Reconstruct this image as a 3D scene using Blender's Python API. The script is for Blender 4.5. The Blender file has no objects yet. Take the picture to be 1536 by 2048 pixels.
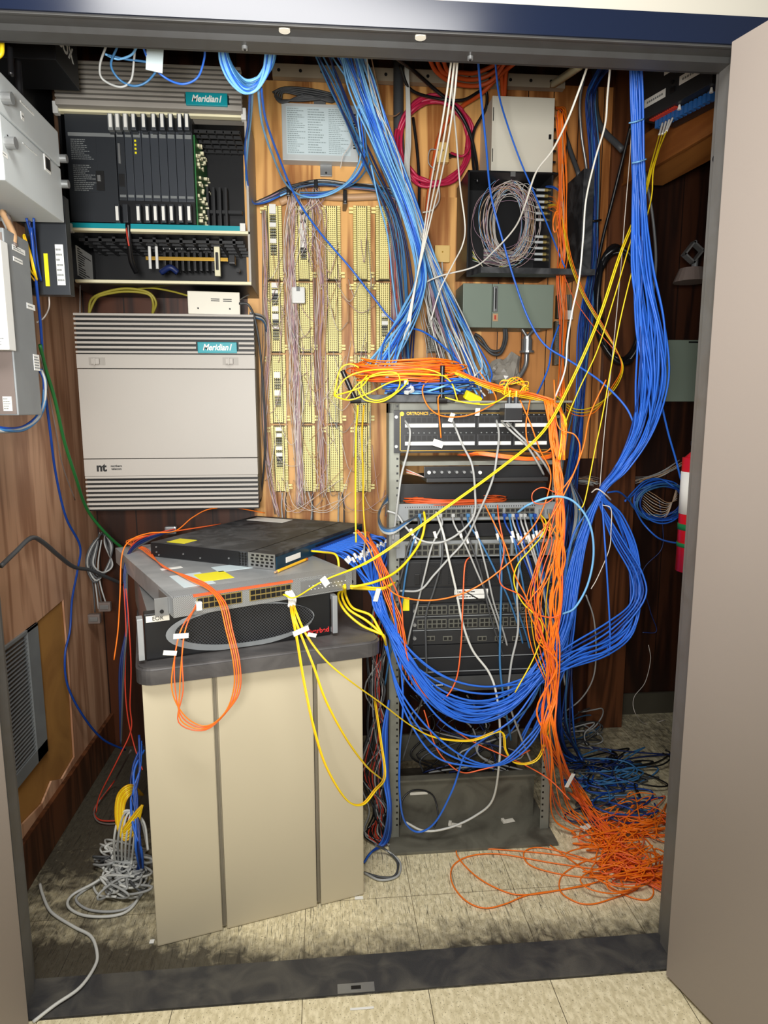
import bpy, bmesh, math, random
from mathutils import Vector, Matrix
random.seed(7)
S = bpy.context.scene
COL = S.collection
# ------------------------------------------------------------------ camera
FPX, PITCH, YAW, ROLL, DIST, HGT = 1344.0, 8.79, 5.15, -0.107, 1.426, 1.402
pi_, ya_, ro_ = map(math.radians, (PITCH, YAW, ROLL))
FW = Vector((math.sin(ya_)*math.cos(pi_), math.cos(ya_)*math.cos(pi_), -math.sin(pi_)))
R0 = Vector((math.cos(ya_), -math.sin(ya_), 0)); U0 = R0.cross(FW)
RT = R0*math.cos(ro_)+U0*math.sin(ro_); UP = -R0*math.sin(ro_)+U0*math.cos(ro_)
CAM = Vector((0, -DIST, HGT))
cd = bpy.data.cameras.new('camera'); co = bpy.data.objects.new('camera', cd); COL.objects.link(co)
m = Matrix.Identity(4)
for i in range(3): m[i][0], m[i][1], m[i][2], m[i][3] = RT[i], UP[i], -FW[i], CAM[i]
co.matrix_world = m
cd.sensor_fit = 'VERTICAL'; cd.sensor_height = 24.0; cd.lens = 24.0*FPX/2048.0; cd.clip_start = 0.02
S.camera = co
def ray(x, y): return FW*FPX+RT*(x-768)-UP*(y-1024)
def P(x, y, Y): d = ray(x, y); return CAM+d*((Y-CAM.y)/d.y)
def PF(x, y, z=0.0): d = ray(x, y); return CAM+d*((z-CAM.z)/d.z)
def PX(x, y, X): d = ray(x, y); return CAM+d*((X-CAM.x)/d.x)
def rect(x0, y0, x1, y1, Y):
    xm, ym = (x0+x1)/2, (y0+y1)/2
    return P(x0, ym, Y).x, P(x1, ym, Y).x, P(xm, y1, Y).z, P(xm, y0, Y).z   # X0 X1 Z0 Z1
# ------------------------------------------------------------------ materials
def lin(h):
    if isinstance(h, str):
        h = tuple(int(h[i:i+2], 16) for i in (0, 2, 4))
    return tuple(((c/255)/12.92 if c/255 <= .04045 else ((c/255+.055)/1.055)**2.4) for c in h)+(1,)
MATS = {}
def new(name):
    mt = bpy.data.materials.new(name); mt.use_nodes = True
    nt = mt.node_tree; b = nt.nodes['Principled BSDF']; return mt, nt, b
def mat(name, col, rough=.5, metal=0.0, vary=.12, scale=14, bump=0.0, spec=.5, emit=0, dust=None):
    if name in MATS: return MATS[name]
    mt, nt, b = new(name); N = nt.nodes.new; L = nt.links.new
    c = lin(col)
    b.inputs['Roughness'].default_value = rough; b.inputs['Metallic'].default_value = metal
    b.inputs['Specular IOR Level'].default_value = spec
    tc = N('ShaderNodeTexCoord'); nz = N('ShaderNodeTexNoise'); nz.inputs['Scale'].default_value = scale; nz.inputs['Detail'].default_value = 4
    L(tc.outputs['Object'], nz.inputs['Vector'])
    mx = N('ShaderNodeMix'); mx.data_type = 'RGBA'
    mx.inputs['A'].default_value = tuple(v*(1-vary) for v in c[:3])+(1,)
    mx.inputs['B'].default_value = tuple(min(1, v*(1+vary)) for v in c[:3])+(1,)
    L(nz.outputs['Fac'], mx.inputs['Factor'])
    out = mx.outputs['Result']
    if dust:
        n2 = N('ShaderNodeTexNoise'); n2.inputs['Scale'].default_value = dust[1]; n2.inputs['Detail'].default_value = 6; n2.inputs['Distortion'].default_value = 1.2
        L(tc.outputs['Object'], n2.inputs['Vector'])
        rp = N('ShaderNodeValToRGB'); rp.color_ramp.elements[0].position = .42; rp.color_ramp.elements[1].position = .68
        rp.color_ramp.elements[1].color = (dust[2],)*3+(1,)
        L(n2.outputs['Fac'], rp.inputs['Fac'])
        m2 = N('ShaderNodeMix'); m2.data_type = 'RGBA'; L(rp.outputs['Color'], m2.inputs['Factor']); L(out, m2.inputs['A']); m2.inputs['B'].default_value = lin(dust[0]); out = m2.outputs['Result']
    L(out, b.inputs['Base Color'])
    if bump:
        bp = N('ShaderNodeBump'); bp.inputs['Strength'].default_value = bump; bp.inputs['Distance'].default_value = .002
        n3 = N('ShaderNodeTexNoise'); n3.inputs['Scale'].default_value = 300; L(tc.outputs['Object'], n3.inputs['Vector']); L(n3.outputs['Fac'], bp.inputs['Height']); L(bp.outputs['Normal'], b.inputs['Normal'])
    if emit: b.inputs['Emission Color'].default_value = c; b.inputs['Emission Strength'].default_value = emit
    MATS[name] = mt; return mt
def wood(name, c1, c2, axis='Z', sc=1.0, groove=None, rough=.45, rings=1.0):
    if name in MATS: return MATS[name]
    mt, nt, b = new(name); N = nt.nodes.new; L = nt.links.new
    tc = N('ShaderNodeTexCoord'); mp = N('ShaderNodeMapping'); L(tc.outputs['Object'], mp.inputs['Vector'])
    s = {'Z': (7, 7, .55), 'Y': (7, .55, 7), 'X': (.55, 7, 7)}[axis]
    mp.inputs['Scale'].default_value = tuple(v*sc for v in s)
    nz = N('ShaderNodeTexNoise'); nz.inputs['Scale'].default_value = 1.0; nz.inputs['Detail'].default_value = 3; nz.inputs['Distortion'].default_value = .5
    L(mp.outputs['Vector'], nz.inputs['Vector'])
    ma = N('ShaderNodeMath'); ma.operation = 'MULTIPLY'; ma.inputs[1].default_value = 46*rings; L(nz.outputs['Fac'], ma.inputs[0])
    sn = N('ShaderNodeMath'); sn.operation = 'SINE'; L(ma.outputs[0], sn.inputs[0])
    mr = N('ShaderNodeMapRange'); mr.inputs[1].default_value = -1; mr.inputs[2].default_value = 1; L(sn.outputs[0], mr.inputs[0])
    fn = N('ShaderNodeTexNoise'); fn.inputs['Scale'].default_value = 12; fn.inputs['Detail'].default_value = 5; L(mp.outputs['Vector'], fn.inputs['Vector'])
    mm = N('ShaderNodeMix'); mm.data_type = 'FLOAT'; mm.inputs[0].default_value = .35; L(mr.outputs[0], mm.inputs[2]); L(fn.outputs['Fac'], mm.inputs[3])
    rp = N('ShaderNodeValToRGB'); rp.color_ramp.elements[0].position = .15; rp.color_ramp.elements[1].position = .75
    rp.color_ramp.elements[0].color = lin(c2); rp.color_ramp.elements[1].color = lin(c1); L(mm.outputs[0], rp.inputs['Fac'])
    out = rp.outputs['Color']
    if groove:
        sp = N('ShaderNodeSeparateXYZ'); L(tc.outputs['Object'], sp.inputs[0])
        ax = {'X': 0, 'Y': 1}[groove[0]]
        dv = N('ShaderNodeMath'); dv.operation = 'DIVIDE'; dv.inputs[1].default_value = groove[1]; L(sp.outputs[ax], dv.inputs[0])
        fr = N('ShaderNodeMath'); fr.operation = 'FRACT'; L(dv.outputs[0], fr.inputs[0])
        lt = N('ShaderNodeMath'); lt.operation = 'LESS_THAN'; lt.inputs[1].default_value = .035; L(fr.outputs[0], lt.inputs[0])
        mx = N('ShaderNodeMix'); mx.data_type = 'RGBA'; L(lt.outputs[0], mx.inputs['Factor']); L(out, mx.inputs['A']); mx.inputs['B'].default_value = lin('1c0d06'); out = mx.outputs['Result']
    L(out, b.inputs['Base Color']); b.inputs['Roughness'].default_value = rough
    MATS[name] = mt; return mt
def perf(name, c1, c2, sc=260, ax='XZ', rd=.36):
    """perforated metal: dark dots in a plate"""
    if name in MATS: return MATS[name]
    mt, nt, b = new(name); N = nt.nodes.new; L = nt.links.new
    tc = N('ShaderNodeTexCoord'); vo = N('ShaderNodeTexVoronoi'); vo.inputs['Scale'].default_value = sc; vo.inputs['Randomness'].default_value = 0.0; vo.voronoi_dimensions = '2D'
    sx_ = N('ShaderNodeSeparateXYZ'); cb = N('ShaderNodeCombineXYZ'); L(tc.outputs['Object'], sx_.inputs[0]); L(sx_.outputs['XYZ'.index(ax[0])], cb.inputs[0]); L(sx_.outputs['XYZ'.index(ax[1])], cb.inputs[1]); mq = N('ShaderNodeMapping'); mq.inputs['Rotation'].default_value = (0, 0, .785); L(cb.outputs[0], mq.inputs['Vector']); L(mq.outputs['Vector'], vo.inputs['Vector'])
    rp = N('ShaderNodeValToRGB'); rp.color_ramp.interpolation = 'CONSTANT'; rp.color_ramp.elements[1].position = rd
    rp.color_ramp.elements[0].color = lin(c2); rp.color_ramp.elements[1].color = lin(c1)
    L(vo.outputs['Distance'], rp.inputs['Fac']); L(rp.outputs['Color'], b.inputs['Base Color']); b.inputs['Roughness'].default_value = .4; b.inputs['Metallic'].default_value = .2
    MATS[name] = mt; return mt
def floor_mat(name, inner):
    mt, nt, b = new(name); N = nt.nodes.new; L = nt.links.new
    tc = N('ShaderNodeTexCoord'); O = tc.outputs['Object']
    def noise(scale, detail=4, mapping=None, dist=0):
        n = N('ShaderNodeTexNoise'); n.inputs['Scale'].default_value = scale; n.inputs['Detail'].default_value = detail; n.inputs['Distortion'].default_value = dist
        if mapping:
            mp = N('ShaderNodeMapping'); mp.inputs['Rotation'].default_value = (0, 0, mapping[0]); mp.inputs['Scale'].default_value = mapping[1]; L(O, mp.inputs['Vector']); L(mp.outputs['Vector'], n.inputs['Vector'])
        else: L(O, n.inputs['Vector'])
        return n.outputs['Fac']
    def ramp(f, a, bb, ca=(0, 0, 0, 1), cb=(1, 1, 1, 1)):
        r = N('ShaderNodeValToRGB'); r.color_ramp.elements[0].position = a; r.color_ramp.elements[1].position = bb
        r.color_ramp.elements[0].color = ca; r.color_ramp.elements[1].color = cb; L(f, r.inputs['Fac']); return r.outputs['Color']
    def mix(f, a, bb):
        x = N('ShaderNodeMix'); x.data_type = 'RGBA'; L(f, x.inputs['Factor']) if not isinstance(f, float) else None
        for k, v in (('A', a), ('B', bb)):
            if isinstance(v, tuple): x.inputs[k].default_value = v
            else: L(v, x.inputs[k])
        return x.outputs['Result']
    def math_(op, a, bb):
        x = N('ShaderNodeMath'); x.operation = op; x.use_clamp = True
        for k, v in enumerate((a, bb)):
            if isinstance(v, (int, float)): x.inputs[k].default_value = v
            else: L(v, x.inputs[k])
        return x.outputs[0]
    c = mix(ramp(noise(90, 3, (0.2, (1, .5, 1))), .4, .65), lin('d6caa4'), lin('f3e8c4'))
    c = mix(ramp(noise(220, 2), .62, .7), c, lin('8f8468'))
    bk = N('ShaderNodeTexBrick'); bk.offset = 0; bk.inputs['Scale'].default_value = 1; bk.inputs['Brick Width'].default_value = .305; bk.inputs['Row Height'].default_value = .305
    bk.inputs['Mortar Size'].default_value = .0009; bk.inputs['Mortar Smooth'].default_value = 0
    mp = N('ShaderNodeMapping'); mp.inputs['Location'].default_value = (.07, .29, 0); L(O, mp.inputs['Vector']); L(mp.outputs['Vector'], bk.inputs['Vector'])
    c = mix(bk.outputs['Fac'], c, lin('7d7159' if inner else '5a4f3c'))
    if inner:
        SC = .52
        # grime: its own blotchy shape, heavier in the corner beside the left wall and along the sill; colour also darkens toward the back
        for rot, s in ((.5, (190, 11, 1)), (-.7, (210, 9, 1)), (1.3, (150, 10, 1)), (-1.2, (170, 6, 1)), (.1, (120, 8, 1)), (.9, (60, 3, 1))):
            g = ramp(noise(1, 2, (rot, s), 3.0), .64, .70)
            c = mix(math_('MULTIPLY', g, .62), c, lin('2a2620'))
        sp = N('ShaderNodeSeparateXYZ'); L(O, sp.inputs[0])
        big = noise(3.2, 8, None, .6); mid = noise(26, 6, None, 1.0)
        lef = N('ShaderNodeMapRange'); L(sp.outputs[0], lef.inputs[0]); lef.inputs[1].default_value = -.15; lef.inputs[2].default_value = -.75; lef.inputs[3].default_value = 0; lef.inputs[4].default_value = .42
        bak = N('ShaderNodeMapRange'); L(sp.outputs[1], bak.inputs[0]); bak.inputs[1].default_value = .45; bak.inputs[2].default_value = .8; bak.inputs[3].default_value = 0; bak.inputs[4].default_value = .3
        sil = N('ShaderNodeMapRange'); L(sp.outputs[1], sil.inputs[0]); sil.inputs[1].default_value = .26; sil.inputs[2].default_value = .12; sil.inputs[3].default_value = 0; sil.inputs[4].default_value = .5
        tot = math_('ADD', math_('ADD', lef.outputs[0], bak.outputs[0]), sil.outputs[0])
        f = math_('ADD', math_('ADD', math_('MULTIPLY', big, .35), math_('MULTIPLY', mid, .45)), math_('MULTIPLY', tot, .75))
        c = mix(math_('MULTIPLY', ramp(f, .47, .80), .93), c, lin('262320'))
    L(c, b.inputs['Base Color']); b.inputs['Roughness'].default_value = .45
    return mt
M = dict(
 jamb=mat('jamb_paint', (104, 103, 100), .45, 0, .1, 6, .05, dust=('5c5850', 9, .5)),
 navy=mat('navy_paint', (7, 19, 42), .2, 0, .05, 4),
 hdr=mat('header_paint', (64, 64, 63), .45, 0, .12, 5, dust=('3a3836', 12, .6)),
 door=mat('door_paint', (146, 136, 128), .5, 0, .04, 3, .05),
 beige=mat('beige_wall', (172, 168, 156), .7, 0, .03, 6),
 dark=mat('dark_plastic', (26, 27, 29), .45, 0, .2, 20),
 black=mat('black_metal', (17, 18, 20), .4, 0, .2, 20),
 dustblack=mat('dusty_black', (36, 38, 41), .55, 0, .3, 12, dust=('6a6c6e', 14, .45)),
 ctop=mat('countertop', (66, 64, 64), .5, 0, .1, 10, .06, dust=('858280', 7, .3)),
 bin=mat('bin_cream', (198, 188, 162), .5, 0, .03, 3),
 groove=mat('bin_groove', (120, 113, 98), .6),
 mer=mat('cabinet_taupe', (178, 173, 165), .5, 0, .03, 5, .05),
 mer2=mat('cabinet_taupe_dark', (160, 155, 147), .5, 0, .03, 5),
 teal=mat('teal_badge', (0, 148, 160), .4, 0, .03),
 white=mat('white_paint', (225, 226, 222), .5, 0, .04),
 label=mat('white_label', (238, 238, 232), .5, 0, .02),
 paleink=mat('pale_print', (150, 166, 168), .6), lblue=mat('pale_blue_label', (206, 222, 226), .5, 0, .05),
 ink=mat('ink', (30, 30, 30), .6),
 greyink=mat('grey_print', (120, 124, 124), .6),
 slate=mat('slate_card', (52, 57, 64), .45, 0, .06),
 slate2=mat('slate_card_edge', (38, 42, 47), .45, 0, .06),
 cream=mat('cream_plastic', (232, 226, 190), .5, 0, .04),
 gold=mat('brass_bar', (190, 150, 60), .35, .7, .1),
 block=mat('block_cream', (250, 238, 160), .5, 0, .05, 40),
 blockg=mat('block_grey', (140, 138, 128), .5, 0, .07, 40),
 pins=mat('pin_shadow', (70, 60, 34), .6, 0, .15, 60),
 ivory=mat('ivory_box', (232, 196, 120), .5, 0, .04),
 steel=mat('galvanised', (150, 152, 152), .35, .6, .12, 30),
 silver=mat('switch_grey', (160, 164, 166), .4, .35, .06, 8, dust=('d0d2d2', 10, .4)),
 lgrey=mat('light_grey_box', (196, 202, 202), .5, 0, .03),
 mgrey=mat('mid_grey_box', (130, 134, 136), .5, .1, .05, dust=('9aa0a0', 6, .4)),
 pinkgrey=mat('warm_grey', (118, 106, 100), .5),
 rack=mat('rack_grey', (136, 138, 128), .45, .1, .08, 10, dust=('5c5a50', 8, .4)),
 rackd=mat('rack_base', (108, 106, 94), .55, 0, .15, 8, dust=('3e3a32', 7, .8)),
 panelw=mat('white_cabinet', (222, 218, 202), .45, 0, .03),
 green=mat('grey_green', (128, 142, 128), .5, 0, .05, 6),
 yellow=mat('yellow_sticker', (245, 232, 20), .5, 0, .04),
 port=mat('port_black', (8, 8, 9), .5),
 portg=mat('port_grey', (96, 96, 88), .45, .2),
 chassis=mat('chassis_black', (34, 35, 37), .45, 0, .15, 12),
 red=mat('red_paint', (200, 24, 34), .3, 0, .05),
 gtag=mat('green_tag', (20, 110, 60), .5),
 sill=mat('sill_black', (54, 54, 55), .6, 0, .2, 14, .3, dust=('6e6a60', 9, .5)),
 tan=mat('exposed_board', (178, 128, 62), .8, 0, .15, 7, dust=('8a5a26', 5, .5)),
 coil=mat('coil_black', (22, 22, 24), .35), darkgrey=mat('dark_grey_cable', (70, 72, 74), .5),
 grey=mat('grey_cable', (168, 170, 168), .45), lgreyc=mat('light_grey_cable', (205, 206, 200), .45), whitec=mat('white_cable', (232, 230, 220), .45),
 blue=mat('blue_cable', (44, 106, 212), .4, 0, .05), blue2=mat('blue_cable_dark', (22, 66, 150), .4, 0, .05), lbluec=mat('sky_blue_cable', (124, 188, 240), .4, 0, .05), sblue=mat('steel_blue_cable', (58, 112, 160), .45),
 navyc=mat('navy_cable', (24, 40, 90), .45), orange=mat('orange_fibre', (255, 126, 28), .4, 0, .05), orange2=mat('salmon_fibre', (240, 104, 54), .4, 0, .05), dorange=mat('orange_conduit', (205, 84, 30), .5),
 yel=mat('yellow_cable', (246, 214, 30), .4, 0, .05), yel2=mat('amber_cable', (232, 180, 20), .4, 0, .05), olive=mat('olive_cable', (150, 140, 50), .5), greenc=mat('green_cable', (36, 110, 52), .45),
 magenta=mat('crimson_cable', (196, 38, 78), .4), redc=mat('red_cable', (196, 60, 40), .45),
 pinkw=mat('pink_wire', (200, 168, 170), .5), mauve=mat('mauve_wire', (160, 130, 150), .5), whitew=mat('white_wire', (222, 214, 205), .5), copper=mat('tan_wire', (200, 160, 120), .5),
 pencil=mat('pencil_yellow', (245, 185, 40), .4), lcblue=mat('connector_blue', (40, 90, 150), .4), brass=mat('brass_sfp', (170, 150, 90), .35, .6), clear=mat('clear_plug', (200, 205, 205), .25),
 bag=mat('clear_bag', (150, 145, 135), .3, 0, .3, 30), mesh=perf('hex_mesh', (62, 64, 68), (5, 5, 6), 170, 'XZ', .40), perfs=perf('perforated_steel', (168, 171, 173), (60, 62, 64), 300, 'XY', .3), perff=perf('perforated_face', (150, 152, 150), (60, 62, 64), 300, 'XZ', .26),
 glass=mat('orange_trim', (228, 96, 50), .4), rib=mat('riverbed_red', (210, 50, 50), .4), tape=mat('masking_tape', (232, 228, 214), .6))
M['ply'] = wood('plywood_wall', (236, 180, 106), (160, 98, 42), 'Z', 1.25, None, .5, .62)
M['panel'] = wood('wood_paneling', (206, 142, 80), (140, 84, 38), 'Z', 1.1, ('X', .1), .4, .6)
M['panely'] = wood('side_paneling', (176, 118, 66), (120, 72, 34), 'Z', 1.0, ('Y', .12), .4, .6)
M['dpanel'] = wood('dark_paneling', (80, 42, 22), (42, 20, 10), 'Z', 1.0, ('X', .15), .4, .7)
M['alc'] = wood('shaded_alcove_paneling', (58, 30, 16), (30, 14, 8), 'Z', 1.0, ('X', .15), .4, .7)  # dark paneling toned down further: the alcove's shade is put into the colour
M['veneer'] = wood('left_veneer', (214, 168, 134), (168, 122, 92), 'Z', 1.4, None, .5, .5)
M['post'] = wood('post_wood', (100, 58, 32), (64, 34, 16), 'Z', 1.2, None, .4, .9)
M['beam'] = wood('beam_wood', (178, 116, 56), (132, 76, 32), 'Y', .8, None, .4, .5)
# ------------------------------------------------------------------ object helpers
def wloc(o):
    v = Vector((0, 0, 0))
    while o: v += o.location; o = o.parent
    return v
def tag(o, label=None, cat=None, group=None, kind=None):
    if label: o['label'] = label
    if cat: o['category'] = cat
    if group: o['group'] = group
    if kind: o['kind'] = kind
    return o
def thing(name, label, cat, loc=(0, 0, 0), rz=0, group=None, rot=None):
    o = bpy.data.objects.new(name, None); COL.objects.link(o); o.location = loc; o.rotation_euler = rot or (0, 0, rz)
    o.empty_display_size = .05
    return tag(o, label, cat, group)
class MB:
    def __init__(s): s.bm = bmesh.new()
    def box(s, x0, x1, y0, y1, z0, z1, mi=0, bev=0, mx=None):
        c = Matrix.Translation(((x0+x1)/2, (y0+y1)/2, (z0+z1)/2)) @ Matrix.Diagonal((abs(x1-x0), abs(y1-y0), abs(z1-z0), 1))
        if mx: c = mx @ c
        r = bmesh.ops.create_cube(s.bm, size=1, matrix=c)
        vs = r['verts']; fs = {f for v in vs for f in v.link_faces}
        for f in fs: f.material_index = mi
        if bev:
            es = list({e for v in vs for e in v.link_edges})
            q = bmesh.ops.bevel(s.bm, geom=es, offset=bev, segments=2, affect='EDGES', profile=.7)
            for f in q['faces']: f.material_index = mi
        return s
    def cyl(s, c, r, h, axis='Z', seg=16, mi=0, r2=None):
        rot = {'Z': Matrix.Identity(4), 'X': Matrix.Rotation(math.pi/2, 4, 'Y'), 'Y': Matrix.Rotation(-math.pi/2, 4, 'X')}[axis]
        q = bmesh.ops.create_cone(s.bm, cap_ends=True, segments=seg, radius1=r, radius2=r if r2 is None else r2, depth=h, matrix=Matrix.Translation(c) @ rot)
        for f in {f for v in q['verts'] for f in v.link_faces}: f.material_index = mi
        return s
    def prism(s, pts, d, mi=0):
        """polygon (list of Vectors) extruded by vector d"""
        a = [s.bm.verts.new(p) for p in pts]; b = [s.bm.verts.new(Vector(p)+Vector(d)) for p in pts]; n = len(pts)
        fs = [s.bm.faces.new(a), s.bm.faces.new(b[::-1])]+[s.bm.faces.new((a[i], b[i], b[(i+1) % n], a[(i+1) % n])) for i in range(n)]
        for f in fs: f.material_index = mi
        return s
    def tube(s, pts, r, seg=6, mi=0, n=None, cap=True):
        v, f = tube_data(pts, r, seg, n)
        vv = [s.bm.verts.new(p) for p in v]
        for q in f:
            ff = s.bm.faces.new([vv[i] for i in q]); ff.material_index = mi; ff.smooth = True
        return s
    def build(s, name, mats, parent=None, local=False, smooth=False, fix=True):
        if fix: bmesh.ops.recalc_face_normals(s.bm, faces=s.bm.faces[:])
        me = bpy.data.meshes.new(name)
        if parent and not local: bmesh.ops.translate(s.bm, verts=s.bm.verts[:], vec=-wloc(parent))
        s.bm.to_mesh(me); s.bm.free()
        for q in (mats if isinstance(mats, (list, tuple)) else [mats]): me.materials.append(M[q] if isinstance(q, str) else q)
        if smooth:
            for p in me.polygons: p.use_smooth = True
        o = bpy.data.objects.new(name, me); COL.objects.link(o)
        if parent: o.parent = parent
        return o
def catmull(pts, n):
    p = [Vector(q) for q in pts]
    if len(p) == 2: p = [p[0], p[0].lerp(p[1], .5), p[1]]
    p = [p[0]*2-p[1]]+p+[p[-1]*2-p[-2]]
    out = []; segs = len(p)-3
    for i in range(segs):
        a, b, c, d = p[i:i+4]
        k = n if isinstance(n, int) else 8
        for j in range(k):
            t = j/k; t2 = t*t; t3 = t2*t
            out.append(.5*((2*b)+(c-a)*t+(2*a-5*b+4*c-d)*t2+(3*b-a-3*c+d)*t3))
    out.append(p[-2]); return out
def tube_data(pts, r, seg=6, n=None):
    q = catmull(pts, n or 7)
    vs, fs = [], []; prev = None; nrm = None
    for i, c in enumerate(q):
        t = (q[min(i+1, len(q)-1)]-q[max(i-1, 0)])
        if t.length < 1e-7: t = Vector((0, 0, 1))
        t.normalize()
        if nrm is None:
            nrm = t.orthogonal().normalized()
        nrm = (nrm-t*nrm.dot(t))
        if nrm.length < 1e-5: nrm = t.orthogonal()
        nrm.normalize(); bn = t.cross(nrm)
        for k in range(seg):
            a = 2*math.pi*k/seg; vs.append(c+(nrm*math.cos(a)+bn*math.sin(a))*r)
        if i:
            o = (i-1)*seg
            for k in range(seg):
                fs.append((o+k, o+(k+1) % seg, o+seg+(k+1) % seg, o+seg+k))
    fs.append(tuple(range(seg))[::-1]); fs.append(tuple(range(len(vs)-seg, len(vs)))); return vs, fs
def V(p): return p if isinstance(p, Vector) else P(*p)
def cable(name, label, cat, pts, r, ma, group=None, parent=None, n=None, seg=6):
    w = [V(p) for p in pts]
    vs, fs = tube_data(w, r, seg, n)
    off = wloc(parent) if parent else w[0].copy()
    me = bpy.data.meshes.new(name); me.from_pydata([tuple(v-off) for v in vs], [], fs); me.materials.append(M[ma])
    me.polygons.foreach_set('use_smooth', [True]*len(me.polygons))
    o = bpy.data.objects.new(name, me); COL.objects.link(o)
    if parent: o.parent = parent
    else: o.location = off; tag(o, label, cat, group)
    return o
def bundle(name, label, cat, group, path, count, r, mats, jit=.7, n=6, zsq=1.0):
    """count separate cables following one path; path points are (px, py, Y, spread) """
    out = []
    pts = [(V(q[:3]) if len(q) == 4 else q[0], q[-1]) for q in path]
    for i in range(count):
        a = random.uniform(0, 6.28); rho = math.sqrt(random.random()); e = random.uniform(-1, 1); w = []
        for c, s in pts:
            a += random.uniform(-jit, jit)*1.2; e += random.uniform(-jit, jit)*.5
            w.append(c+Vector((math.cos(a)*rho*s+random.uniform(-1, 1)*s*jit*.3, e*rho*s*.5, math.sin(a)*rho*s*.7*zsq)))
        out.append(cable(name, label, cat, w, r, random.choice(mats), group, n=n, seg=5))
    return out
def text(parent, s, ma, loc, size, rot=(math.pi/2, 0, 0), shear=0, ext=.0006, bold=0, name='lettering', align='CENTER', local=False, sx=1):
    cu = bpy.data.curves.new(name, 'FONT'); cu.body = s; cu.size = size; cu.shear = shear; cu.extrude = ext; cu.offset = bold; cu.align_x = align; cu.align_y = 'CENTER'
    t = bpy.data.objects.new(name+'_tmp', cu); COL.objects.link(t)
    me = bpy.data.meshes.new_from_object(t.evaluated_get(bpy.context.evaluated_depsgraph_get())); bpy.data.objects.remove(t)
    me.name = name; me.materials.clear(); me.materials.append(M[ma])
    o = bpy.data.objects.new(name, me); COL.objects.link(o); o.parent = parent
    o.location = Vector(loc) if local else Vector(loc)-wloc(parent)
    o.rotation_euler = rot; o.scale = (sx, 1, 1); return o
def struct(name, mb, ma): return tag(mb.build(name, ma), kind='structure')
def printed(parent, x0, x1, z0, z1, y, base='label', ink='greyink', rows=6, name='printed_label', fill=.75, seed=1):
    """label with rows of fine print, facing -Y, world coordinates"""
    b = MB(); rr = random.Random(seed)
    b.box(x0, x1, y-.0006, y, z0, z1, 0)
    h = (z1-z0)/(rows+1); w = x1-x0
    for i in range(rows):
        zc = z1-h*(i+1); xa = x0+w*.06
        xe = x0+w*(.5+.44*rr.random())
        while xa < xe:
            l = w*rr.uniform(.04, .14); b.box(xa, min(xa+l, xe), y-.0009, y-.0005, zc-h*.2, zc+h*.2, 1); xa += l+w*.02
    return b.build(name, [base, ink], parent)
# ================================================================== SETTING
XL, XR, JD, HZ = -.732, .879, .1175, 2.13
YB = 1.30
struct('floor_closet', MB().box(-.95, 2.3, .0, 1.9, -.05, 0), floor_mat('closet_floor', True))
struct('floor_hall', MB().box(-2.2, 2.2, -2.6, .0, -.05, 0), floor_mat('hall_floor', False))
o = struct('trim_sill', MB().box(XL, XR, .003, JD, 0, .004, 0, .001), 'sill')
b = MB(); a = PF(712, 1979)
b.box(a.x-.045, a.x+.045, .004, .03, .004, .006); b.box(a.x-.012, a.x+.012, .012, .022, .0055, .0066, 1)
tag(b.build('strike_plate', ['steel', 'port']), 'small slotted metal strike plate set in the black sill', 'strike plate')
# header and jambs with rabbet stops
b = MB()
b.box(XL-.05, XR+.06, -.005, .0, HZ, HZ+.052, 1)           # navy face
b.box(XL-.05, XR+.06, .0, JD, HZ, HZ+.052, 0)
b.box(XL, XR, .045, .085, HZ-.012, HZ, 0); b.box(XL, XR, .0, .006, HZ-.004, HZ, 0)
struct('trim_header', b, ['hdr', 'navy'])
b = MB(); b.box(XL-.05, XL, -.005, JD, 0, HZ, 0); b.box(XL, XL+.012, .045, .085, 0, HZ, 0); struct('trim_left_jamb', b, 'jamb')
b = MB(); b.box(XR, XR+.06, -.005, JD, 0, HZ, 0); b.box(XR-.012, XR, .045, .085, 0, HZ, 0); b.cyl((XR-.001, .1, 1.95), .006, .004, 'X', 12, 1); struct('trim_right_jamb', b, ['jamb', 'port'])
for (x, y) in ((485, 72), (949, 93)):
    q = PF(x, y, HZ-.012)
    o = tag(MB().cyl((0, 0, -.003), .006, .006, 'Z', 16).cyl((0, 0, -.0065), .0025, .002, 'Z', 10, 1).build('header_screw', ['steel', 'port'], smooth=False), 'round screw head in the underside of the door header, '+('the one at the left' if x < 600 else 'the one nearer the middle'), 'screw'); o.location = (q.x, .065, HZ-.012)
for (x, y) in ((569, 58), (841, 72)):
    q = PF(x, y, HZ)
    o = tag(MB().cyl((0, 0, -.002), .011, .004, 'Z', 20, 0).build('rubber_bumper', 'tape'), 'round pale door bumper under the header, '+('grey one toward the left' if x < 600 else 'cream one near the middle'), 'door bumper'); o.location = (q.x, max(.012, min(q.y, .035)), HZ)
b = MB(); b.box(XL-.05-1.4, XR+.06+1.4, 0, JD, HZ+.052, 3.0); b.box(XL-1.45, XL-.05, 0, JD, 0, HZ+.052); b.box(XR+.06, XR+1.46, 0, JD, 0, HZ+.052)
struct('wall_front', b, 'beige')
struct('ceiling', MB().box(-.95, 2.3, JD, 1.9, 2.80, 2.85), mat('dark_ceiling', (60, 50, 42), .8))
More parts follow.
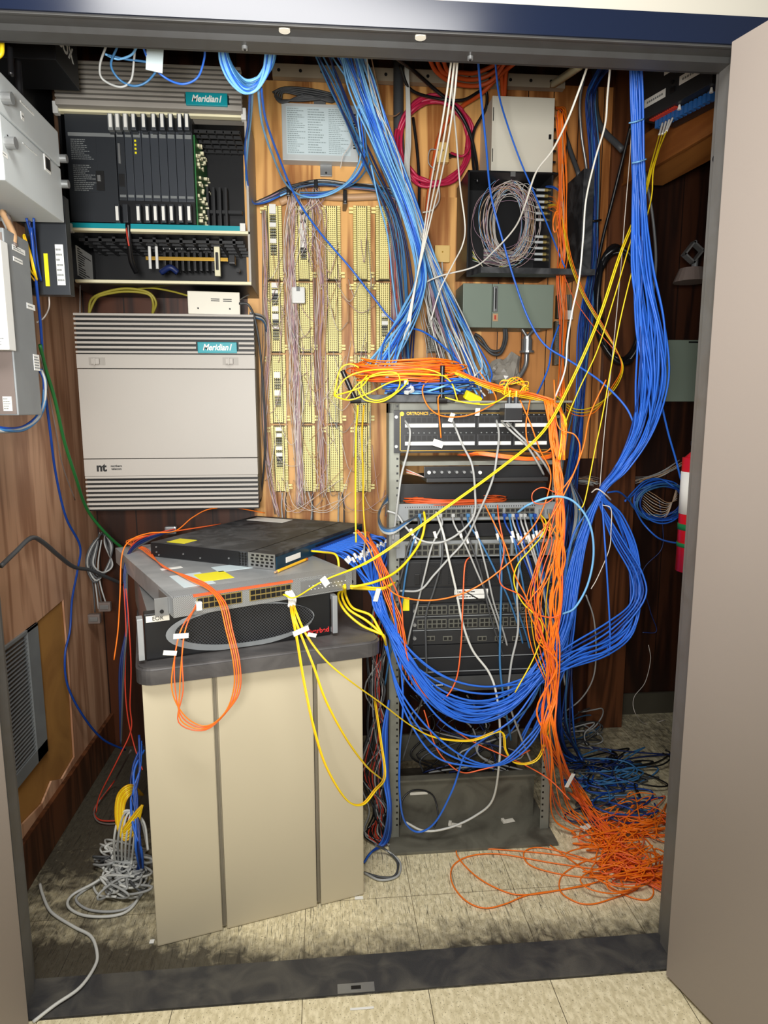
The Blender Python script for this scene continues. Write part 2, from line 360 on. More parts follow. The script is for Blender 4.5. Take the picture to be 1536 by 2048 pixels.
# back wall: boards and paneling
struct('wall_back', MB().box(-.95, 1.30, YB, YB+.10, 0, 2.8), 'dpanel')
x0, x1, z0, z1 = rect(497, 172, 962, 1075, YB)
struct('trim_plywood_backing', MB().box(x0, x1, YB-.014, YB+.001, z0, z1), 'ply')
x0, x1, z0, z1 = rect(962, 172, 1235, 820, YB)
struct('trim_panel_backing', MB().box(x0+.002, 1.20, YB-.010, YB+.001, z0-.2, z1), 'panel')
b = MB(); x0, x1, z0, z1 = rect(845, 398, 925, 545, YB); b.box(x0, x1, YB-.022, YB-.013, z0, z1); struct('trim_small_plywood', b, 'ply')
struct('trim_post', MB().box(1.135, 1.30, YB-.03, YB+.1, 0, 2.8, 0, .002), 'post')
# left wall veneer with torn opening
hole = [Vector((-.9, y, z)) for y, z in ((.68, .742), (.909, .752), (.912, .5), (.900, .175), (.78, .16), (.70, .20), (.62, .17), (.42, .20), (.42, .742))]
bm = bmesh.new(); outer = [Vector((-.9, y, z)) for y, z in ((JD, 0), (YB, 0), (YB, 2.8), (JD, 2.8))]
def loop(ps):
    vs = [bm.verts.new(p) for p in ps]; return [bm.edges.new((vs[i], vs[(i+1) % len(vs)])) for i in range(len(vs))]
es = loop(outer)+loop(hole)
bmesh.ops.triangle_fill(bm, use_beauty=True, edges=es)
r_ = bmesh.ops.extrude_face_region(bm, geom=bm.faces[:]); bmesh.ops.translate(bm, verts=[v for v in r_['geom'] if isinstance(v, bmesh.types.BMVert)], vec=(-.006, 0, 0))
mb = MB(); mb.bm.free(); mb.bm = bm; struct('wall_left', mb, 'veneer')
struct('trim_left_backing', MB().box(-.95, -.908, JD, YB, 0, 2.8), 'tan')
struct('baseboard_left', MB().box(-.9, -.885, JD, YB, 0, .15, 0, .002), 'post')
# right side: wall above beam, alcove
zp = Vector((0, 0, 1))
def slab(x0, y0, x1, y1, th, z0, z1): return [Vector((x0, y0, z0)), Vector((x1, y1, z0)), Vector((x1+th, y1, z0)), Vector((x0+th, y0, z0))], zp*(z1-z0)
struct('wall_right', MB().prism(*slab(1.30, YB, 1.37, JD, .06, 2.36, 2.8)), 'panely')
b = MB(); b.prism(*slab(1.180, 1.262, 1.310, JD+.01, .16, 2.262, 2.395)); b.prism(*slab(1.174, 1.262, 1.304, JD+.01, .012, 2.256, 2.264)); struct('trim_beam', b, 'beam')
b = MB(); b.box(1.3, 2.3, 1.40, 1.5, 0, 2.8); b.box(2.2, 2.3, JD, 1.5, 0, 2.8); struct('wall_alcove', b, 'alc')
struct('baseboard_alcove', MB().box(1.30, 2.2, 1.388, 1.40, 0, .10), mat('dark_base', (70, 66, 54), .6))
# doors
def leaf(name, hx, hy, ang, side):
    t = thing(name, None, None, (hx, hy, .012), ang); tag(t, kind='structure')
    w, th = .80, .044
    x0, x1 = (0, th) if side > 0 else (-th, 0)
    MB().box(x0, x1, -w, 0, 0, 2.112, 0, .0015).build('door_leaf', 'door', t, local=True)
    for z in (.25, 1.05, 1.85):
        MB().cyl((x0*.5+x1*.5, .006, z), .005, .1, 'Z', 12).build('hinge', 'jamb', t, local=True)
    return t
leaf('door_1', .826, -.024, math.radians(16.0), 1)
leaf('door_2', XL+.043, -.022, math.radians(-17.0), -1)
# ================================================================== UNISTRUT RAIL, CONDUITS (upper wall)
x0, x1, z0, z1 = rect(545, 140, 1130, 166, YB-.04)
b = MB(); b.box(x0, x1, YB-.045, YB-.015, z0, z1); 
for k in range(14): b.cyl((x0+(x1-x0)*(k+.3)/14, YB-.0455, (z0+z1)/2), .006, .002, 'Y', 10, 1)
tag(b.build('ladder_rail', [mat('rail_paint', (170, 156, 134), .5), 'port']), 'long horizontal steel rail with bolt holes high across the back wall', 'rail')
q1, q2 = P(1105, 170, YB-.05), P(1160, 132, YB-.3)
tag(MB().tube([q1, q2], .014, 4).build('angle_brace', 'cream'), 'short pale diagonal strut rising from the rail to the ceiling', 'strut')
tag(MB().tube([P(797, 120, 1.24), P(797, 250, 1.24), P(800, 330, 1.24)], .019, 14).build('conduit_pipe', 'darkgrey'), 'thick dark grey vertical conduit behind the crimson coil', 'conduit')
tag(MB().tube([P(1190, 130, 1.2), P(1195, 240, 1.2), P(1245, 300, 1.1)], .012, 10).build('hose', 'darkgrey'), 'dark grey hose slanting down behind the right blue bundle', 'hose')
def coil(name, label, cat, cx, cy, rx, ry, Y, turns, r, ma, thick=.02, ph=0, tilt=0, wob=.02, sub=None):
    c = P(cx, cy, Y); k = (P(cx+10, cy, Y)-c).length/10; ax, az = rx*k, ry*k; pts = []
    rr = random.Random(cx)
    N = 14
    for i in range(int(turns*N)+1):
        a = ph+2*math.pi*i/N; j = 1+wob*math.sin(i*.37+rr.random()*.6)*1.5+rr.uniform(-wob, wob)
        g = Vector((math.cos(a)*ax*j, rr.uniform(-thick, thick)-.3*thick*math.sin(a), math.sin(a)*az*j))
        g = Matrix.Rotation(tilt, 3, 'Y') @ g; pts.append(c+g)
    return cable(name, label, cat, pts, r, ma, n=3, seg=7)
coil('crimson_cable_coil', 'round coil of crimson cable hung on the plywood beside the grey conduit', 'cable coil', 868, 285, 72, 78, 1.22, 7, .0056, 'magenta', .02, 0, .1, .04)
coil('black_cable_coil', 'large oval coil of thick black cable hanging on the wood post', 'cable coil', 1240, 612, 46, 106, 1.17, 4, .0095, 'coil', .02, .4, -.12, .03)
# flat grey coil above label box
pts = []
for k in range(5):
    d = k*4.5
    pts += [(545+d, 185+d*.6, 1.24), (570, 175+d*.5, 1.23), (620, 178+d, 1.235), (668-d, 190+d*.4, 1.24), (662, 204-d*.5, 1.23), (610, 190+d*.6, 1.225), (565, 206-d*.3, 1.235)]
cable('grey_cord_bundle', 'flat figure-eight bundle of dark grey cord above the pale transformer box', 'cord', pts, .0036, 'darkgrey', n=4)
# ================================================================== transformer box with spec sheet
x0, x1, z0, z1 = rect(564, 208, 716, 322, 1.235)
t = thing('transformer_box', 'pale grey metal box with a large printed spec sheet above the terminal blocks', 'electrical box', (x0, YB-.014, z0))
MB().box(x0, x1, 1.235, YB-.014, z0, z1, 0, .003).build('body', 'lgrey', t)
printed(t, x0+.016, x0+.09, z0+.02, z1-.012, 1.234, 'lblue', 'paleink', 22, 'spec_sheet', seed=3)
printed(t, x0+.09, x0+.165, z0+.02, z1-.012, 1.234, 'lblue', 'paleink', 18, 'spec_sheet', seed=4)
printed(t, x0+.165, x0+.25, z0+.02, z1-.012, 1.234, 'lblue', 'paleink', 24, 'spec_sheet', seed=5)
for (cx, zz) in (((x0+x1)/2+.02, z0-.02), ((x0+x1)/2, z1+.01)):
    MB().box(cx-.022, cx+.022, YB-.03, YB-.014, zz-.02, zz+.02, 0, .001).cyl((cx, YB-.032, zz-.01), .004, .004, 'Y', 10, 1).build('mounting_tab', ['steel', 'port'], t)
b = MB()
for k in range(13): b.box(x1-.018, x1-.008, 1.2335, 1.236, z0+.045+k*.0095, z0+.050+k*.0095)
b.build('vent_slots', 'port', t)
# ================================================================== 66 BLOCKS
ROWS = [(408, 560), (562, 705), (707, 847), (849, 984)]
COLS = [(547, 563), (607, 617), (664, 671), (724, 726)]      # centre x at top / bottom of the column
BW, BH = .0640, .262
def block_meshes():
    b = MB(); b.box(-BW/2, BW/2, -.028, 0, 0, BH-.004, 0)
    for k in range(5):
        x = -.0152+k*.0076; b.box(x-.0021, x+.0021, -.040, -.027, .004, BH-.008, 1)
    for r in range(36):
        z = .006+r*(BH-.016)/36; b.box(-.0165, .0165, -.0365, -.027, z, z+.0026, 1)
    body = b
    def fan(sx):
        f = MB(); f.box(sx*BW/2-.0055*sx-.0045, sx*BW/2-.0055*sx+.0045, -.030, -.004, 0, BH-.004, 0)
        for r in range(40):
            z = .003+r*(BH-.010)/40; f.box(sx*(BW/2-.0055)-.0058, sx*(BW/2-.0055)+.0058, -.045, -.026, z, z+.0040, 0)
        return f
    return body, fan(-1), fan(1)
def make_block(ma, label, group, loc, clips=(), tabs=True):
    t = thing('punch_down_block', label, 'terminal block', loc, 0, group)
    bo, fl, fr = block_meshes()
    bo.build('pin_field', ['pins', ma], t, local=True); fl.build('fanning_strip', ma, t, local=True); fr.build('fanning_strip', ma, t, local=True)
    if tabs:
        for sx, z in ((-1, BH-.03), (1, .01)):
            MB().box(sx*BW/2, sx*(BW/2+.016), -.03, -.02, z, z+.008, 0, .001).box(sx*BW/2, sx*(BW/2+.016), -.03, -.02, z+.012, z+.020, 0, .001).build('mounting_tab', ma, t, local=True)
    return t
def copy_tree(o, parent=None):
    c = o.copy(); COL.objects.link(c); c.parent = parent
    for ch in list(o.children): copy_tree(ch, c)
    return c
ordc = ['first', 'second', 'third', 'fourth', 'fifth']; ordr = ['topmost', 'second from the top', 'third from the top', 'lowest']
proto = None
rr = random.Random(11)
def add_clips(t, fr, w=.011):
    for (z, h) in fr:
        MB().box(-w*1.1, w*1.1, -.054, -.038, z, z+h*1.15, 0, .001).build('bridging_cap', 'label', t, local=True)
    for (z, h) in fr:
        b = MB()
        for k in range(7): b.box(-w, w, -.047, -.038, z-.0055*(k+1)-.0015, z-.0055*(k+1)+.0015, k % 2)
        b.build('bridging_clips', ['ink', 'greyink'], t, local=True)
CL = {(0, 0): [(.225, .028), (.180, .013), (.125, .013)], (1, 0): [(.235, .014), (.205, .013), (.17, .02), (.135, .030), (.11, .02)], (0, 1): [(.235, .016), (.215, .010), (.15, .016), (.12, .018), (.085, .008)],
      (0, 2): [(.17, .02), (.105, .018)], (0, 3): [(.238, .012), (.215, .012), (.165, .012), (.14, .012)], (4, 1): [(.13, .012), (.10, .012)]}
for ci in range(5):
    for ri, (ya, yb) in enumerate(ROWS):
        if ci == 4 and ri > 1: continue
        f = ((ya+yb)/2-408)/576
        if ci < 4: px = COLS[ci][0]+(COLS[ci][1]-COLS[ci][0])*f
        else: px = 768+3*f
        c = P(px, yb, YB-.05); 
        zt = P(px, ya, YB-.05).z
        lab = f'cream punch-down terminal block, {ordr[ri]} in the {ordc[ci]} column from the grey cabinets' if ci else f'cream punch-down terminal block, {ordr[ri]} in the column closest to the grey cabinets'
        if proto is None: proto = t = make_block('block', lab, 'cream punch-down blocks in columns on the plywood', (c.x, YB-.014, c.z))
        else:
            t = copy_tree(proto); t.location = (c.x, YB-.014, c.z); t['label'] = lab
        t.scale = (1, 1, (zt-c.z)/BH)
for ci in range(5):
    for ri in range(4):
        k = [o for o in COL.objects if o.get('category') == 'terminal block']
tb = [o for o in COL.objects if o.get('category') == 'terminal block']; idx = {}
q = 0
for ci in range(5):
    for ri in range(4):
        if ci == 4 and ri > 1: continue
        idx[(ci, ri)] = tb[q]; q += 1
for key, v in CL.items(): add_clips(idx[key], v)
for (x, ya, yb, lab) in ((868, 560, 705, 'grey punch-down block half hidden behind the blue and white cable fan'), (1122, 640, 730, 'grey punch-down block below the white tag, beside the right blue bundle'), (1128, 588, 636, 'short grey punch-down block just below the open fibre box shelf')):
    c = P(x, yb, YB-.05); t = make_block('blockg', lab, 'grey punch-down blocks', (c.x, YB-.014, c.z), tabs=False); t.scale = (.8, 1, (P(x, ya, YB-.05).z-c.z)/BH)
c = P(1131, 632, 1.2); tag(MB().box(c.x-.026, c.x+.026, 1.19, 1.2, c.z-.014, c.z+.02, 0, .001).build('white_tag_plate', 'label'), 'white plastic tag plate across the grey punch-down block', 'tag')
c = P(597, 590, 1.17); t = thing('white_surface_jack', 'small white plastic jack box hanging over the second terminal column', 'jack', (c.x, 1.17, c.z))
MB().box(c.x-.024, c.x+.024, 1.16, 1.19, c.z-.03, c.z+.028, 0, .006).build('housing', 'white', t); MB().box(c.x-.007, c.x+.006, 1.158, 1.161, c.z+.012, c.z+.028, 0).build('socket', 'greyink', t)
# cable tie bundle across the top of the blocks
b = MB()
q = [(520, 405, 1.24), (560, 388, 1.23), (600, 372, 1.23), (690, 372, 1.23), (780, 380, 1.22)]
tag(MB().tube([P(560, 405, 1.25), P(600, 392, 1.25), (P(690, 395, 1.25)), P(775, 392, 1.25)], .013, 10).build('tan_feeder_cable', 'copper'), 'thick tan sheathed cable running along the top of the terminal columns', 'cable')
for (x, y) in ((690, 398), (577, 382), (632, 378)):
    c = P(x, y, 1.2); tag(MB().box(c.x-.007, c.x+.007, 1.19, 1.29, c.z-.02, c.z+.03, 0, .002).cyl((c.x, 1.189, c.z-.012), .003, .004, 'Y', 8, 1).build('cable_strap', ['coil', 'steel']), {690: 'black screwed cable strap above the third and fourth terminal columns', 577: 'dark cable strap above the first terminal column', 632: 'dark cable strap above the second terminal column'}[x], 'cable strap')
bundle('feeder_cable', 'thin dark or blue cable in the bundle draped along the top of the terminal columns', 'cable', 'cables draped over the terminal columns', [(505, 410, 1.24, .006), (540, 395, 1.23, .008), (580, 378, 1.21, .012), (640, 366, 1.21, .014), (700, 372, 1.2, .012), (760, 378, 1.18, .016), (800, 395, 1.17, .02)], 22, .0030, ['darkgrey', 'navyc', 'sblue', 'mauve', 'grey', 'coil'])
# small ivory boxes
for (x0p, y0p, x1p, y1p, lab) in ((874, 284, 898, 324, 'small ivory junction box beside the crimson coil'), (870, 490, 900, 524, 'small ivory junction box on the little plywood square')):
    x0, x1, z0, z1 = rect(x0p, y0p, x1p, y1p, YB-.05)
    t = thing('junction_box', lab, 'junction box', (x0, YB-.022, z0))
    MB().box(x0, x1, YB-.05, YB-.022, z0, z1, 0, .004).build('housing', 'ivory', t); MB().cyl(((x0+x1)/2, YB-.051, (z0+z1)/2+.006), .003, .002, 'Y', 10).build('screw', 'gold', t)
    if y0p < 300: MB().box(x1, x1+.012, YB-.045, YB-.028, z0+.02, z0+.034, 0).box(x1+.012, x1+.03, YB-.042, YB-.031, z0+.022, z0+.032, 0).build('plug', 'coil', t)
# ================================================================== WHITE CABINET
x0, x1, z0, z1 = rect(984, 194, 1107, 345, 1.10)
t = thing('wall_cabinet', 'off-white metal wall cabinet with a small black latch', 'wall cabinet', (x0, YB-.01, z0))
MB().box(x0, x1, 1.112, YB-.01, z0, z1, 0, .002).build('body', 'panelw', t)
d = MB().box(x0-.001, x1+.001, 1.10, 1.112, z0-.001, z1+.001, 0, .003).build('door', 'panelw', t)
MB().box(x1-.018, x1-.009, 1.095, 1.10, (z0+z1)/2-.012, (z0+z1)/2+.004, 0, .001).build('latch', 'coil', d)
for z in (z0+.055, z1-.06): MB().box(x0+.002, x0+.0045, 1.098, 1.10, z-.022, z+.022).build('hinge', 'port', d)
for k in range(6):
    zz = z1-.03-k*.038
    MB().cyl((x1+.012, 1.19, zz), .006, .022, 'X', 10).cyl((x1+.030, 1.19, zz), .004, .022, 'X', 10).build('cable_gland', 'coil', t)
# ================================================================== OPEN FIBRE ENCLOSURE
X0, X1, Z0, Z1 = rect(930, 350, 1107, 548, 1.12)
Yf, Yb2 = 1.08, YB-.012
t = thing('fibre_enclosure', 'open black fibre termination box with its door swung out', 'fibre enclosure', (X0, Yb2, Z0))
b = MB(); b.box(X0, X1, Yb2-.006, Yb2, Z0, Z1); b.box(X0, X0+.006, Yf, Yb2, Z0, Z1); b.box(X0, X1, Yf, Yb2, Z1-.006, Z1); b.box(X0, X1, Yf, Yb2, Z0, Z0+.006)
b.build('case', 'black', t)
MB().prism([Vector((X0, Yf, Z0)), Vector((X1+.09, Yf, Z0+.004)), Vector((X1+.11, Yf-.10, Z0-.006)), Vector((X0+.03, Yf-.10, Z0-.004))], (0, 0, -.02)).build('drop_door', 'dustblack', t)
MB().box(X1+.085, X1+.125, Yf-.02, Yb2, Z0+.0, Z1+.01, 0, .002).build('side_door', 'dustblack', t)
MB().box((X0+X1)/2-.012, (X0+X1)/2+.006, Yf-.003, Yf+.002, Z1-.018, Z1-.002, 0, .001).build('tab', 'steel', t)
xb = P(1092, 450, 1.15).x
MB().box(xb-.004, xb+.002, Yf+.01, Yb2, Z0, Z1).build('adapter_panel', 'chassis', t)
for k, y in enumerate([378, 390, 402, 413, 425, 438, 472, 483, 495, 507, 518]):
    z = P(1080, y, 1.12).z
    MB().cyl((xb-.032, 1.13, z), .0048, .030, 'X', 10, 0).cyl((xb-.010, 1.13, z), .0062, .014, 'X', 10, 1).build('fibre_connector', ['clear', 'brass'], t)
b = MB()
c = P(1010, 450, 1.20); k = .0019
for i in range(30):
    rr2 = random.Random(i); rx = rr2.uniform(.055, .11); rz = rr2.uniform(.10, .15); dx = rr2.uniform(-.025, .035); dz = rr2.uniform(-.01, .015); yy = rr2.uniform(-.05, .03)
    pts = [c+Vector((dx+rx*math.cos(a)*(1+.05*math.sin(3*a+i)), yy+.01*math.sin(a*2+i), dz+rz*math.sin(a))) for a in [2*math.pi*j/14+i for j in range(15)]]
    MB_ma = ['whitew', 'mauve', 'pinkw', 'lbluec', 'lgreyc', 'copper', 'whitew'][i % 7]
    cable('fibre_strand', None, None, pts, .0011, MB_ma, parent=t, n=3, seg=4)
for i in range(14):
    z = P(1080, [378, 390, 402, 413, 425, 438, 472, 483, 495, 507, 518][i % 11], 1.12).z
    cable('fibre_strand', None, None, [Vector((xb-.045, 1.13, z)), Vector((xb-.075-.01*(i % 3), 1.14, z+.01)), c+Vector((.09, 0, .05-.012*i)), c+Vector((.03, .01, -.13+.003*i)), c+Vector((-.08, .0, -.14+.004*i))], .0011, ['whitew', 'pinkw', 'mauve', 'lgreyc'][i % 4], parent=t, n=5, seg=4)
for i in range(8): cable('fibre_strand', None, None, [(945, 500+i*3, 1.16), (955+i, 520+i, 1.15), (975, 540, 1.13), (1000+i*6, 533-i, 1.13)], .0012, ['whitew', 'yel', 'greenc', 'lgreyc'][i % 4], parent=t, n=5, seg=4)
# ================================================================== DISCONNECT SWITCH BOX
x0, x1, z0, z1 = rect(926, 568, 1106, 655, 1.14)
t = thing('disconnect_switch_box', 'grey-green electrical disconnect box below the black fibre enclosure', 'electrical box', (x0, YB-.01, z0))
MB().box(x0, x1, 1.15, YB-.01, z0, z1, 0, .003).build('body', 'green', t)
xm = P(984, 610, 1.14).x
MB().box(x0-.001, xm-.0015, 1.138, 1.15, z0-.001, z1, 0, .002).build('cover', 'green', t)
MB().box(xm+.0015, x1+.001, 1.140, 1.15, z0-.001, z1, 0, .002).build('door', 'green', t)
h = MB().box(xm+.002, xm+.016, 1.12, 1.14, z0+.055, z1-.012, 0, .002, Matrix.Identity(4)).build('switch_lever', 'steel', t)
MB().box(xm+.006, xm+.011, 1.117, 1.121, z0+.065, z1-.02).build('slot', 'port', h)
MB().box(xm+.003, xm+.023, 1.136, 1.14, z0+.022, z0+.050, 0, .001).box(xm+.009, xm+.015, 1.134, 1.137, z0+.028, z0+.044, 1).build('lockout_plate', ['copper', 'redc'], t)
# conduit fittings beneath
c = P(1054, 690, 1.2)
b = MB(); b.cyl((c.x, 1.2, c.z), .02, .045, 'Z', 14).cyl((c.x, 1.2, c.z-.026), .028, .008, 'Z', 14).cyl((c.x, 1.2, c.z+.026), .016, .012, 'Z', 10); b.tube([Vector((c.x, 1.2, c.z-.03)), Vector((c.x-.004, 1.2, c.z-.08)), Vector((c.x-.035, 1.19, c.z-.13))], .009, 10)
b.tube([Vector((c.x, 1.2, c.z+.03)), Vector((c.x-.03, 1.2, c.z+.07)), Vector((c.x-.04, 1.2, z0))], .006, 8); b.tube([Vector((c.x, 1.2, c.z+.03)), Vector((c.x+.03, 1.2, c.z+.06)), Vector((c.x+.05, 1.2, z0))], .006, 8)
tag(b.build('conduit_fitting', 'steel'), 'metal conduit elbow fitting hanging below the grey-green box', 'conduit fitting')
for i, pt in enumerate(([(950, 668, 1.2), (962, 676, 1.19), (980, 700, 1.18), (1000, 700, 1.18), (1008, 680, 1.19), (1008, 655, 1.2)], [(948, 672, 1.2), (965, 690, 1.19), (985, 708, 1.18), (1002, 706, 1.18), (1013, 680, 1.19), (1012, 655, 1.2)])):
    cable('power_whip', 'dark grey power whip looping below the grey-green box', 'cable', pt, .0055, 'darkgrey', 'dark power whips below the grey-green box')
# clear bag of parts
bm = bmesh.new(); q = bmesh.ops.create_icosphere(bm, subdivisions=3, radius=1)
rr2 = random.Random(5)
for v in q['verts']:
    s = 1+rr2.uniform(-.18, .18); v.co = Vector((v.co.x*.062*s, v.co.y*.03*s, v.co.z*.05*s+(.03 if v.co.x > .3 and v.co.z > 0 else 0)))
mb = MB(); mb.bm.free(); mb.bm = bm; o = mb.build('plastic_bag', 'bag'); o.location = P(1008, 745, 1.15); tag(o, 'crumpled clear plastic bag of small parts behind the rack top', 'plastic bag')
# right-hand alcove contents
x0, x1, z0, z1 = rect(1333, 680, 1420, 803, 1.36)
t = thing('breaker_box', 'grey-green breaker panel on the dark alcove wall', 'breaker box', (x0, 1.40, z0))
MB().box(x0, x1, 1.36, 1.40, z0, z1, 0, .003).build('case', 'green', t); MB().box(x0+.09, x1, 1.355, 1.36, z1-.012, z1-.006).build('cover_edge', 'port', t)
c = P(1385, 530, 1.1); t = thing('alarm_bell_fixture', 'grey metal fixture with a square bracket on the dark alcove wall', 'fixture', c)
MB().cyl((c.x+.02, 1.14, c.z-.03), .065, .05, 'Z', 20, r2=.045).build('base', 'pinkgrey', t); 
b = MB(); mx = Matrix.Translation((c.x, 1.1, c.z+.045)) @ Matrix.Rotation(math.radians(38), 4, 'Y')
for bx in ((-.026, -.02, -.03, .03), (.02, .026, -.03, .03), (-.026, .026, -.03, -.024), (-.026, .026, .024, .03)): b.box(bx[0], bx[1], -.012, .02, bx[2], bx[3], 0, 0, mx)
b.build('bracket', 'steel', t); MB().cyl((c.x+.01, 1.12, c.z+.085), .006, .03, 'Y', 10).cyl((c.x+.02, 1.12, c.z), .012, .05, 'Z', 10).build('knob', 'steel', t)
# fire extinguisher
c = P(1374, 990, .45)
t = thing('fire_extinguisher', 'red fire extinguisher hanging just behind the right door jamb', 'fire extinguisher', (c.x+.03, .45, P(1366, 1140, .45).z))
zt = P(1366, 885, .45).z; zb = P(1366, 1145, .45).z; cx = c.x+.035
MB().cyl((cx, .45, (zb+zt)/2-.02), .05, zt-zb-.05, 'Z', 28).cyl((cx, .45, zt-.035), .05, .03, 'Z', 28, r2=.02).build('cylinder', 'red', t, smooth=True)
MB().cyl((cx, .45, zb+.62*(zt-zb)), .0512, .20*(zt-zb)*1.6, 'Z', 28).build('data_label', 'label', t, smooth=True)
for z_, s_ in ((.36, .018), (.22, .012)): MB().cyl((cx, .45, zb+z_*(zt-zb)), .0515, s_, 'Z', 28).build('band', 'gtag', t, smooth=True)
MB().box(cx-.05, cx+.01, .40, .402, zb+.80*(zt-zb), zb+.9*(zt-zb), 0).build('warning_label', 'yellow', t)
MB().box(cx-.012, cx+.012, .118, .41, zb+.7*(zt-zb), zb+.72*(zt-zb), 0, .001).build('wall_bracket', 'coil', t)
MB().box(cx-.03, cx+.03, .44, .46, zt-.01, zt+.004, 0, .002).cyl((cx, .45, zt-.012), .014, .02, 'Z', 12).build('valve_handle', 'coil', t)
# ================================================================== LOWER CABINET (closed)
YM = 1.0
XA, XB, ZA, ZB = rect(148, 628, 506, 1017, YM); XA = P(147, 640, YM).x; XB = P(507, 640, YM).x
t = thing('telephone_system_cabinet', 'closed taupe telephone system cabinet with ribbed vents top and bottom', 'telephone cabinet', (XA, YB, ZA))
MB().box(XA+.012, XB-.012, YM+.05, YB-.001, ZA+.004, ZB-.004, 0, .002).build('case', 'mer2', t)
zz = lambda y: P(330, y, YM).z
def ribs(y0, y1, n, xa, xb, t, nm, gaps=()):
    b = MB(); b.box(xa, xb, YM+.018, YM+.05, zz(y1), zz(y0), 1)
    for k in range(n):
        zc = zz(y0+(y1-y0)*(k+.3)/n); h = abs(zz(y0)-zz(y1))/n*.25
        g = [q for q in gaps if q[0] <= k <= q[1]]
        if g: b.box(xa, g[0][2], YM-.002, YM+.02, zc-h, zc+h, 0, .001); b.box(g[0][3], xb, YM-.002, YM+.02, zc-h, zc+h, 0, .001)
        else: b.box(xa, xb, YM-.002, YM+.02, zc-h, zc+h, 0, .0015)
    return b.build(nm, ['mer', 'port'], t)
bx0, bx1 = P(396, 695, YM).x, P(474, 695, YM).x
ribs(627, 711, 9, XA, XB, t, 'upper_vent', [(6, 7, bx0-.006, bx1+.006)])
ribs(951, 1021, 8, XA+.002, XB-.002, t, 'lower_vent')
b = MB(); b.box(XA, XB, YM, YM+.05, zz(737), zz(709), 0, .001)
b.box(XA+.001, XB-.001, YM, YM+.05, zz(916), zz(738.6), 0, .001); b.box(XA+.001, XB-.001, YM, YM+.05, zz(951), zz(917.6), 0, .001)
fp = b.build('front_cover', 'mer', t)
for px in (192, 459):
    lt = MB(); c = P(px+2, 722, YM); lt.box(c.x-.027, c.x+.027, YM-.001, YM+.004, c.z-.014, c.z+.012, 1); lt.box(c.x-.016, c.x+.010, YM-.014, YM, c.z-.011, c.z+.008, 0, .002); lt.box(c.x-.006, c.x-.001, YM-.02, YM-.012, c.z-.014, c.z+.009, 0, .001)
    lt.build('latch', ['mer', 'mer2'], t)
bd = MB().box(bx0, bx1, YM-.008, YM+.02, zz(706), zz(684), 0, .002).build('badge', 'teal', t)
text(bd, 'Meridian1', 'label', ((bx0+bx1)/2, YM-.0085, zz(695)), .0285, shear=.3, bold=.0007, sx=.86)
lg = text(t, 'nt', 'ink', (P(203, 935, YM).x, YM-.001, zz(934)), .040, bold=.0015, name='logo')
text(t, 'northern\ntelecom', 'ink', (P(233, 934, YM).x, YM-.001, zz(934)), .0105, name='logo_lettering', bold=.0002)
# ================================================================== UPPER CABINET (open)
ZAu, ZBu = P(330, 568, YM).z, P(330, 124, YM).z
XAu, XBu = P(116, 330, YM).x-.0, P(498, 400, YM).x
t = thing('open_telephone_cabinet', 'open telephone system cabinet showing a row of slate circuit cards and an empty lower bay', 'telephone cabinet', (XAu, YB, ZAu))
zc_ = lambda y: P(300, y, YM).z
w = .008
b = MB(); b.box(XAu, XBu, YB-.01, YB-.001, ZAu, ZBu, 0); b.box(XAu, XAu+w, YM+.03, YB, ZAu, zc_(212), 0); b.box(XBu-w, XBu, YM, YB, ZAu, zc_(212), 1, .002)
b.box(XAu, XBu, YM+.01, YB, ZAu, ZAu+.008, 0); b.box(XAu, XBu, YM, YB, zc_(464), zc_(459), 0)
b.build('case', ['black', 'mer'], t)
# vent hood
gx0, gx1 = P(372, 195, YM-.04).x, P(455, 195, YM-.04).x
hx0, hx1 = P(107, 165, YM-.04).x, P(482, 165, YM-.04).x
YH = YM-.04; zh = lambda y: P(300, y, YH).z
b = MB(); b.box(hx0+.004, hx1-.004, YH+.02, YB, zh(206), zh(123), 1)
n = 8
for k in range(n):
    z = zh(127+(204-127)*(k+.25)/n); h = .0043
    if k == 6 or k == 7: b.box(hx0, gx0-.004, YH, YH+.03, z-h, z+h, 0, .002); b.box(gx1+.004, hx1, YH, YH+.03, z-h, z+h, 0, .002)
    else: b.box(hx0, hx1, YH, YH+.03, z-h, z+h, 0, .002)
b.box(hx0, hx1, YH, YM+.08, zh(215), zh(204), 0, .002)
b.build('vent_hood', ['mer2', 'port'], t)
bd = MB().box(gx0, gx1, YH-.008, YH+.02, zh(209), zh(183), 0, .002).build('badge', 'teal', t)
text(bd, 'Meridian1', 'label', ((gx0+gx1)/2, YH-.0085, zh(196)), .0275, shear=.3, bold=.0007, sx=.86)
b = MB(); b.box(XAu, XBu, YM-.006, YM+.02, zc_(230), zc_(216), 0, .002); b.build('upper_rail', 'cream', t)
for xx in (XAu, XBu-.016): MB().box(xx, xx+.016, YM-.014, YM+.01, zc_(236), zc_(212), 0, .002).build('corner_bracket', 'white', t)
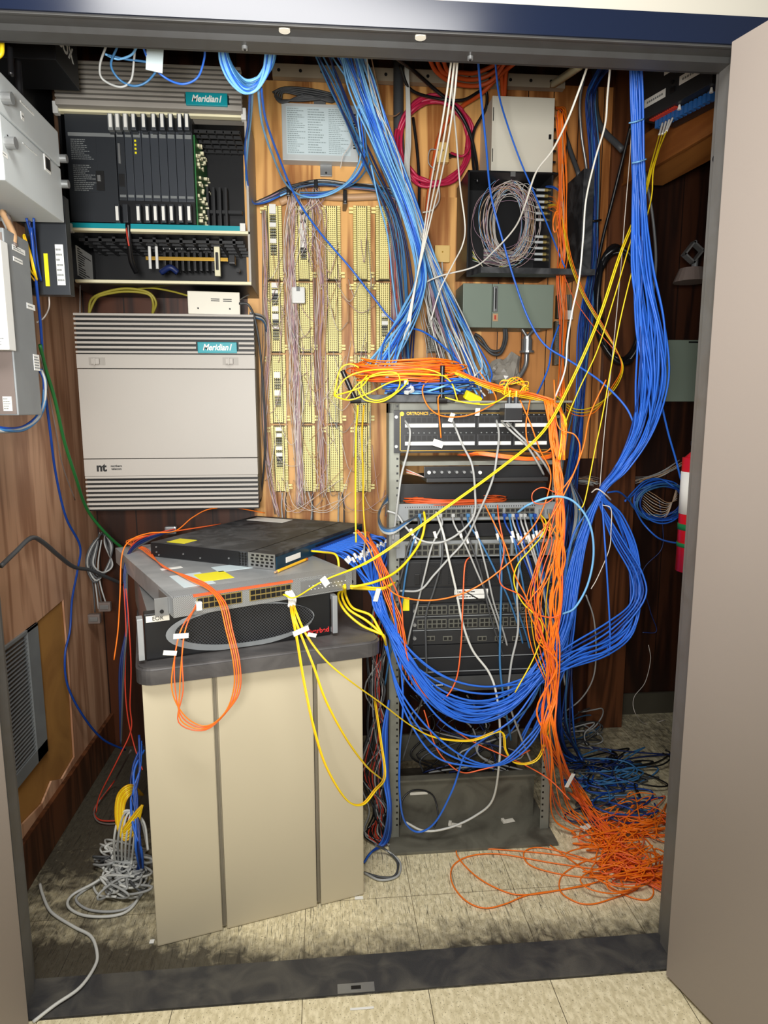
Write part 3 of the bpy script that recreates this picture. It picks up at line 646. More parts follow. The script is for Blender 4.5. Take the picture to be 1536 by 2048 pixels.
# power supply plate and cards
def card(xa, xb, y0=222, y1=446, Y=YM+.012, mi='slate', nm='circuit_card'):
    a = P(xa, 300, Y).x; c_ = P(xb, 300, Y).x
    return MB().box(a, c_-.0015, Y, Y+.26, P(300, y1, Y).z, P(300, y0, Y).z, 0, .001).build(nm, mi, t), a, c_
Yc = YM+.012; zz2 = lambda y: P(300, y, Yc).z
ps, a, c_ = card(133, 232, nm='power_supply_plate', mi='slate2')
MB().box(a+.008, c_-.002, Yc-.002, Yc, zz2(277), zz2(270)).build('trim_strip', 'greyink', ps)
printed(ps, a+.01, a+.095, zz2(326), zz2(280), Yc-.001, 'slate2', 'greyink', 11, 'warning_print', seed=8)
printed(ps, a+.013, a+.095, zz2(388), zz2(331), Yc-.001, 'slate2', 'greyink', 14, 'warning_print', seed=9)
sw = MB().box(P(193, 360, Yc).x, P(209, 360, Yc).x, Yc-.003, Yc, zz2(384), zz2(345), 0).build('switch_recess', 'port', ps)
MB().box(P(197, 360, Yc).x, P(203, 360, Yc).x, Yc-.012, Yc-.002, zz2(367), zz2(355), 0, .001).build('switch_toggle', 'steel', ps)
xs = [233, 250, 266, 284, 301, 318, 335, 352, 369, 386]
lev = [222, 236, 252, 268, 288, 308, 325, 342, 360, 374]
for k in range(9):
    cd_, a, c_ = card(xs[k], xs[k+1], 262, 402, Yc, 'slate' if k != 0 else 'slate2')
    MB().box(a+.003, c_-.004, Yc-.0015, Yc, zz2(276), zz2(268)).build('card_label', 'greyink', cd_)
    MB().box(a+.003, c_-.004, Yc-.0015, Yc, zz2(396), zz2(391)).build('card_label', 'greyink', cd_)
    if k == 2:
        b = MB()
        for r in range(4): b.box(a+.006, a+.012, Yc-.003, Yc, zz2(285+r*8), zz2(281+r*8)); 
        b.build('status_light', 'yellow', cd_)
    if k == 0:
        MB().box(a+.006, a+.013, Yc-.008, Yc, zz2(330), zz2(290), 0, .001).build('connector', 'steel', cd_); MB().box(a+.003, c_-.006, Yc-.004, Yc, zz2(375), zz2(350), 0, .001).build('toggle', 'port', cd_)
b = MB(); b.box(P(233, 300, Yc+.01).x, P(386, 300, Yc+.01).x, Yc+.006, Yc+.26, zz2(446), zz2(402), 0); b.build('card_cage', 'black', t); b = MB(); b.box(P(233, 300, Yc+.01).x, P(386, 300, Yc+.01).x, Yc+.006, Yc+.26, zz2(262), zz2(222), 0); b.build('card_cage', 'black', t)
for k, px in enumerate(lev):
    c = P(px, 245, Yc-.02)
    hd = MB().box(c.x-.008, c.x+.008, Yc-.03, Yc+.02, c.z-.026, c.z+.024, 0, .002).box(c.x-.009, c.x+.009, Yc-.012, Yc+.02, c.z-.030, c.z-.022, 1, .001).build('ejector_lever', ['greyink' if k < 3 else 'slate', 'slate2'], t)
    MB().box(c.x-.004, c.x+.0055, Yc-.032, Yc-.029, c.z-.018, c.z+.022).build('lever_label', 'label', hd)
for k, px in enumerate([236, 252, 278, 296, 312, 328, 344, 362, 379]):
    c = P(px, 426, Yc-.02)
    hd = MB().box(c.x-.008, c.x+.008, Yc-.03, Yc+.02, c.z-.032, c.z+.026, 0, .002).build('ejector_lever', 'slate2', t)
    if k != 1: MB().box(c.x-.0045, c.x+.0045, Yc-.032, Yc-.029, c.z-.026, c.z+.018).build('lever_label', 'label', hd)
b = MB(); x = P(390, 350, Yc+.02).x; rr = random.Random(4)
b.box(x, x+.004, Yc+.02, Yc+.26, zz2(446), zz2(262), 0)
for k in range(60):
    z = zz2(rr.uniform(266, 442)); y = Yc+.03+rr.uniform(0, .24); s = rr.uniform(.003, .010); b.box(x+.003, x+.004+rr.uniform(.004, .012), y, y+s*1.5, z, z+s, 1)
b.build('exposed_circuit_board', ['greenc', 'cream'], t)
# empty right bay: grid + backplane connectors
b = MB(); xr0, xr1 = P(400, 300, YM+.25).x, XBu-.03
for k in range(7):
    xx = xr0+(xr1-xr0)*k/6; b.box(xx-.002, xx+.002, YM+.06, YM+.26, zz2(250), zz2(246), 0)
for k in range(5): b.box(xr0, xr1, YM+.06+.045*k, YM+.065+.045*k, zz2(251), zz2(244), 0)
b.build('guide_grid', 'dark', t); b = MB()
for k in range(4):
    xx = xr0+.02+k*.022; b.box(xx, xx+.009, YM+.22, YM+.27, zz2(445), zz2(330), 1, .001)
b.box(xr0, xr1-.02, YM+.24, YM+.26, zz2(385), zz2(378), 1)
b.build('backplane', ['dark', 'chassis'], t)
b = MB(); b.box(P(142, 456, YM).x, P(480, 456, YM).x, YM-.004, YM+.02, P(300, 459, YM).z, P(300, 449, YM).z, 0); b.box(XAu+.005, XBu-.005, YM-.008, YM+.02, P(300, 465, YM).z, P(300, 459.5, YM).z, 1, .001)
b.build('teal_rail', ['teal', 'cream'], t)
for px in (141, 486): c = P(px, 456, YM); MB().box(c.x-.009, c.x+.009, YM-.014, YM+.01, c.z-.014, c.z+.012, 0, .002).build('corner_bracket', 'white', t)
# lower bay
zl = lambda y: P(300, y, YM+.2).z
b = MB(); b.box(XAu+.006, XAu+.0075, YM+.03, YB-.01, ZAu+.01, P(140, 468, YM).z, 0); b.build('side_plate', 'mgrey', t)
pl = MB().box(XAu+.008, XAu+.010, YM+.09, YM+.25, ZAu+.04, ZAu+.14, 0)
for k in range(12): pl.box(XAu+.010, XAu+.011, YM+.10, YM+.10+.12*random.random()+.02, ZAu+.045+k*.0078, ZAu+.048+k*.0078, 1)
pl.build('wiring_label', ['label', 'ink'], t)
x0, x1 = P(292, 518, YM+.12).x, P(456, 518, YM+.12).x; z = P(370, 518, YM+.12).z
MB().box(x0, x1, YM+.115, YM+.125, z-.006, z+.006, 0, .001).build('brass_bar', 'gold', t)
for k, px in enumerate([299, 313]): c = P(px, 515, YM+.10); MB().cyl((c.x, YM+.105, c.z), .0052, .075, 'Z', 12).build('jack_post', 'white', t)
for k in range(9):
    c = P(330+k*12, 522, YM+.14); MB().box(c.x-.005, c.x+.005, YM+.13, YM+.18, c.z-.035, c.z+.03, 0, .002).cyl((c.x, YM+.128, c.z+.038), .0015, .004, 'Y', 6, 1).build('ribbon_connector', ['coil', 'white'], t)
c = P(436, 525, YM+.12); MB().box(c.x-.010, c.x+.010, YM+.10, YM+.12, c.z-.05, c.z+.05, 0, .003).build('cable_clamp', 'cream', t); MB().box(c.x-.005, c.x+.005, YM+.095, YM+.101, c.z-.03, c.z+.03, 0, .003).build('clamp_slot', 'port', t)
c = P(465, 520, YM+.12); MB().box(c.x-.012, c.x+.010, YM+.10, YM+.14, c.z-.016, c.z+.016, 0, .003).cyl((c.x+.015, YM+.15, c.z-.03), .008, .01, 'Y', 14).build('bar_clip', 'coil', t)
b = MB()
for k in range(12): b.box(XAu+.05+k*.045, XAu+.06+k*.045, YM+.06, YM+.27, P(300, 478, YM).z, P(300, 466, YM).z)
for k in range(5): b.box(XAu+.03, XBu-.03, YM+.06+k*.05, YM+.065+k*.05, P(300, 476, YM).z, P(300, 470, YM).z)
b.build('card_guide_grid', 'dark', t)
cable('ribbon_lead', None, None, [(256, 447, YM-.01), (258, 480, YM), (262, 520, YM+.03), (273, 545, YM+.06)], .010, 'coil', parent=t, n=8, seg=4)
cable('ribbon_lead', None, None, [(252, 450, YM-.012), (255, 475, YM-.012), (258, 492, YM-.008)], .003, 'redc', parent=t, n=6)
cable('velcro_wrap', None, None, [(322, 545, YM+.1), (340, 535, YM+.09), (355, 545, YM+.1)], .011, 'navyc', parent=t)
MB().box(XAu+.03, XBu, YM-.004, YM+.02, P(300, 567, YM).z, P(300, 561, YM).z, 0, .002).build('lower_lip', 'cream', t)
# ------------------------------------------------------------------ modem on the lower cabinet
x0, x1, z0, z1 = rect(377, 583, 478, 627, YM+.0); z0 = ZB
t = thing('desktop_modem', 'small black modem with a white front on top of the closed taupe cabinet', 'modem', (x0, YM, ZB), 0)
mx = Matrix.Translation((x1, YM+.01, ZB)) @ Matrix.Rotation(math.radians(6), 4, 'Z')
w_ = x1-x0; h_ = z1-ZB
MB().box(-w_, 0, .006, .21, .003, h_-.002, 0, .003, mx).build('case', 'black', t)
fr = MB().box(-w_-.002, .002, 0, .01, .001, h_, 0, .003, mx).build('front_panel', 'panelw', t)
b = MB()
for (a, z) in ((-w_*.56, .66), (-w_*.56, .58), (-w_*.32, .66), (-w_*.32, .58)): b.box(a, a+w_*.17, -.001, .002, h_*z, h_*(z+.035), 0, 0, mx)
for a in (-.81, -.19): b.cyl((x1+w_*a, YM+.009+w_*a*.1, ZB+h_*.26), .003, .004, 'Y', 10, 0)
b.build('slots', 'port', fr)
cable('modem_cord', 'dark cord running from the modem down beside the cabinet', 'cord', [(478, 607, YM), (497, 610, YM), (510, 640, YM+.02), (520, 700, YM+.05), (528, 800, YM+.1), (530, 900, YM+.15), (520, 1010, YM+.3), (515, 1045, YM+.35)], .004, 'darkgrey')
cable('modem_cord', 'thin grey cord arching up from the modem toward the plywood', 'cord', [(478, 600, YM+.05), (498, 590, YM+.2), (520, 588, YM+.35), (532, 600, 1.25)], .002, 'grey')
for k in range(4): cable('looped_cable', None, None, [(500, 625+k*3, YM+.06), (525, 632+k*3, YM+.12), (533, 650+k*4, YM+.2), (528, 672, YM+.3)], .003, ['grey', 'darkgrey', 'lgreyc', 'sblue'][k]) if False else cable('looped_cable', 'thin cable looping out from behind the closed taupe cabinet top', 'cable', [(500, 625+k*3, YM+.06), (525, 632+k*3, YM+.12), (533, 650+k*4, YM+.2), (528, 672, YM+.3)], .003, ['grey', 'darkgrey', 'lgreyc', 'sblue'][k], 'cables looping from behind the closed cabinet')
for (rx, nm) in ((76, 0), (66, 1)):
    pts = [(178, 627, 1.08), (182+nm*8, 600, 1.07), (205, 586+nm*4, 1.06), (250, 577+nm*6, 1.05), (295, 584+nm*4, 1.05), (312-nm*6, 605, 1.06), (305, 628, 1.08)]
    cable('olive_cable', 'olive yellow cable arched behind the closed taupe cabinet', 'cable', pts, .0045, 'olive', 'olive cables arched between the two cabinets')
cable('olive_cable', 'olive yellow cable running level to the modem between the cabinets', 'cable', [(250, 578, 1.1), (300, 576, 1.08), (340, 582, 1.06), (378, 592, 1.04)], .0035, 'olive')
tag(MB().tube([P(160, 570, 1.0), P(160, 627, 1.0)], .002, 6).build('steel_rod', 'steel'), 'thin vertical steel rod between the two cabinets', 'rod')
# ================================================================== LEFT WALL EQUIPMENT
XC = -.65
def xface(name, lab, cat, y0, y1, za, zb, X, mt, grp=None, bev=.003, xw=-.899):
    t = thing(name, lab, cat, (xw, y0, za), 0, group=grp); MB().box(xw, X, y0, y1, za, zb, 0, bev).build('chassis', mt, t); return t
def stick(t, pa, pb, X, mt, rows=4, nm='printed_label', seed=1):
    """label on a +X facing face between two pixels"""
    a, c_ = PX(*pa, X), PX(*pb, X); y0, y1 = sorted((a.y, c_.y)); za, zb = sorted((a.z, c_.z)); b = MB(); rr = random.Random(seed)
    b.box(X, X+.0008, y0, y1, za, zb, 0)
    for i in range(rows):
        z = zb-(zb-za)*(i+1)/(rows+1); yy = y0+(y1-y0)*.06; ye = y0+(y1-y0)*rr.uniform(.6, .95)
        while yy < ye: l = (y1-y0)*rr.uniform(.04, .12); b.box(X+.0006, X+.0012, yy, min(ye, yy+l), z-(zb-za)*.2/(rows+1), z+(zb-za)*.2/(rows+1), 1); yy += l*1.3
    return b.build(nm, [mt, 'greyink'], t)
yn, yf = .125, .452
for k, (za, zb) in enumerate(((P(0, 0, 1).z, 0), (0, 0))): pass
zA = PX(128, 445, XC).z; zB = PX(121, 335, XC).z; zC = PX(117, 265, XC).z
for k, (za, zb) in enumerate(((zA, zB-.003), (zB+.002, zC))):
    t = xface('wall_chassis', ('lower and taller' if k == 0 else 'upper and shallower')+' pale grey steel chassis on the left wall, stacked with its twin', 'electronics chassis', yn, yf, za, zb, XC, 'lgrey')
    MB().cyl((XC+.006, yf+.004, (za+zb)/2+(.03 if k == 0 else -.02)), .010, .02, 'X', 14).build('thumbscrew', 'steel', t)
    MB().cyl((XC+.010, yn+.02, zb-.05), .012, .02, 'X', 14).build('thumbscrew', 'steel', t)
    if k == 0:
        stick(t, (45, 285), (74, 312), XC, 'label', 2); stick(t, (3, 300), (15, 318), XC, 'label', 1, seed=3)
        q = PX(94, 330, XC); MB().box(XC, XC+.002, q.y-.018, q.y+.018, q.z-.016, q.z+.02, 0, .001).box(XC+.0015, XC+.003, q.y-.013, q.y+.013, q.z-.011, q.z+.015, 1).build('port_window', ['label', 'port'], t)
        q = PX(18, 284, XC); text(t, 'Y', 'ink', (XC+.0008, q.y, q.z), .03, rot=(math.pi/2, 0, math.pi/2), name='emblem')
    else:
        stick(t, (40, 200), (68, 232), XC, 'label', 2, seed=5); stick(t, (41, 222), (48, 243), XC, 'label', 1, seed=6)
# dark box above with BOX lettering
t = xface('dark_equipment_case', 'black equipment case high in the corner with small white lettering', 'equipment case', .62, .80, 2.33, 2.5, -.70, 'dark')
q = PX(72, 105, -.70)
text(t, 'BOX', 'label', (-.699, .70, 2.40), .055, rot=(math.pi/2, 0, math.pi/2), bold=.001)
t = xface('dark_wall_sheet', 'black sheet over the upper left wall behind the pale chassis', 'board', .50, 1.10, 1.95, 2.75, -.885, 'dark')  # flat black sheet that darkens the upper left wall
tag(MB().tube([P(20, 95, .2), P(22, 150, .18)], .006, 8).build('black_cable', 'coil'), 'short black cable above the pale chassis, nearer the yellow cable end', 'cable')
tag(MB().tube([P(35, 120, .3), P(40, 200, .3)], .008, 8).build('black_cable', 'coil'), 'thicker short black cable dropping behind the top of the pale chassis', 'cable')
cable('yellow_cable', 'short yellow cable end at the top left corner above the chassis', 'cable', [(-12, 118, .16), (2, 108, .16), (4, 92, .16), (2, 75, .16)], .005, 'yel')
# tall grey enclosure
XG = -.70
t = xface('grey_wall_enclosure', 'tall mid-grey steel enclosure on the left wall below the pale chassis', 'wall enclosure', .215, .345, 1.387, 1.80, XG, 'mgrey')
MB().box(-.899, XG-.004, .2135, .216, 1.39, 1.79).build('front_plate', 'pinkgrey', t)
for (pa, pb, r, s) in (((24, 488), (50, 512), 2, 1), ((26, 512), (45, 530), 1, 2), ((53, 605), (70, 622), 1, 3), ((66, 708), (80, 742), 5, 4)): stick(t, pa, pb, XG, 'label', r, seed=s)
x0, x1, z0, z1 = rect(6, 793, 24, 822, .212); printed(t, x0, x1, z0, z1, .2125, 'tape', 'greyink', 5)
t = thing('white_wall_panel', 'narrow white panel overlapping the grey enclosure at the left edge', 'panel', (-.88, .15, P(10, 700, .17).z))
MB().box(-.80, P(20, 690, .17).x, .165, .20, P(10, 700, .17).z, P(10, 480, .17).z, 0, .002).build('panel', 'white', t)
x1 = P(20, 690, .17).x; printed(t, x1-.028, x1-.004, P(10, 560, .17).z, P(10, 490, .17).z, .1645, 'label', 'greyink', 5, seed=2); printed(t, x1-.028, x1-.004, P(10, 695, .17).z, P(10, 672, .17).z, .1645, 'label', 'greyink', 3, seed=5)
# black network unit
Yk = .50
x0, x1, z0, z1 = rect(82, 440, 137, 590, Yk); xg = P(56, 540, Yk).x
t = thing('black_switch_unit', 'black network unit with yellow and white stickers hung beside the grey enclosure', 'network unit', (xg, Yk, z0))
MB().box(xg, x1, Yk, Yk+.03, z0, z1+.06, 0, .002).build('chassis', 'chassis', t)
MB().box(x0, x1, Yk-.004, Yk, z0, z1+.06, 0, .001).build('front_plate', 'slate2', t)
printed(t, P(114, 530, Yk).x, P(130, 530, Yk).x, P(120, 571, Yk).z, P(120, 490, Yk).z, Yk-.005, 'label', 'greyink', 7, seed=12)
c = P(95, 540, Yk); MB().box(c.x-.005, c.x+.005, Yk-.006, Yk-.003, P(95, 573, Yk).z, P(95, 508, Yk).z).build('yellow_sticker', 'yellow', t)
b = MB()
for k in range(11): 
    z = z0+.02+k*.019; b.box(xg+.006, xg+.024, Yk-.002, Yk, z, z+.013, 0)
b.build('port_bank', 'port', t)
bundle('blue_patch_lead', 'thin blue lead dropping behind the grey enclosure to the black network unit', 'cable', 'blue leads beside the black network unit', [(60, 440, .4, .01), (66, 480, .42, .008), (72, 530, .44, .006), (78, 560, .47, .006)], 4, .003, ['blue2', 'navyc'])
bundle('yellow_patch_lead', 'thin yellow lead with a white boot beside the black network unit', 'cable', 'yellow leads beside the black network unit', [(48, 470, .38, .004), (56, 505, .38, .008), (62, 540, .39, .012), (72, 560, .42, .006)], 5, .0022, ['yel2', 'yel'])
bundle('pale_feed_cable', 'thick pinkish grey cable dropping into the grey enclosure', 'cable', 'pale cables entering the grey enclosure', [(10, 430, .3, .015), (22, 470, .28, .01), (26, 490, .27, .01)], 3, .008, ['copper', 'pinkgrey', 'grey'])
# cables on left wall
cable('long_blue_cable', 'single blue cable running the height of the left wall corner down to the floor', 'cable', [(62, 455, .38), (72, 560, .42), (82, 660, .5), (88, 760, .56), (100, 860, .6), (112, 950, .7), (132, 1035, .8), (160, 1092, .9), (155, 1140, .92), (144, 1200, .92), (140, 1260, .9), (130, 1310, .85), (135, 1370, .85), (165, 1430, .9), (205, 1478, 1.0), (250, 1500, 1.1)], .004, 'blue2')
cable('green_cable', 'thick green cable slanting down from the grey enclosure behind the cabinet', 'cable', [(80, 690, .5), (92, 740, .55), (110, 800, .6), (128, 880, .7), (150, 950, .8), (175, 1020, .95), (215, 1070, 1.05), (255, 1105, 1.15)], .0055, 'greenc')
cable('brown_cable', 'thin brown cable alongside the green one on the left wall', 'cable', [(80, 710, .45), (98, 790, .55), (110, 850, .6), (125, 930, .7), (150, 1000, .85)], .002, 'pinkgrey')
bundle('blue_loop_cable', 'blue cable in the small loop behind the grey enclosure edge', 'cable', 'blue cables looping at the grey enclosure edge', [(80, 740, .42, .006), (88, 760, .42, .006), (88, 790, .42, .006), (84, 815, .40, .006), (70, 840, .36, .008), (40, 858, .3, .01), (0, 860, .22, .012), (-30, 850, .2, .012)], 8, .0032, ['blue', 'blue2', 'grey', 'sblue'])
cable('black_wall_conduit', 'thick dark cable rising to a peak and slanting down across the left wall', 'cable', [(2, 1132, .3), (30, 1105, .38), (62, 1076, .48), (85, 1084, .56), (118, 1112, .68), (148, 1134, .80), (180, 1140, .9), (215, 1155, 1.0), (245, 1168, 1.1)], .0068, 'darkgrey', n=5)
cable('thin_beige_wire', 'thin beige wire curling below the black network unit', 'wire', [(98, 590, .6), (98, 615, .6), (88, 635, .55), (74, 645, .5)], .002, 'whitew')
# black coil with db connectors
for k in range(6): cable('hanging_grey_cord', 'dark grey cord in the loose coil hanging in the corner below the cabinets', 'cord', [(205-k, 1065, 1.2), (180+k*2, 1095+k*2, 1.16), (172+k*3, 1130, 1.14), (190+k*3, 1165-k*4, 1.13), (215+k*2, 1130, 1.14), (225-k*3, 1090, 1.16), (205+k, 1068, 1.2)], .0035, ['darkgrey', 'grey', 'darkgrey', 'coil'][k % 4], 'cords of the loose coil in the corner')
for k in range(4):
    x = 192+k*6; o = cable('serial_cord', 'dark cord ending in a grey connector in the dark corner', 'cord', [(188+k*5, 1080, 1.18), (178+k*6, 1130, 1.15), (186+k*5, 1170, 1.14), (190+k*7, 1225-k*7, 1.12)], .003, ['darkgrey', 'grey'][k % 2], 'cords with connectors in the dark corner')
    c = P(190+k*7, 1236-k*8, 1.12)
    if k in (0, 3): MB().box(c.x-.022, c.x+.022, 1.105, 1.125, c.z-.018, c.z+.018, 0, .004).box(c.x-.015, c.x+.015, 1.10, 1.108, c.z-.008, c.z+.008, 1, .002).build('connector', ['pinkgrey', 'steel'], o)
# vent grille on the left wall
t = thing('wall_vent_grille', 'aluminium return-air grille set in the torn lower left wall', 'vent grille', (-.9, .45, .24))
ga = dict(y0=.42, y1=.677, z0=.318, z1=.745)
b = MB()
for (y0, y1, z0, z1) in ((.602, .677, .318, .745), (.42, .677, .318, .360), (.42, .677, .735, .745)): b.box(-.905, -.893, y0, y1, z0, z1, 0, .001)
b.build('frame', 'mgrey', t)
b = MB(); b.box(-.912, -.908, .42, .61, .35, .74, 1)
for k in range(30): b.box(-.908, -.896, .42, .606, .363+k*.0127, .3646+k*.0127, 0)
b.build('louvres', ['mgrey', 'port'], t)
cable('cat_lead_on_sill', 'white-grey network lead snaking over the dirty floor to the left jamb', 'cable', [PF(80, 1768, .012), PF(84, 1785, .01), PF(96, 1815, .008), PF(112, 1832, .007), PF(150, 1855, .006), PF(182, 1873, .006), PF(194, 1905, .006), (PF(190, 1932, .006)), PF(160, 1975, .012), PF(110, 2010, .012), PF(66, 2044, .006)], .0042, 'lgreyc', n=6, seg=8)
# ================================================================== RACK
YR = .58
zr = lambda y: P(950, y, YR).z
RX0, RX1 = P(795, 950, YR).x, P(1108, 950, YR).x
t = thing('equipment_rack', 'grey open-frame equipment rack standing on a dusty flat base', 'rack', ((RX0+RX1)/2, YR, 0))
ztop = P(790, 806, YR).z
pw = .032
for sx, xx in ((-1, RX0-.026), (1, RX1-.004)):
    b = MB(); b.box(xx, xx+pw, YR, YR+.004, 0.004, ztop, 0); 
    b.box(xx if sx < 0 else xx+pw-.004, xx+.004 if sx < 0 else xx+pw, YR, YR+.08, .004, ztop, 0)
    xh = xx+pw*(.80 if sx < 0 else .2)
    for k in range(int(ztop/.0222)): b.box(xh-.003, xh+.003, YR-.0008, YR+.001, .05+k*.0222, .056+k*.0222, 1)
    b.build('upright', ['rack', 'port'], t)
MB().box(RX0-.026, RX1+.03, YR, YR+.08, ztop-.03, ztop, 0, .001).build('top_bar', 'rack', t)
a, c_ = PF(770, 1696), PF(1122, 1690)
b = MB(); b.box(RX0-.03, RX1+.032, YR-.08, YR+.42, 0.001, .010, 0, .001)
b.box(RX0+.004, RX1-.004, YR+.075, YR+.08, .010, .17, 0); b.box(RX0+.004, RX1-.004, YR+.06, YR+.09, .165, .172, 0)
b.box(RX0+.004, RX1-.004, YR+.28, YR+.285, .12, .22, 1)
b.build('base_plate', ['rackd', 'rackd'], t)
x = P(838, 1588, YR+.07).x; z = P(838, 1588, YR+.07).z
MB().box(x-.03, x+.03, YR+.072, YR+.075, z-.004, z+.004).build('base_label', 'tape', t)
def rk(name, lab, cat, y0, y1, ma='black', depth=.3, Yo=0, ears=True, x0=None, x1=None):
    Y = YR+Yo-.004
    xa = RX0 if x0 is None else P(x0, (y0+y1)/2, Y).x; xb = RX1 if x1 is None else P(x1, (y0+y1)/2, Y).x
    z0, z1 = P(950, y1, Y).z, P(950, y0, Y).z
    t = thing(name, lab, cat, (xa, Y, z0)); MB().box(xa+.008, xb-.006, Y+.002, Y+depth, z0+.001, z1-.001, 0, .0015).build('chassis', ma, t)
    return t, xa, xb, z0, z1, Y
# --- patch panel
t, xa, xb, z0, z1, Y = rk('patch_panel', 'black 48-port patch panel with a gold outline at the top of the rack', 'patch panel', 820, 905, 'black', .05)
H = z1-z0; W = xb-xa
MB().box(xa-.012, xb+.008, Y-.004, Y, z0, z1, 0, .001).build('face_plate', 'black', t)
b = MB(); ex0, ex1, ez0, ez1 = xa+.006, xb-.012, z0+.006, z1-.008
for q in ((ex0, ex1, ez0, ez0+.0022), (ex0, ex0+.0022, ez0, ez1), (ex1-.0022, ex1, ez0, ez1), (ex0+.09, ex1, ez1-.0022, ez1)): b.box(q[0], q[1], Y-.0055, Y-.0035, q[2], q[3])
b.build('gold_outline', 'gold', t)
text(t, 'ORTRONICS', 'gold', (xa+.058, Y-.005, z1-.010), .0115, bold=.0004)
MB().cyl((xa+.012, Y-.005, z1-.011), .0065, .002, 'Y', 16).build('emblem', 'gold', t)
for r in range(2):
    zt = z0+H*(.78 if r == 0 else .36)
    for g in range(4):
        gx = xa+.018+g*(W-.04)/4; gw = (W-.04)/4-.006
        pb = MB().box(gx, gx+gw, Y-.008, Y-.003, zt-.026, zt+.010, 0, .001).build('jack_module', 'chassis', t)
        MB().box(gx+.003, gx+gw-.003, Y-.0095, Y-.0075, zt-.0225, zt-.012, 0).build('label_strip', 'label', pb)
        b = MB()
        for k in range(6): x = gx+.004+k*(gw-.008)/6; b.box(x+.001, x+(gw-.008)/6-.002, Y-.0085, Y-.0078, zt-.008, zt+.006, 0)
        b.build('jack_openings', 'port', pb)
        b = MB()
        for k in range(6): x = gx+.004+(k+.5)*(gw-.008)/6; b.box(x-.002, x+.002, Y-.005, Y-.0038, zt+.0125, zt+.0155, 0)
        b.build('port_numbers', 'greyink', t)
for z in (z0+.02, z1-.02):
    for x in (xa-.005, xb+.001): MB().cyl((x, Y-.006, z), .005, .005, 'Y', 12).build('screw', 'steel', t)
# --- fibre shelf
t, xa, xb, z0, z1, Y = rk('fibre_tray', 'black fibre patch tray with round adapters, pulled forward in the rack', 'fibre tray', 922, 930, 'black', .25, x0=805)
MB().box(xa, xb, Y-.004, Y+.25, z0, z1, 0).build('tray_top', 'rack', t)
xq0, xq1, q0, q1 = rect(848, 932, 1085, 962, YR-.05)
MB().box(xq0, xq1, YR-.052, YR-.046, q0+.010, q1, 0, .002).build('adapter_plate', 'black', t); MB().box(xq0+.004, xq1+.01, YR-.075, YR+.1, q0, q0+.012, 0, .002).build('drawer_lip', 'chassis', t)
for k in range(6):
    c = P(868+k*15, 944, YR-.055); MB().cyl((c.x, YR-.056, c.z), .0042, .012, 'Y', 12).build('fibre_adapter', 'steel', t)
for px in (858, 960): c = P(px, 945, YR-.055); MB().cyl((c.x, YR-.055, c.z), .0052, .006, 'Y', 14).build('thumbscrew', 'white', t)
for k in range(5): cable('pigtail', None, None, [(812, 938+k*2, YR+.02), (830, 946+k, YR), (850, 955, YR-.03)], .0012, ['whitew', 'pinkw', 'orange2', 'lgreyc', 'copper'][k], parent=t, seg=4)
t, xa, xb, z0, z1, Y = rk('rack_shelf', 'black shelf holding the flat dark orange coil in the rack', 'shelf', 966, 1001, 'black', .3, Yo=.05)
# --- switch 1 and 2
def ports(parent, x0, x1, z0, z1, Y, n, rows=2, gap=(12,), ma='portg', nm='port_block'):
    gs = n//12; gw = (x1-x0)/gs
    for g in range(gs):
        a = x0+g*gw; e = a+gw-.006
        pb = MB().box(a, e, Y-.003, Y, z0, z1, 0, .0008).build(nm, ma, parent); b = MB(); cw = (e-a-.002)/6; ch = (z1-z0-.002)/rows
        for r in range(rows):
            for k in range(6):
                x = a+.001+k*cw; z = z0+.001+r*ch; b.box(x+cw*.14, x+cw*.86, Y-.0042, Y-.0028, z+ch*.16, z+ch*.84, 0)
        b.build('port_openings', 'port', pb)
t, xa, xb, z0, z1, Y = rk('network_switch', 'grey rack switch with a full row of patch cords, just below the orange coil', 'network switch', 1006, 1042, 'portg', .32, Yo=-.02)
MB().box(xa-.006, xb+.006, Y-.002, Y+.002, z0+.004, z1, 0, .001).build('front_panel', 'mgrey', t)
ports(t, xa+.03, xb-.06, z0+.012, z1-.016, Y-.001, 48)
b = MB()
for k in range(56): x = xa+.02+k*(xb-xa-.08)/56; b.box(x, x+.002, Y-.003, Y-.001, z1-.012, z1-.008)
b.build('indicator_dots', 'port', t)
for px in (1081, 1097): c = P(px, 1022, Y); MB().box(c.x-.007, c.x+.007, Y-.016, Y, c.z-.007, c.z+.007, 0, .002).build('fibre_module', 'steel', t)
t, xa, xb, z0, z1, Y = rk('blank_panel', 'dark recessed panel between the two grey rack switches', 'panel', 1046, 1074, 'dark', .3, Yo=.03)
t, xa, xb, z0, z1, Y = rk('network_switch', 'second grey rack switch with empty ports above the black modular chassis', 'network switch', 1080, 1113, 'portg', .32, Yo=-.02)
MB().box(xa-.006, xb+.006, Y-.002, Y+.002, z0, z1, 0, .001).build('front_panel', 'mgrey', t)
ports(t, xa+.02, xb-.02, z0+.005, z1-.010, Y-.001, 48)
for x in (xa-.014,): 
    for py in (1025, 1080): c = P(790, py, YR-.01); MB().box(c.x-.012, c.x+.012, YR-.03, YR-.02, c.z-.02, c.z+.02, 0, .001).build('rack_bracket', 'steel', t) if py == 1080 else None
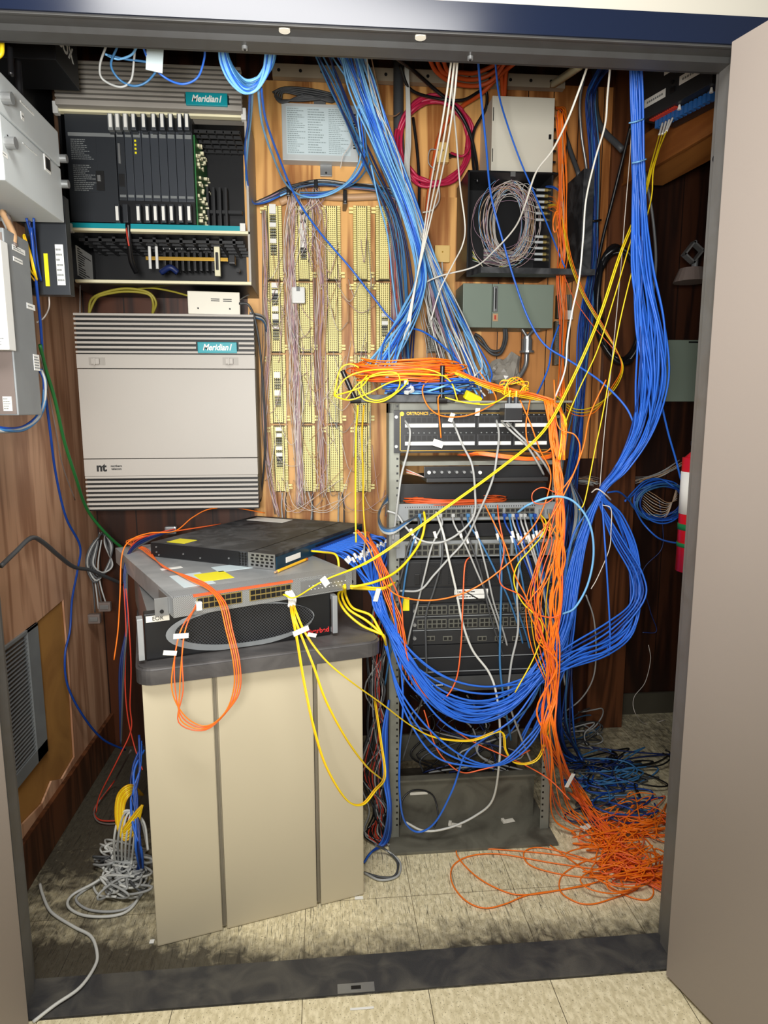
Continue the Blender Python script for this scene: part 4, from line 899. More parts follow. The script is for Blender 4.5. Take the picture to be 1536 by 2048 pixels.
# --- chassis switch
t, xa, xb, z0, z1, Y = rk('modular_switch', 'large black modular chassis switch filling the middle of the rack', 'network chassis', 1118, 1350, 'chassis', .4, Yo=-.03, x0=797, x1=1098)
zq = lambda y: P(950, y, Y).z
for k in range(2):
    a = xa+.045+k*(xb-xa-.06)/2; e = a+(xb-xa-.06)/2-.01
    ps = MB().box(a-.03*(k == 0), e, Y-.006, Y, zq(1170), zq(1121), 0, .002).build('power_supply', 'dark', t)
    for j in range(2):
        cx_ = a+.055+j*.085; b = MB(); b.cyl((cx_, Y-.0065, zq(1146)), .029, .002, 'Y', 28, 0)
        for m_ in range(9): b.box(cx_-.032, cx_+.032, Y-.0085, Y-.007, zq(1146)-.030+m_*.0075, zq(1146)-.0285+m_*.0075, 1); b.box(cx_-.032+m_*.008, cx_-.0305+m_*.008, Y-.0085, Y-.007, zq(1146)-.031, zq(1146)+.031, 1)
        b.build('fan_guard', ['port', 'chassis'], ps)
    MB().box(a+.004, a+.020, Y-.009, Y-.005, zq(1166), zq(1144), 0, .002).build('power_inlet', 'port', ps)
MB().box(xa+.004, xb-.004, Y-.005, Y, zq(1202), zq(1173), 0, .001).build('fan_strip', 'dark', t)
printed(t, P(908, 1183, Y).x, P(975, 1183, Y).x, zq(1187), zq(1177), Y-.006, 'label', 'ink', 1, 'name_label', seed=4)
printed(t, P(912, 1190, Y).x, P(968, 1190, Y).x, zq(1196), zq(1188), Y-.006, 'label', 'ink', 1, 'name_label', seed=7)
MB().box(P(805, 1200, Y).x, P(818, 1200, Y).x, Y-.008, Y-.002, zq(1216), zq(1190), 0).build('yellow_sticker', 'yellow', t)
MB().box(xa, P(823, 1270, Y).x, Y-.005, Y, zq(1348), zq(1205), 0, .001).build('side_frame', 'black', t)
lx0, lx1 = P(825, 1230, Y).x, P(1085, 1230, Y).x
for (ya, yb) in ((1204, 1229), (1231, 1256)):
    lc = MB().box(lx0, lx1, Y-.008, Y, zq(yb), zq(ya), 0, .001).build('line_card', 'chassis', t)
    ports(lc, lx0+.014, lx1-.01, zq(yb-4), zq(ya+3), Y-.008, 48)
    MB().box(lx0, lx1, Y-.0095, Y-.0078, zq(yb+.5), zq(yb-1)).build('card_edge', 'mgrey', lc)
    MB().cyl((lx0+.005, Y-.012, zq((ya+yb)/2)), .0055, .008, 'Y', 12).build('thumbscrew', 'steel', lc)
lc = MB().box(lx0, lx1, Y-.008, Y, zq(1284), zq(1258), 0, .001).build('line_card', 'chassis', t)
for k in range(6):
    c = P(862+k*34.5, 1276, Y-.008)
    if c.x < lx1-.01: MB().box(c.x-.017, c.x+.012, Y-.0105, Y-.0078, c.z-.008, c.z+.007, 0, .0008).box(c.x-.014, c.x-.004, Y-.0115, Y-.010, c.z-.005, c.z+.004, 1).box(c.x, c.x+.009, Y-.0115, Y-.010, c.z-.005, c.z+.004, 1).build('fibre_port', ['portg', 'port'], lc)
MB().cyl((lx0+.005, Y-.012, zq(1270)), .0055, .008, 'Y', 12).build('thumbscrew', 'steel', lc)
for (ya, yb) in ((1286, 1312), (1314, 1340)):
    MB().box(lx0, lx1, Y-.007, Y, zq(yb), zq(ya), 0, .001).box(lx0, lx1, Y-.0085, Y-.0068, zq(yb-.2), zq(yb-1.8), 1).build('blank_cover', ['dark', 'mgrey'], t)
MB().box(P(1069, 1240, Y).x, P(1078, 1240, Y).x, Y-.016, Y-.006, zq(1280), zq(1228), 0, .002).build('ejector_handle', 'magenta', t)
t, xa, xb, z0, z1, Y = rk('rack_tray_unit', 'dark grey slim unit under the black modular chassis', 'rack unit', 1351, 1380, 'dark', .35, Yo=-.035, x0=838, x1=1062)
MB().box(xa, xb, Y-.003, Y, z0, z1, 0, .001).build('front_plate', mat('drawer_grey', (62, 63, 62), .5), t)
printed(t, P(855, 1366, Y).x, P(888, 1366, Y).x, P(950, 1370, Y).z, P(950, 1362, Y).z, Y-.004, 'dark', 'label', 1, 'maker_print', seed=2)
c = P(841, 1363, Y); MB().box(c.x-.004, c.x+.004, Y-.006, Y-.002, c.z-.004, c.z+.006).build('indicator', 'red', t)
# router on top of the rack
xa, xb = P(716, 800, YR-.02).x, P(905, 800, YR-.02).x; z0 = ztop+.001; z1 = z0+.022
t = thing('wireless_router', 'flat black wireless router with two antennas on top of the rack', 'router', (xa, YR, z0))
MB().box(xa, xb, YR-.06, YR+.10, z0, z1, 0, .003).build('case', 'dustblack', t)
for (ax, ay, bx_, by) in ((711, 800, 685, 741), (883, 800, 885, 731)):
    q0, q1 = P(ax, ay, YR-.065), P(bx_, by, YR-.065)
    MB().tube([q0, q0.lerp(q1, .3), q0.lerp(q1, .7), q1], .0072, 10).build('antenna', 'coil', t)
    MB().cyl(q0, .010, .03, 'X', 12).build('antenna_joint', 'coil', t)
tag(MB().box(P(895, 795, YR).x, RX1+.03, YR-.05, YR+.2, ztop, ztop+.006, 0, .001).build('rack_top_shelf', 'rack'), 'thin grey shelf plate covering the rack top beside the router', 'shelf')
c = P(1024, 822, YR-.07)
t = thing('media_converter', 'small black media converter with two yellow fibre leads hanging over the rack top', 'media converter', (c.x, YR-.07, c.z-.028))
MB().box(c.x-.027, c.x+.027, YR-.09, YR-.03, c.z-.027, c.z+.008, 0, .002).build('case', 'dark', t); MB().box(c.x-.025, c.x+.025, YR-.088, YR-.035, c.z+.008, c.z+.022, 0, .001).build('top_plate', 'silver', t)
for dx in (-.010, .010): MB().cyl((c.x+dx, YR-.075, c.z+.030), .007, .02, 'Z', 12, 0).cyl((c.x+dx, YR-.075, c.z+.048), .0045, .02, 'Z', 12, 1).build('fibre_plug', ['slate', 'yel2'], t)
MB().box(c.x-.03, c.x+.024, YR-.092, YR-.06, c.z-.030, c.z-.027, 0).build('warranty_label', 'label', t)
# white plugs of RJ45 on the pile, yellow zip bag
c = P(812, 770, YR-.06)
for k in range(3):
    q = P([812, 822, 815][k], [765, 778, 782][k], YR-.07); o = tag(MB().box(-.006, .006, -.01, .01, -.006, .006, 0, .001).box(-.003, .003, -.012, .004, .006, .009, 0, .0005).build('loose_plug', 'clear'), 'clear network plug lying on the blue leads over the rack', 'plug', 'clear plugs on the pile over the rack'); o.location = q; o.rotation_euler = (k, .5*k, .7*k)
o = tag(MB().box(-.025, .025, -.012, .012, -.012, .012, 0, .004).build('yellow_sticky_note', 'yellow'), 'crumpled yellow paper scrap under the orange leads on the rack top', 'paper scrap'); o.location = P(945, 795, YR-.04); o.rotation_euler = (.3, .4, .2)
# labels hanging (paper tags)
def papertag(px, py, Y, w, h, rz, lab):
    o = tag(MB().box(-w/2, w/2, -.0005, .0005, -h/2, h/2, 0).build('paper_tag', 'label'), lab, 'tag'); o.location = P(px, py, Y); o.rotation_euler = (.2, rz, .3); return o
papertag(876, 887, YR-.07, .035, .020, .3, 'folded white tag on the orange lead in front of the patch panel')
papertag(903, 835, YR-.07, .014, .026, .3, 'small white tag on a lead at the patch panel top edge')
papertag(955, 824, YR-.07, .015, .022, 0, 'upright white tag at the middle top of the patch panel')
papertag(1140, 1561, .42, .014, .050, .35, 'long white tag on an orange lead above the floor pile')
papertag(754, 1190, .40, .014, .040, .2, 'white tag hanging on the yellow and blue leads beside the countertop')
papertag(1083, 1068, .50, .024, .018, .4, 'white tag on the yellow lead in front of the second rack switch')
for (x, y, rz, l) in ((1172, 1655, .6, 'white paper tag lying in the orange floor pile'), (1016, 1634, .2, 'curled white tag on the rack base, right one'), (910, 1642, -.3, 'crumpled white tag on the rack base, beside the white cable')):
    zf = .012 if y < 1650 else .02
    o = tag(MB().box(-.022, .022, -.010, .010, 0, .0008, 0).box(-.022, -.012, -.010, .010, 0, .008, 0, .001).build('floor_tag', 'tape'), l, 'tag'); o.location = PF(x, y, zf) if y > 1650 else PF(x, y+8, .012); o.rotation_euler = (0, 0, rz)
o = tag(MB().box(-.012, .012, -.006, .006, 0, .001).build('paper_scrap', 'label'), 'small white paper scrap on the floor by the cream stand corner', 'paper scrap'); o.location = PF(718, 1796, .001)
o = tag(MB().box(-.006, .006, -.006, .006, 0, .003, 0, .001).build('paper_scrap', 'label'), 'tiny white crumb at the front foot of the cream stand', 'paper scrap'); o.location = PF(304, 1884, .001)
o = tag(MB().box(-.028, .028, -.003, .003, 0, .0008).build('paper_scrap', 'label'), 'thin white paper strip on the hall tiles below the sill', 'paper scrap'); o.location = PF(724, 2017, .001)
# ================================================================== BIN / STAND
A = PF(315, 1895); Bq = PF(728, 1790); ang = math.atan2(Bq.y-A.y, Bq.x-A.x); WB = (Bq-A).length; DB = .52; HB = .735
t = thing('cream_stand', 'tall cream plastic waste-station cabinet with a dark rounded countertop', 'cabinet', A, ang)
g1, g2 = WB*.305, WB*.765
b = MB()
for (xa_, xb_) in ((0, g1-.006), (g1+.006, g2-.006), (g2+.006, WB)): b.box(xa_, xb_, 0, .03, .002, HB, 0, .004)
b.box(.002, WB-.002, .012, DB, .002, HB, 0, .004)
b.build('body', 'bin', t, local=True)
for g in (g1, g2): MB().box(g-.0035, g+.0035, .004, .014, .01, HB-.002, 0, .001).build('groove_strip', 'groove', t, local=True)
# rounded countertop
bm = bmesh.new(); vs = []
ox, rr_, zt0, zt1 = .035, .045, HB, HB+.042
xl_, xr_, yf_ = -.012, WB+.052, -.03
for (cx_, cy_, a0) in ((xr_-rr_, DB+ox-rr_, 0), (xl_+rr_, DB+ox-rr_, 90), (xl_+rr_, yf_+rr_, 180), (xr_-rr_, yf_+rr_, 270)):
    for k in range(7): a = math.radians(a0+k*15); vs.append(bm.verts.new((cx_+rr_*math.cos(a), cy_+rr_*math.sin(a), zt0)))
f = bm.faces.new(vs); q = bmesh.ops.extrude_face_region(bm, geom=[f]); bmesh.ops.translate(bm, verts=[v for v in q['geom'] if isinstance(v, bmesh.types.BMVert)], vec=(0, 0, zt1-zt0))
top = [e for e in bm.edges if all(abs(v.co.z-zt1) < 1e-5 for v in e.verts)]; bmesh.ops.bevel(bm, geom=top, offset=.006, segments=3, affect='EDGES')
mb = MB(); mb.bm.free(); mb.bm = bm; mb.build('countertop', 'ctop', t, local=True)
ZT = zt1+.0005
# --- appliance (black, mesh oval bezel)
a0 = PF(277, 1322, ZT); a1 = PF(670, 1266, ZT); aa = math.atan2(a1.y-a0.y, a1.x-a0.x); wr = (a1-a0).length
print('appliance', a0, a1, wr, math.degrees(aa))
rz = .122
ex = Vector((math.cos(aa), math.sin(aa), 0)); ey = Vector((-math.sin(aa), math.cos(aa), 0))
t = thing('network_appliance', 'black rack appliance with an oval honeycomb grille lying on the countertop', 'network appliance', a0, aa)
MB().box(.028, wr-.024, .02, .55, .003, rz-.004, 0, .002).build('chassis', 'steel', t, local=True)
MB().box(.018, wr-.016, -.012, .02, .002, rz, 0, .004).build('bezel', 'black', t, local=True)
# oval grille + rim
def ellipse(cx_, cz_, rx, rz_, n=48): return [(cx_+rx*math.cos(2*math.pi*k/n), cz_+rz_*math.sin(2*math.pi*k/n)) for k in range(n)]
bm = bmesh.new(); ce = (wr*.50, rz*.50)
E1, E2 = ellipse(ce[0], ce[1], wr*.372, rz*.50), ellipse(ce[0]+.012, ce[1]+.004, wr*.352, rz*.415)
clip = lambda p: (p[0], min(rz-.002, max(.003, p[1])))
def ring(E, y): return [bm.verts.new((clip(p)[0], y, clip(p)[1])) for p in E]
o1, i1, i2 = ring(E1, -.015), ring(E2, -.017), ring(E2, -.008)
for k in range(48):
    j = (k+1) % 48; bm.faces.new((o1[k], o1[j], i1[j], i1[k])); bm.faces.new((i1[k], i1[j], i2[j], i2[k]))
mb = MB(); mb.bm.free(); mb.bm = bm; mb.build('oval_rim', 'mgrey', t, local=True)
bm = bmesh.new(); bm.faces.new(ring(E2, -.0135))
mb = MB(); mb.bm.free(); mb.bm = bm; mb.build('honeycomb_grille', 'mesh', t, local=True)
for x in (.0, wr-.016): MB().box(x, x+.014, -.030, -.016, .01, rz-.006, 0, .002).box(x, x+.014, -.018, .002, rz-.018, rz-.006, 0, .001).box(x, x+.014, -.018, .002, .01, .02, 0, .001).build('handle', 'silver', t, local=True)
text(t, 'riverbed', 'rib', (wr-.054, -.0128, .018), .019, bold=.0005, local=True)
tp = MB().box(.022, .078, -.0135, -.012, rz-.022, rz-.006).build('tape_label', 'tape', t, local=True)
text(tp, 'EOR', 'ink', (.05, -.014, rz-.014), .014, local=True)
# --- grey 1U switch
ZS = ZT+rz+.001
s0 = PF(347, 1236, ZS); s1 = PF(700, 1176, ZS); sa = math.atan2(s1.y-s0.y, s1.x-s0.x)-.02; ws = (s1-s0).length; hs = .050; ds = .70
print('switch', s0, s1, ws, math.degrees(sa))
t = thing('grey_data_switch', 'long grey data-centre switch with orange trimmed fibre ports, laid across the black appliance', 'network switch', s0, sa)
MB().box(0, ws, .002, ds, .0, hs, 0, .0015).build('chassis', 'silver', t, local=True)
MB().box(.004, ws-.004, .004, .06, hs, hs+.0006).build('perforated_strip', 'perfs', t, local=True)
MB().box(.0, ws, -.002, .002, .0, hs, 0, .0005).build('front_panel', 'perff', t, local=True)
MB().box(-.036, -.002, .03, .033, .0, hs-.004, 0, .001).box(-.004, 0, .0+.03, .12, .004, hs-.004, 0).cyl((-.02, .029, .012), .005, .003, 'Y', 10, 1).build('rack_ear', ['steel', 'port'], t, local=True)
MB().box(ws+.002, ws+.032, .03, .033, .0, hs-.004, 0, .001).cyl((ws+.016, .029, .012), .005, .003, 'Y', 10, 1).build('rack_ear', ['steel', 'port'], t, local=True)
b = MB(); b.box(ws*.10, ws*.635, -.004, -.001, hs-.005, hs-.0015); b.box(ws*.10, ws*.635, -.0045, .004, hs-.0015, hs+.0006); b.build('orange_trim', 'glass', t, local=True)
for g in range(2):
    x0_ = ws*(.115+g*.275); gw = ws*.235
    pb = MB().box(x0_, x0_+gw, -.004, -.001, .012, hs-.008, 0, .0005).build('fibre_cage', 'brass', t, local=True); b = MB()
    for r in range(2):
        for k in range(8): x = x0_+.002+k*(gw-.004)/8; b.box(x+.001, x+(gw-.004)/8-.001, -.0048, -.0038, .014+r*.0145, .025+r*.0145)
    b.build('port_openings', 'port', pb, local=True)
MB().box(ws*.68, ws*.955, -.004, -.001, .006, hs-.006, 0, .0008).build('blank_module', 'steel', t, local=True)
b = MB(); rr = random.Random(2)
for k in range(22): b.cyl((ws*.72+k*.0055, -.005, .018+.010*(k % 2)), .0013, .002, 'Y', 6)
b.build('module_dots', 'label', t, local=True)
MB().box(ws*.22, ws*.22+.085, .11, .20, hs, hs+.0006).build('yellow_sticker', 'yellow', t, local=True)
MB().box(ws*.10, ws*.27, .08, .22, hs-.0002, hs+.0004).build('compliance_label', 'lblue', t, local=True)
MB().box(ws*.36, ws*.62, .19, .26, hs, hs+.0006).build('spec_label', 'lblue', t, local=True)
MB().box(ws*.10, ws*.22, .30, .32, hs, hs+.0006).build('asset_label', 'label', t, local=True)
c = (ws*.125, -.010, .025); MB().box(ws*.105, ws*.135, -.016, -.002, .012, .034, 0, .002).build('fibre_module', 'clear', t, local=True)
# --- black switch on top
ZC = ZS+hs+.001
c0 = PF(303, 1112, ZC); c1 = PF(551, 1140, ZC); ca = math.atan2(c1.y-c0.y, c1.x-c0.x); wc = (c1-c0).length; hc = .044; dc = .56
print('black switch', c0, c1, wc, math.degrees(ca), 'far', PF(712, 1056, ZC))
t = thing('black_patch_switch', 'dusty black switch with blue patch leads, topmost of the stack on the countertop', 'network switch', c0, ca)
MB().box(0, wc, 0, dc, 0, hc, 0, .0012).build('chassis', 'dustblack', t, local=True)
MB().box(.0, wc*.73, -.0012, .0, .001, hc-.001).build('side_plate', 'dark', t, local=True)
b = MB().box(wc*.80, wc, -.002, .0, .0, hc, 0)
for r in range(4):
    for k in range(5): x = wc*.82+k*wc*.036+(r % 2)*.003; b.box(x, x+.009, -.0026, -.0018, .006+r*.0095, .0115+r*.0095, 1)
b.build('vent_bracket', ['steel', 'port'], t, local=True)
b = MB()
for r in range(5):
    for k in range(3): x = wc*.735+k*.010; b.cyl((x, -.0016, .007+r*.0078), .0032, .001, 'Y', 8)
b.build('vent_holes', 'port', t, local=True)
for (fx, fz) in ((.05, .33), (.07, .15), (.28, .4), (.42, .25), (.65, .45), (.05, .7)): MB().cyl((wc*fx, -.002, hc*fz), .0028, .002, 'Y', 10).build('side_screw', 'steel', t, local=True)
fp = MB().box(wc, wc+.003, .004, dc*.98, .002, hc-.008, 0).build('port_face', mat('petrol_panel', (20, 52, 70), .4), t, local=True)
MB().box(wc+.003, wc+.004, .05, .13, .010, .026).build('asset_label', 'label', fp, local=True)
b = MB()
for k in range(24): b.box(wc+.002, wc+.0045, .22+k*.0135, .231+k*.0135, .006, .030)
b.build('port_openings', 'port', fp, local=True)
q_ = MB().box(wc*.10, wc*.25, .02, .08, hc, hc+.0006).build('yellow_sticker', 'yellow', t, local=True)
MB().box(wc*.06, wc*.4, dc-.10, dc-.03, hc, hc+.0006).build('white_label', 'label', t, local=True)
MB().box(wc*.80, wc*.81, .0, dc, hc, hc+.0008).build('lid_seam', 'port', t, local=True)
CS = (c0, Vector((math.cos(ca), math.sin(ca), 0)), Vector((-math.sin(ca), math.cos(ca), 0)))
def csp(x, y, z): return CS[0]+CS[1]*x+CS[2]*y+Vector((0, 0, z))
# pencil
p0, p1 = PF(547, 1146, ZC+.004), PF(614, 1118, ZC+.004)
d = (p1-p0).normalized()
t = thing('pencil', 'short yellow pencil lying on the grey data switch', 'pencil', p0)
MB().tube([p0+d*.02, p1-d*.004], .0042, 6).build('shaft', 'pencil', t)
b = MB(); b.tube([p0+d*.006, p0+d*.021], .003, 6); b.build('sharpened_tip', 'copper', t)
MB().tube([p1-d*.006, p1], .0043, 8).build('eraser', 'dorange', t)
# ================================================================== CABLES
YRF = YR-.04
TIE = (1201, 990, .62)
def rnd(a, b): return random.uniform(a, b)
# A: thick right bundle, ceiling to tie, then under the rack to the switch on the stand
def mainstrand(i, loop):
    a = rnd(0, 6.28); rho = math.sqrt(random.random()); pts = []
    def add(px, py, Y, s, sy=None):
        nonlocal a
        a += rnd(-.7, .7); c = P(px, py, Y)
        pts.append(c+Vector((math.cos(a)*rho*s, rnd(-.4, .4)*s, math.sin(a)*rho*s*(sy if sy is not None else .6))))
    for q in ((1272, 118, .33, .016), (1275, 200, .36, .016), (1277, 330, .40, .016), (1280, 430, .43, .02), (1289, 540, .47, .033), (1302, 650, .50, .046), (1308, 760, .53, .050), (1288, 860, .57, .036), (1243, 935, .60, .022), (1203, 986, .62, .011)): add(*q)
    if loop:
        k = rnd(-1, 1)
        for q in ((1240+6*k, 1030, .64, .014), (1268+7*k, 1100, .64, .016), (1276+7*k, 1190, .61, .016), (1262+8*k, 1255+8*k, .57, .018), (1215, 1295+14*k, .54, .018), (1150, 1318+14*k, .52, .02)): add(*q)
        m = rnd(-1, 1)
        for q in ((1080, 1352+14*m, .49, .018),): add(*q)
    else:
        k = rnd(-1, 1)
        for q in ((1165+7*k, 1080, .60, .014), (1148+10*k, 1160, .57, .02), (1130+12*k, 1250, .53, .022), (1090+12*k, 1330, .49, .024)): add(*q)
        m = rnd(-1, 1)
    e = rnd(-1, 1); d = rnd(-1, 1)
    for q in ((1020, 1402+26*e+14*d, .45, .018), (950, 1424+36*e+26*d, .43, .018), (880, 1400+34*e+20*d, .42, .018), (820, 1335+26*e, .42, .016), (782+6*e, 1262+10*e, .44, .016), (752+8*e, 1190, .46, .014)): add(*q)
    y = .20+.0135*i
    pts.append(csp(wc+.13, y-.01, -.005+rnd(-.01, .01))); pts.append(csp(wc+.07, y, .015)); pts.append(csp(wc+.012, y, .018))
    o = cable('blue_network_cable', 'blue cable of the thick bundle tied at the post and swagged to the black switch', 'network cable', pts, .0030, random.choice(['blue', 'blue', 'blue2', 'blue']), 'blue cables of the swagged right-hand bundle', n=6, seg=6)
    w = wloc(o)
    MB().box(-.010, .010, -.006, .006, -.005, .005, 0, .001, Matrix.Translation(csp(wc+.008, y, .018)) @ Matrix.Rotation(ca, 4, 'Z')).build('network_plug', 'blue2', o)
    q = pts[-3]; dv = (pts[-3]-pts[-4]).normalized(); MB().tube([q-dv*.01, q+dv*.01], .0048, 8).build('cable_marker', 'label', o)
for i in range(24): mainstrand(i, i % 5 in (1, 3))
for i in range(12):  # same bundle, strands that drop beside the rack
    a = rnd(-1, 1); b_ = rnd(-1, 1)
    cable('blue_riser_cable', 'blue cable of the right bundle that hangs down past the rack side from the tie', 'network cable', [(1270+10*a, 118, .34), (1275+10*a, 330, .42), (1288+18*a, 560, .5), (1310+24*a, 720, .56), (1285+16*a, 870, .6), (1203+4*a, 986, .63), (1160+14*b_, 1070, .62), (1140+16*b_, 1180, .6), (1120+22*b_, 1300, .58), (1085+22*b_, 1400, .56), (1050+40*b_, 1470+20*a, .56)], .003, random.choice(['blue', 'blue2', 'blue', 'sblue']), 'blue cables dropping past the rack side', n=6)
for i, s in enumerate(((1060, 1), (1040, .6), (1020, 1.3))):
    cable('blue_swag_cable', 'blue cable hanging in a low curve beneath the main swag before the rack', 'network cable', [(770, 1290-8*i, .45), (800, 1380+10*i, .42), (860, 1460+22*i, .40), (930, 1515+8*i, .40), (1000, 1530-2*i, .42), (1060, 1490-10*i, .46), (1100, 1420, .5)], .003, 'blue', 'low blue curves below the swag')
cable('blue_long_drop_cable', 'blue cable dropping to a round loop on the rack base', 'network cable', [(782, 1180, .44), (798, 1300, .43), (806, 1400, .42), (800, 1500, .42), (799, 1580, .43), (808, 1640, .46), (835, 1664, .48), (870, 1645, .46), (905, 1580, .44), (930, 1510, .44), (965, 1480, .45), (990, 1465, .46)], .0032, 'blue', n=8)
for i in range(5): cable('blue_loop_cable_post', 'blue cable of the hanging loops in front of the wood post', 'network cable', [(1196, 1000, .63), (1225+5*i, 1080, .62), (1262+6*i, 1150, .6), (1262+6*i, 1205, .58), (1215, 1245+10*i, .55), (1140, 1290+9*i, .52), (1085, 1330+9*i, .5)], .003, ['blue', 'blue2'][i % 2], 'blue hanging loops in front of the post')
cable('blue_straight_cable', 'blue cable running straight down from the tie in front of the post', 'network cable', [(1204, 1000, .61), (1208, 1060, .58), (1214, 1150, .56), (1220, 1260, .55), (1218, 1310, .55), (1214, 1290, .56)], .003, 'blue')
cable('light_blue_curve_cable', 'pale blue cable arching from the rack switch over and down beside the orange strands', 'network cable', [(1035, 1025, .5), (1060, 1008, .45), (1110, 993, .42), (1150, 1005, .42), (1180, 1050, .43), (1187, 1110, .45), (1175, 1170, .47), (1150, 1215, .48), (1125, 1228, .5)], .0034, 'lbluec')
o = thing('cable_tie', 'twisted white tie wrapped around the blue bundle at the wood post', 'cable tie', P(*TIE))
MB().tube([P(1183, 985, .58), P(1195, 978, .56), P(1212, 990, .56), P(1222, 1000, .6)], .0022, 6).tube([P(1205, 1010, .57), P(1222, 1018, .56), P(1222, 1060, .56), P(1218, 1100, .57), P(1195, 1155, .58), P(1182, 1178, .58)], .0015, 6).build('tie_wire', 'whitew', o)
for (x, y) in ((1272, 242), (1278, 322)):
    MBt = MB().tube([P(x-14, y+4, .36), P(x, y+1, .345), P(x+15, y-4, .36)], .002, 6)
    tag(MBt.build('cable_tie', 'lbluec'), {242: 'upper thin cable tie on the hanging blue bundle near the header', 322: 'lower thin cable tie on the hanging blue bundle'}[y], 'cable tie')
# B: second vertical bundle against the wall
bundle('wall_riser_cable', 'blue cable in the vertical bundle fixed to the wall right of the fibre box', 'network cable', 'blue cables of the vertical wall bundle', [(1222, 118, 1.0, .03), (1190, 165, 1.1, .02), (1180, 205, 1.15, .018), (1186, 300, 1.17, .018), (1190, 430, 1.18, .014), (1186, 540, 1.19, .02), (1170, 660, 1.18, .028), (1163, 780, 1.15, .024), (1152, 880, 1.1, .03), (1140, 990, 1.0, .04), (1128, 1130, .9, .05), (1118, 1290, .85, .055), (1112, 1450, .8, .06), (PF(1130, 1510, .05), .07), (PF(1165, 1530, .015), .012)], 22, .0032, ['blue', 'blue2', 'sblue', 'blue2', 'navyc'])
tag(MB().tube([P(1178, 440, 1.15), P(1190, 442, 1.14), P(1202, 440, 1.15)], .004, 6).build('cable_tie', 'coil'), 'black strap around the vertical wall bundle', 'cable tie')
cable('flex_conduit', 'thin ribbed silver flexible conduit beside the vertical wall bundle', 'conduit', [(1172, 140, 1.1), (1160, 200, 1.12), (1163, 270, 1.14), (1172, 330, 1.16), (1182, 420, 1.17)], .005, 'steel')
# C: central fan from the header
bundle('slanting_network_cable', 'blue, grey or white cable in the fan slanting from the header behind the rack', 'network cable', 'cables of the central slanting fan', [(692, 92, .78, .055), (722, 170, .85, .045), (768, 290, .92, .042), (818, 410, 1.0, .036), (860, 520, 1.05, .028), (898, 630, 1.0, .05), (945, 740, .8, .06), (955, 775, .7, .06)], 27, .0029, ['lbluec', 'blue', 'lbluec', 'lgreyc', 'lbluec', 'whitec', 'sblue', 'blue', 'mauve', 'grey', 'whitec'])
bundle('fanned_blue_cable', 'blue cable bending at the waist of the fan down to the router on the rack', 'network cable', 'blue cables fanning down to the rack top', [(690, 92, .75, .03), (718, 180, .8, .03), (765, 300, .88, .026), (818, 430, .95, .022), (842, 545, .95, .018), (822, 620, .9, .03), (785, 690, .75, .045), (755, 745, .62, .05)], 18, .0029, ['lbluec', 'lbluec', 'lbluec', 'blue'])
bundle('dark_riser_cable', 'dark grey cable of the shaded group by the header left of the blue fan', 'network cable', 'shaded grey cables beside the fan', [(640, 92, .75, .03), (668, 170, .82, .025), (700, 240, .9, .022), (740, 330, 1.0, .024), (790, 450, 1.1, .03), (815, 600, 1.1, .03), (815, 720, 1.0, .03)], 9, .003, ['darkgrey', 'sblue', 'grey', 'navyc'])
bundle('white_drop_cable', 'white or grey cable hanging behind the rack below the fan', 'network cable', 'pale cables behind the rack top', [(845, 480, 1.1, .03), (860, 560, 1.12, .035), (880, 640, 1.1, .05), (900, 700, 1.05, .05), (920, 770, .9, .05)], 16, .0028, ['grey', 'lgreyc', 'whitec', 'mauve'])
for k in range(3):
    cable('blue_bow_cable', 'blue cable bowing from the fan past the label box to the terminal bundle', 'cable', [(722, 180, .85), (715+6*k, 230, .9), (722+5*k, 290, .95), (716+10*k, 330, 1.0), (690+8*k, 368, 1.1), (640+5*k, 392-4*k, 1.15), (600, 395-5*k, 1.15)], .003, ['lbluec', 'blue', 'sblue'][k], 'blue cables bowing to the terminal bundle')
# jumper wires
JW = ['pinkw', 'mauve', 'whitew', 'pinkw', 'copper', 'whitew', 'pinkgrey']
def wires(grp, lab, path, n, r=.0013, mats=JW, jit=.9): bundle('jumper_wire', lab, 'wire', grp, path, n, r, mats, jit=jit, n=4)
wires('jumper wires between the first two terminal columns', 'thin pinkish jumper wire hanging in the gap between the first and second terminal columns', [(585, 392, 1.2, .016), (581, 450, 1.21, .022), (580, 520, 1.2, .024), (583, 590, 1.19, .024), (586, 660, 1.2, .024), (590, 730, 1.2, .024), (592, 800, 1.2, .026), (594, 870, 1.2, .024), (598, 950, 1.2, .018), (600, 1010, 1.2, .02)], 40)
wires('jumper wires between the second and third terminal columns', 'thin pinkish jumper wire between the second and third terminal columns', [(625, 385, 1.2, .016), (635, 440, 1.2, .022), (640, 520, 1.2, .024), (642, 600, 1.19, .022), (640, 690, 1.2, .024), (642, 780, 1.2, .022), (644, 880, 1.2, .020), (645, 990, 1.2, .02)], 16)
wires('jumper wires left of the first terminal column', 'thin pale jumper wire down the outer side of the first terminal column', [(528, 420, 1.2, .008), (530, 500, 1.2, .012), (530, 590, 1.2, .014), (535, 690, 1.2, .018), (530, 780, 1.2, .022), (534, 880, 1.2, .022), (545, 970, 1.2, .014), (556, 1030, 1.2, .012)], 12)
wires('wires beside the fifth terminal column', 'thin mauve or grey wire in the dense vertical run beside the short fifth terminal column', [(790, 385, 1.2, .022), (791, 460, 1.22, .024), (793, 560, 1.22, .024), (797, 650, 1.22, .026), (805, 740, 1.2, .03), (800, 830, 1.2, .018), (790, 930, 1.2, .02), (780, 1030, 1.15, .02)], 46, .0017, ['mauve', 'pinkw', 'grey', 'redc', 'mauve', 'pinkgrey', 'darkgrey', 'grey'], .6)
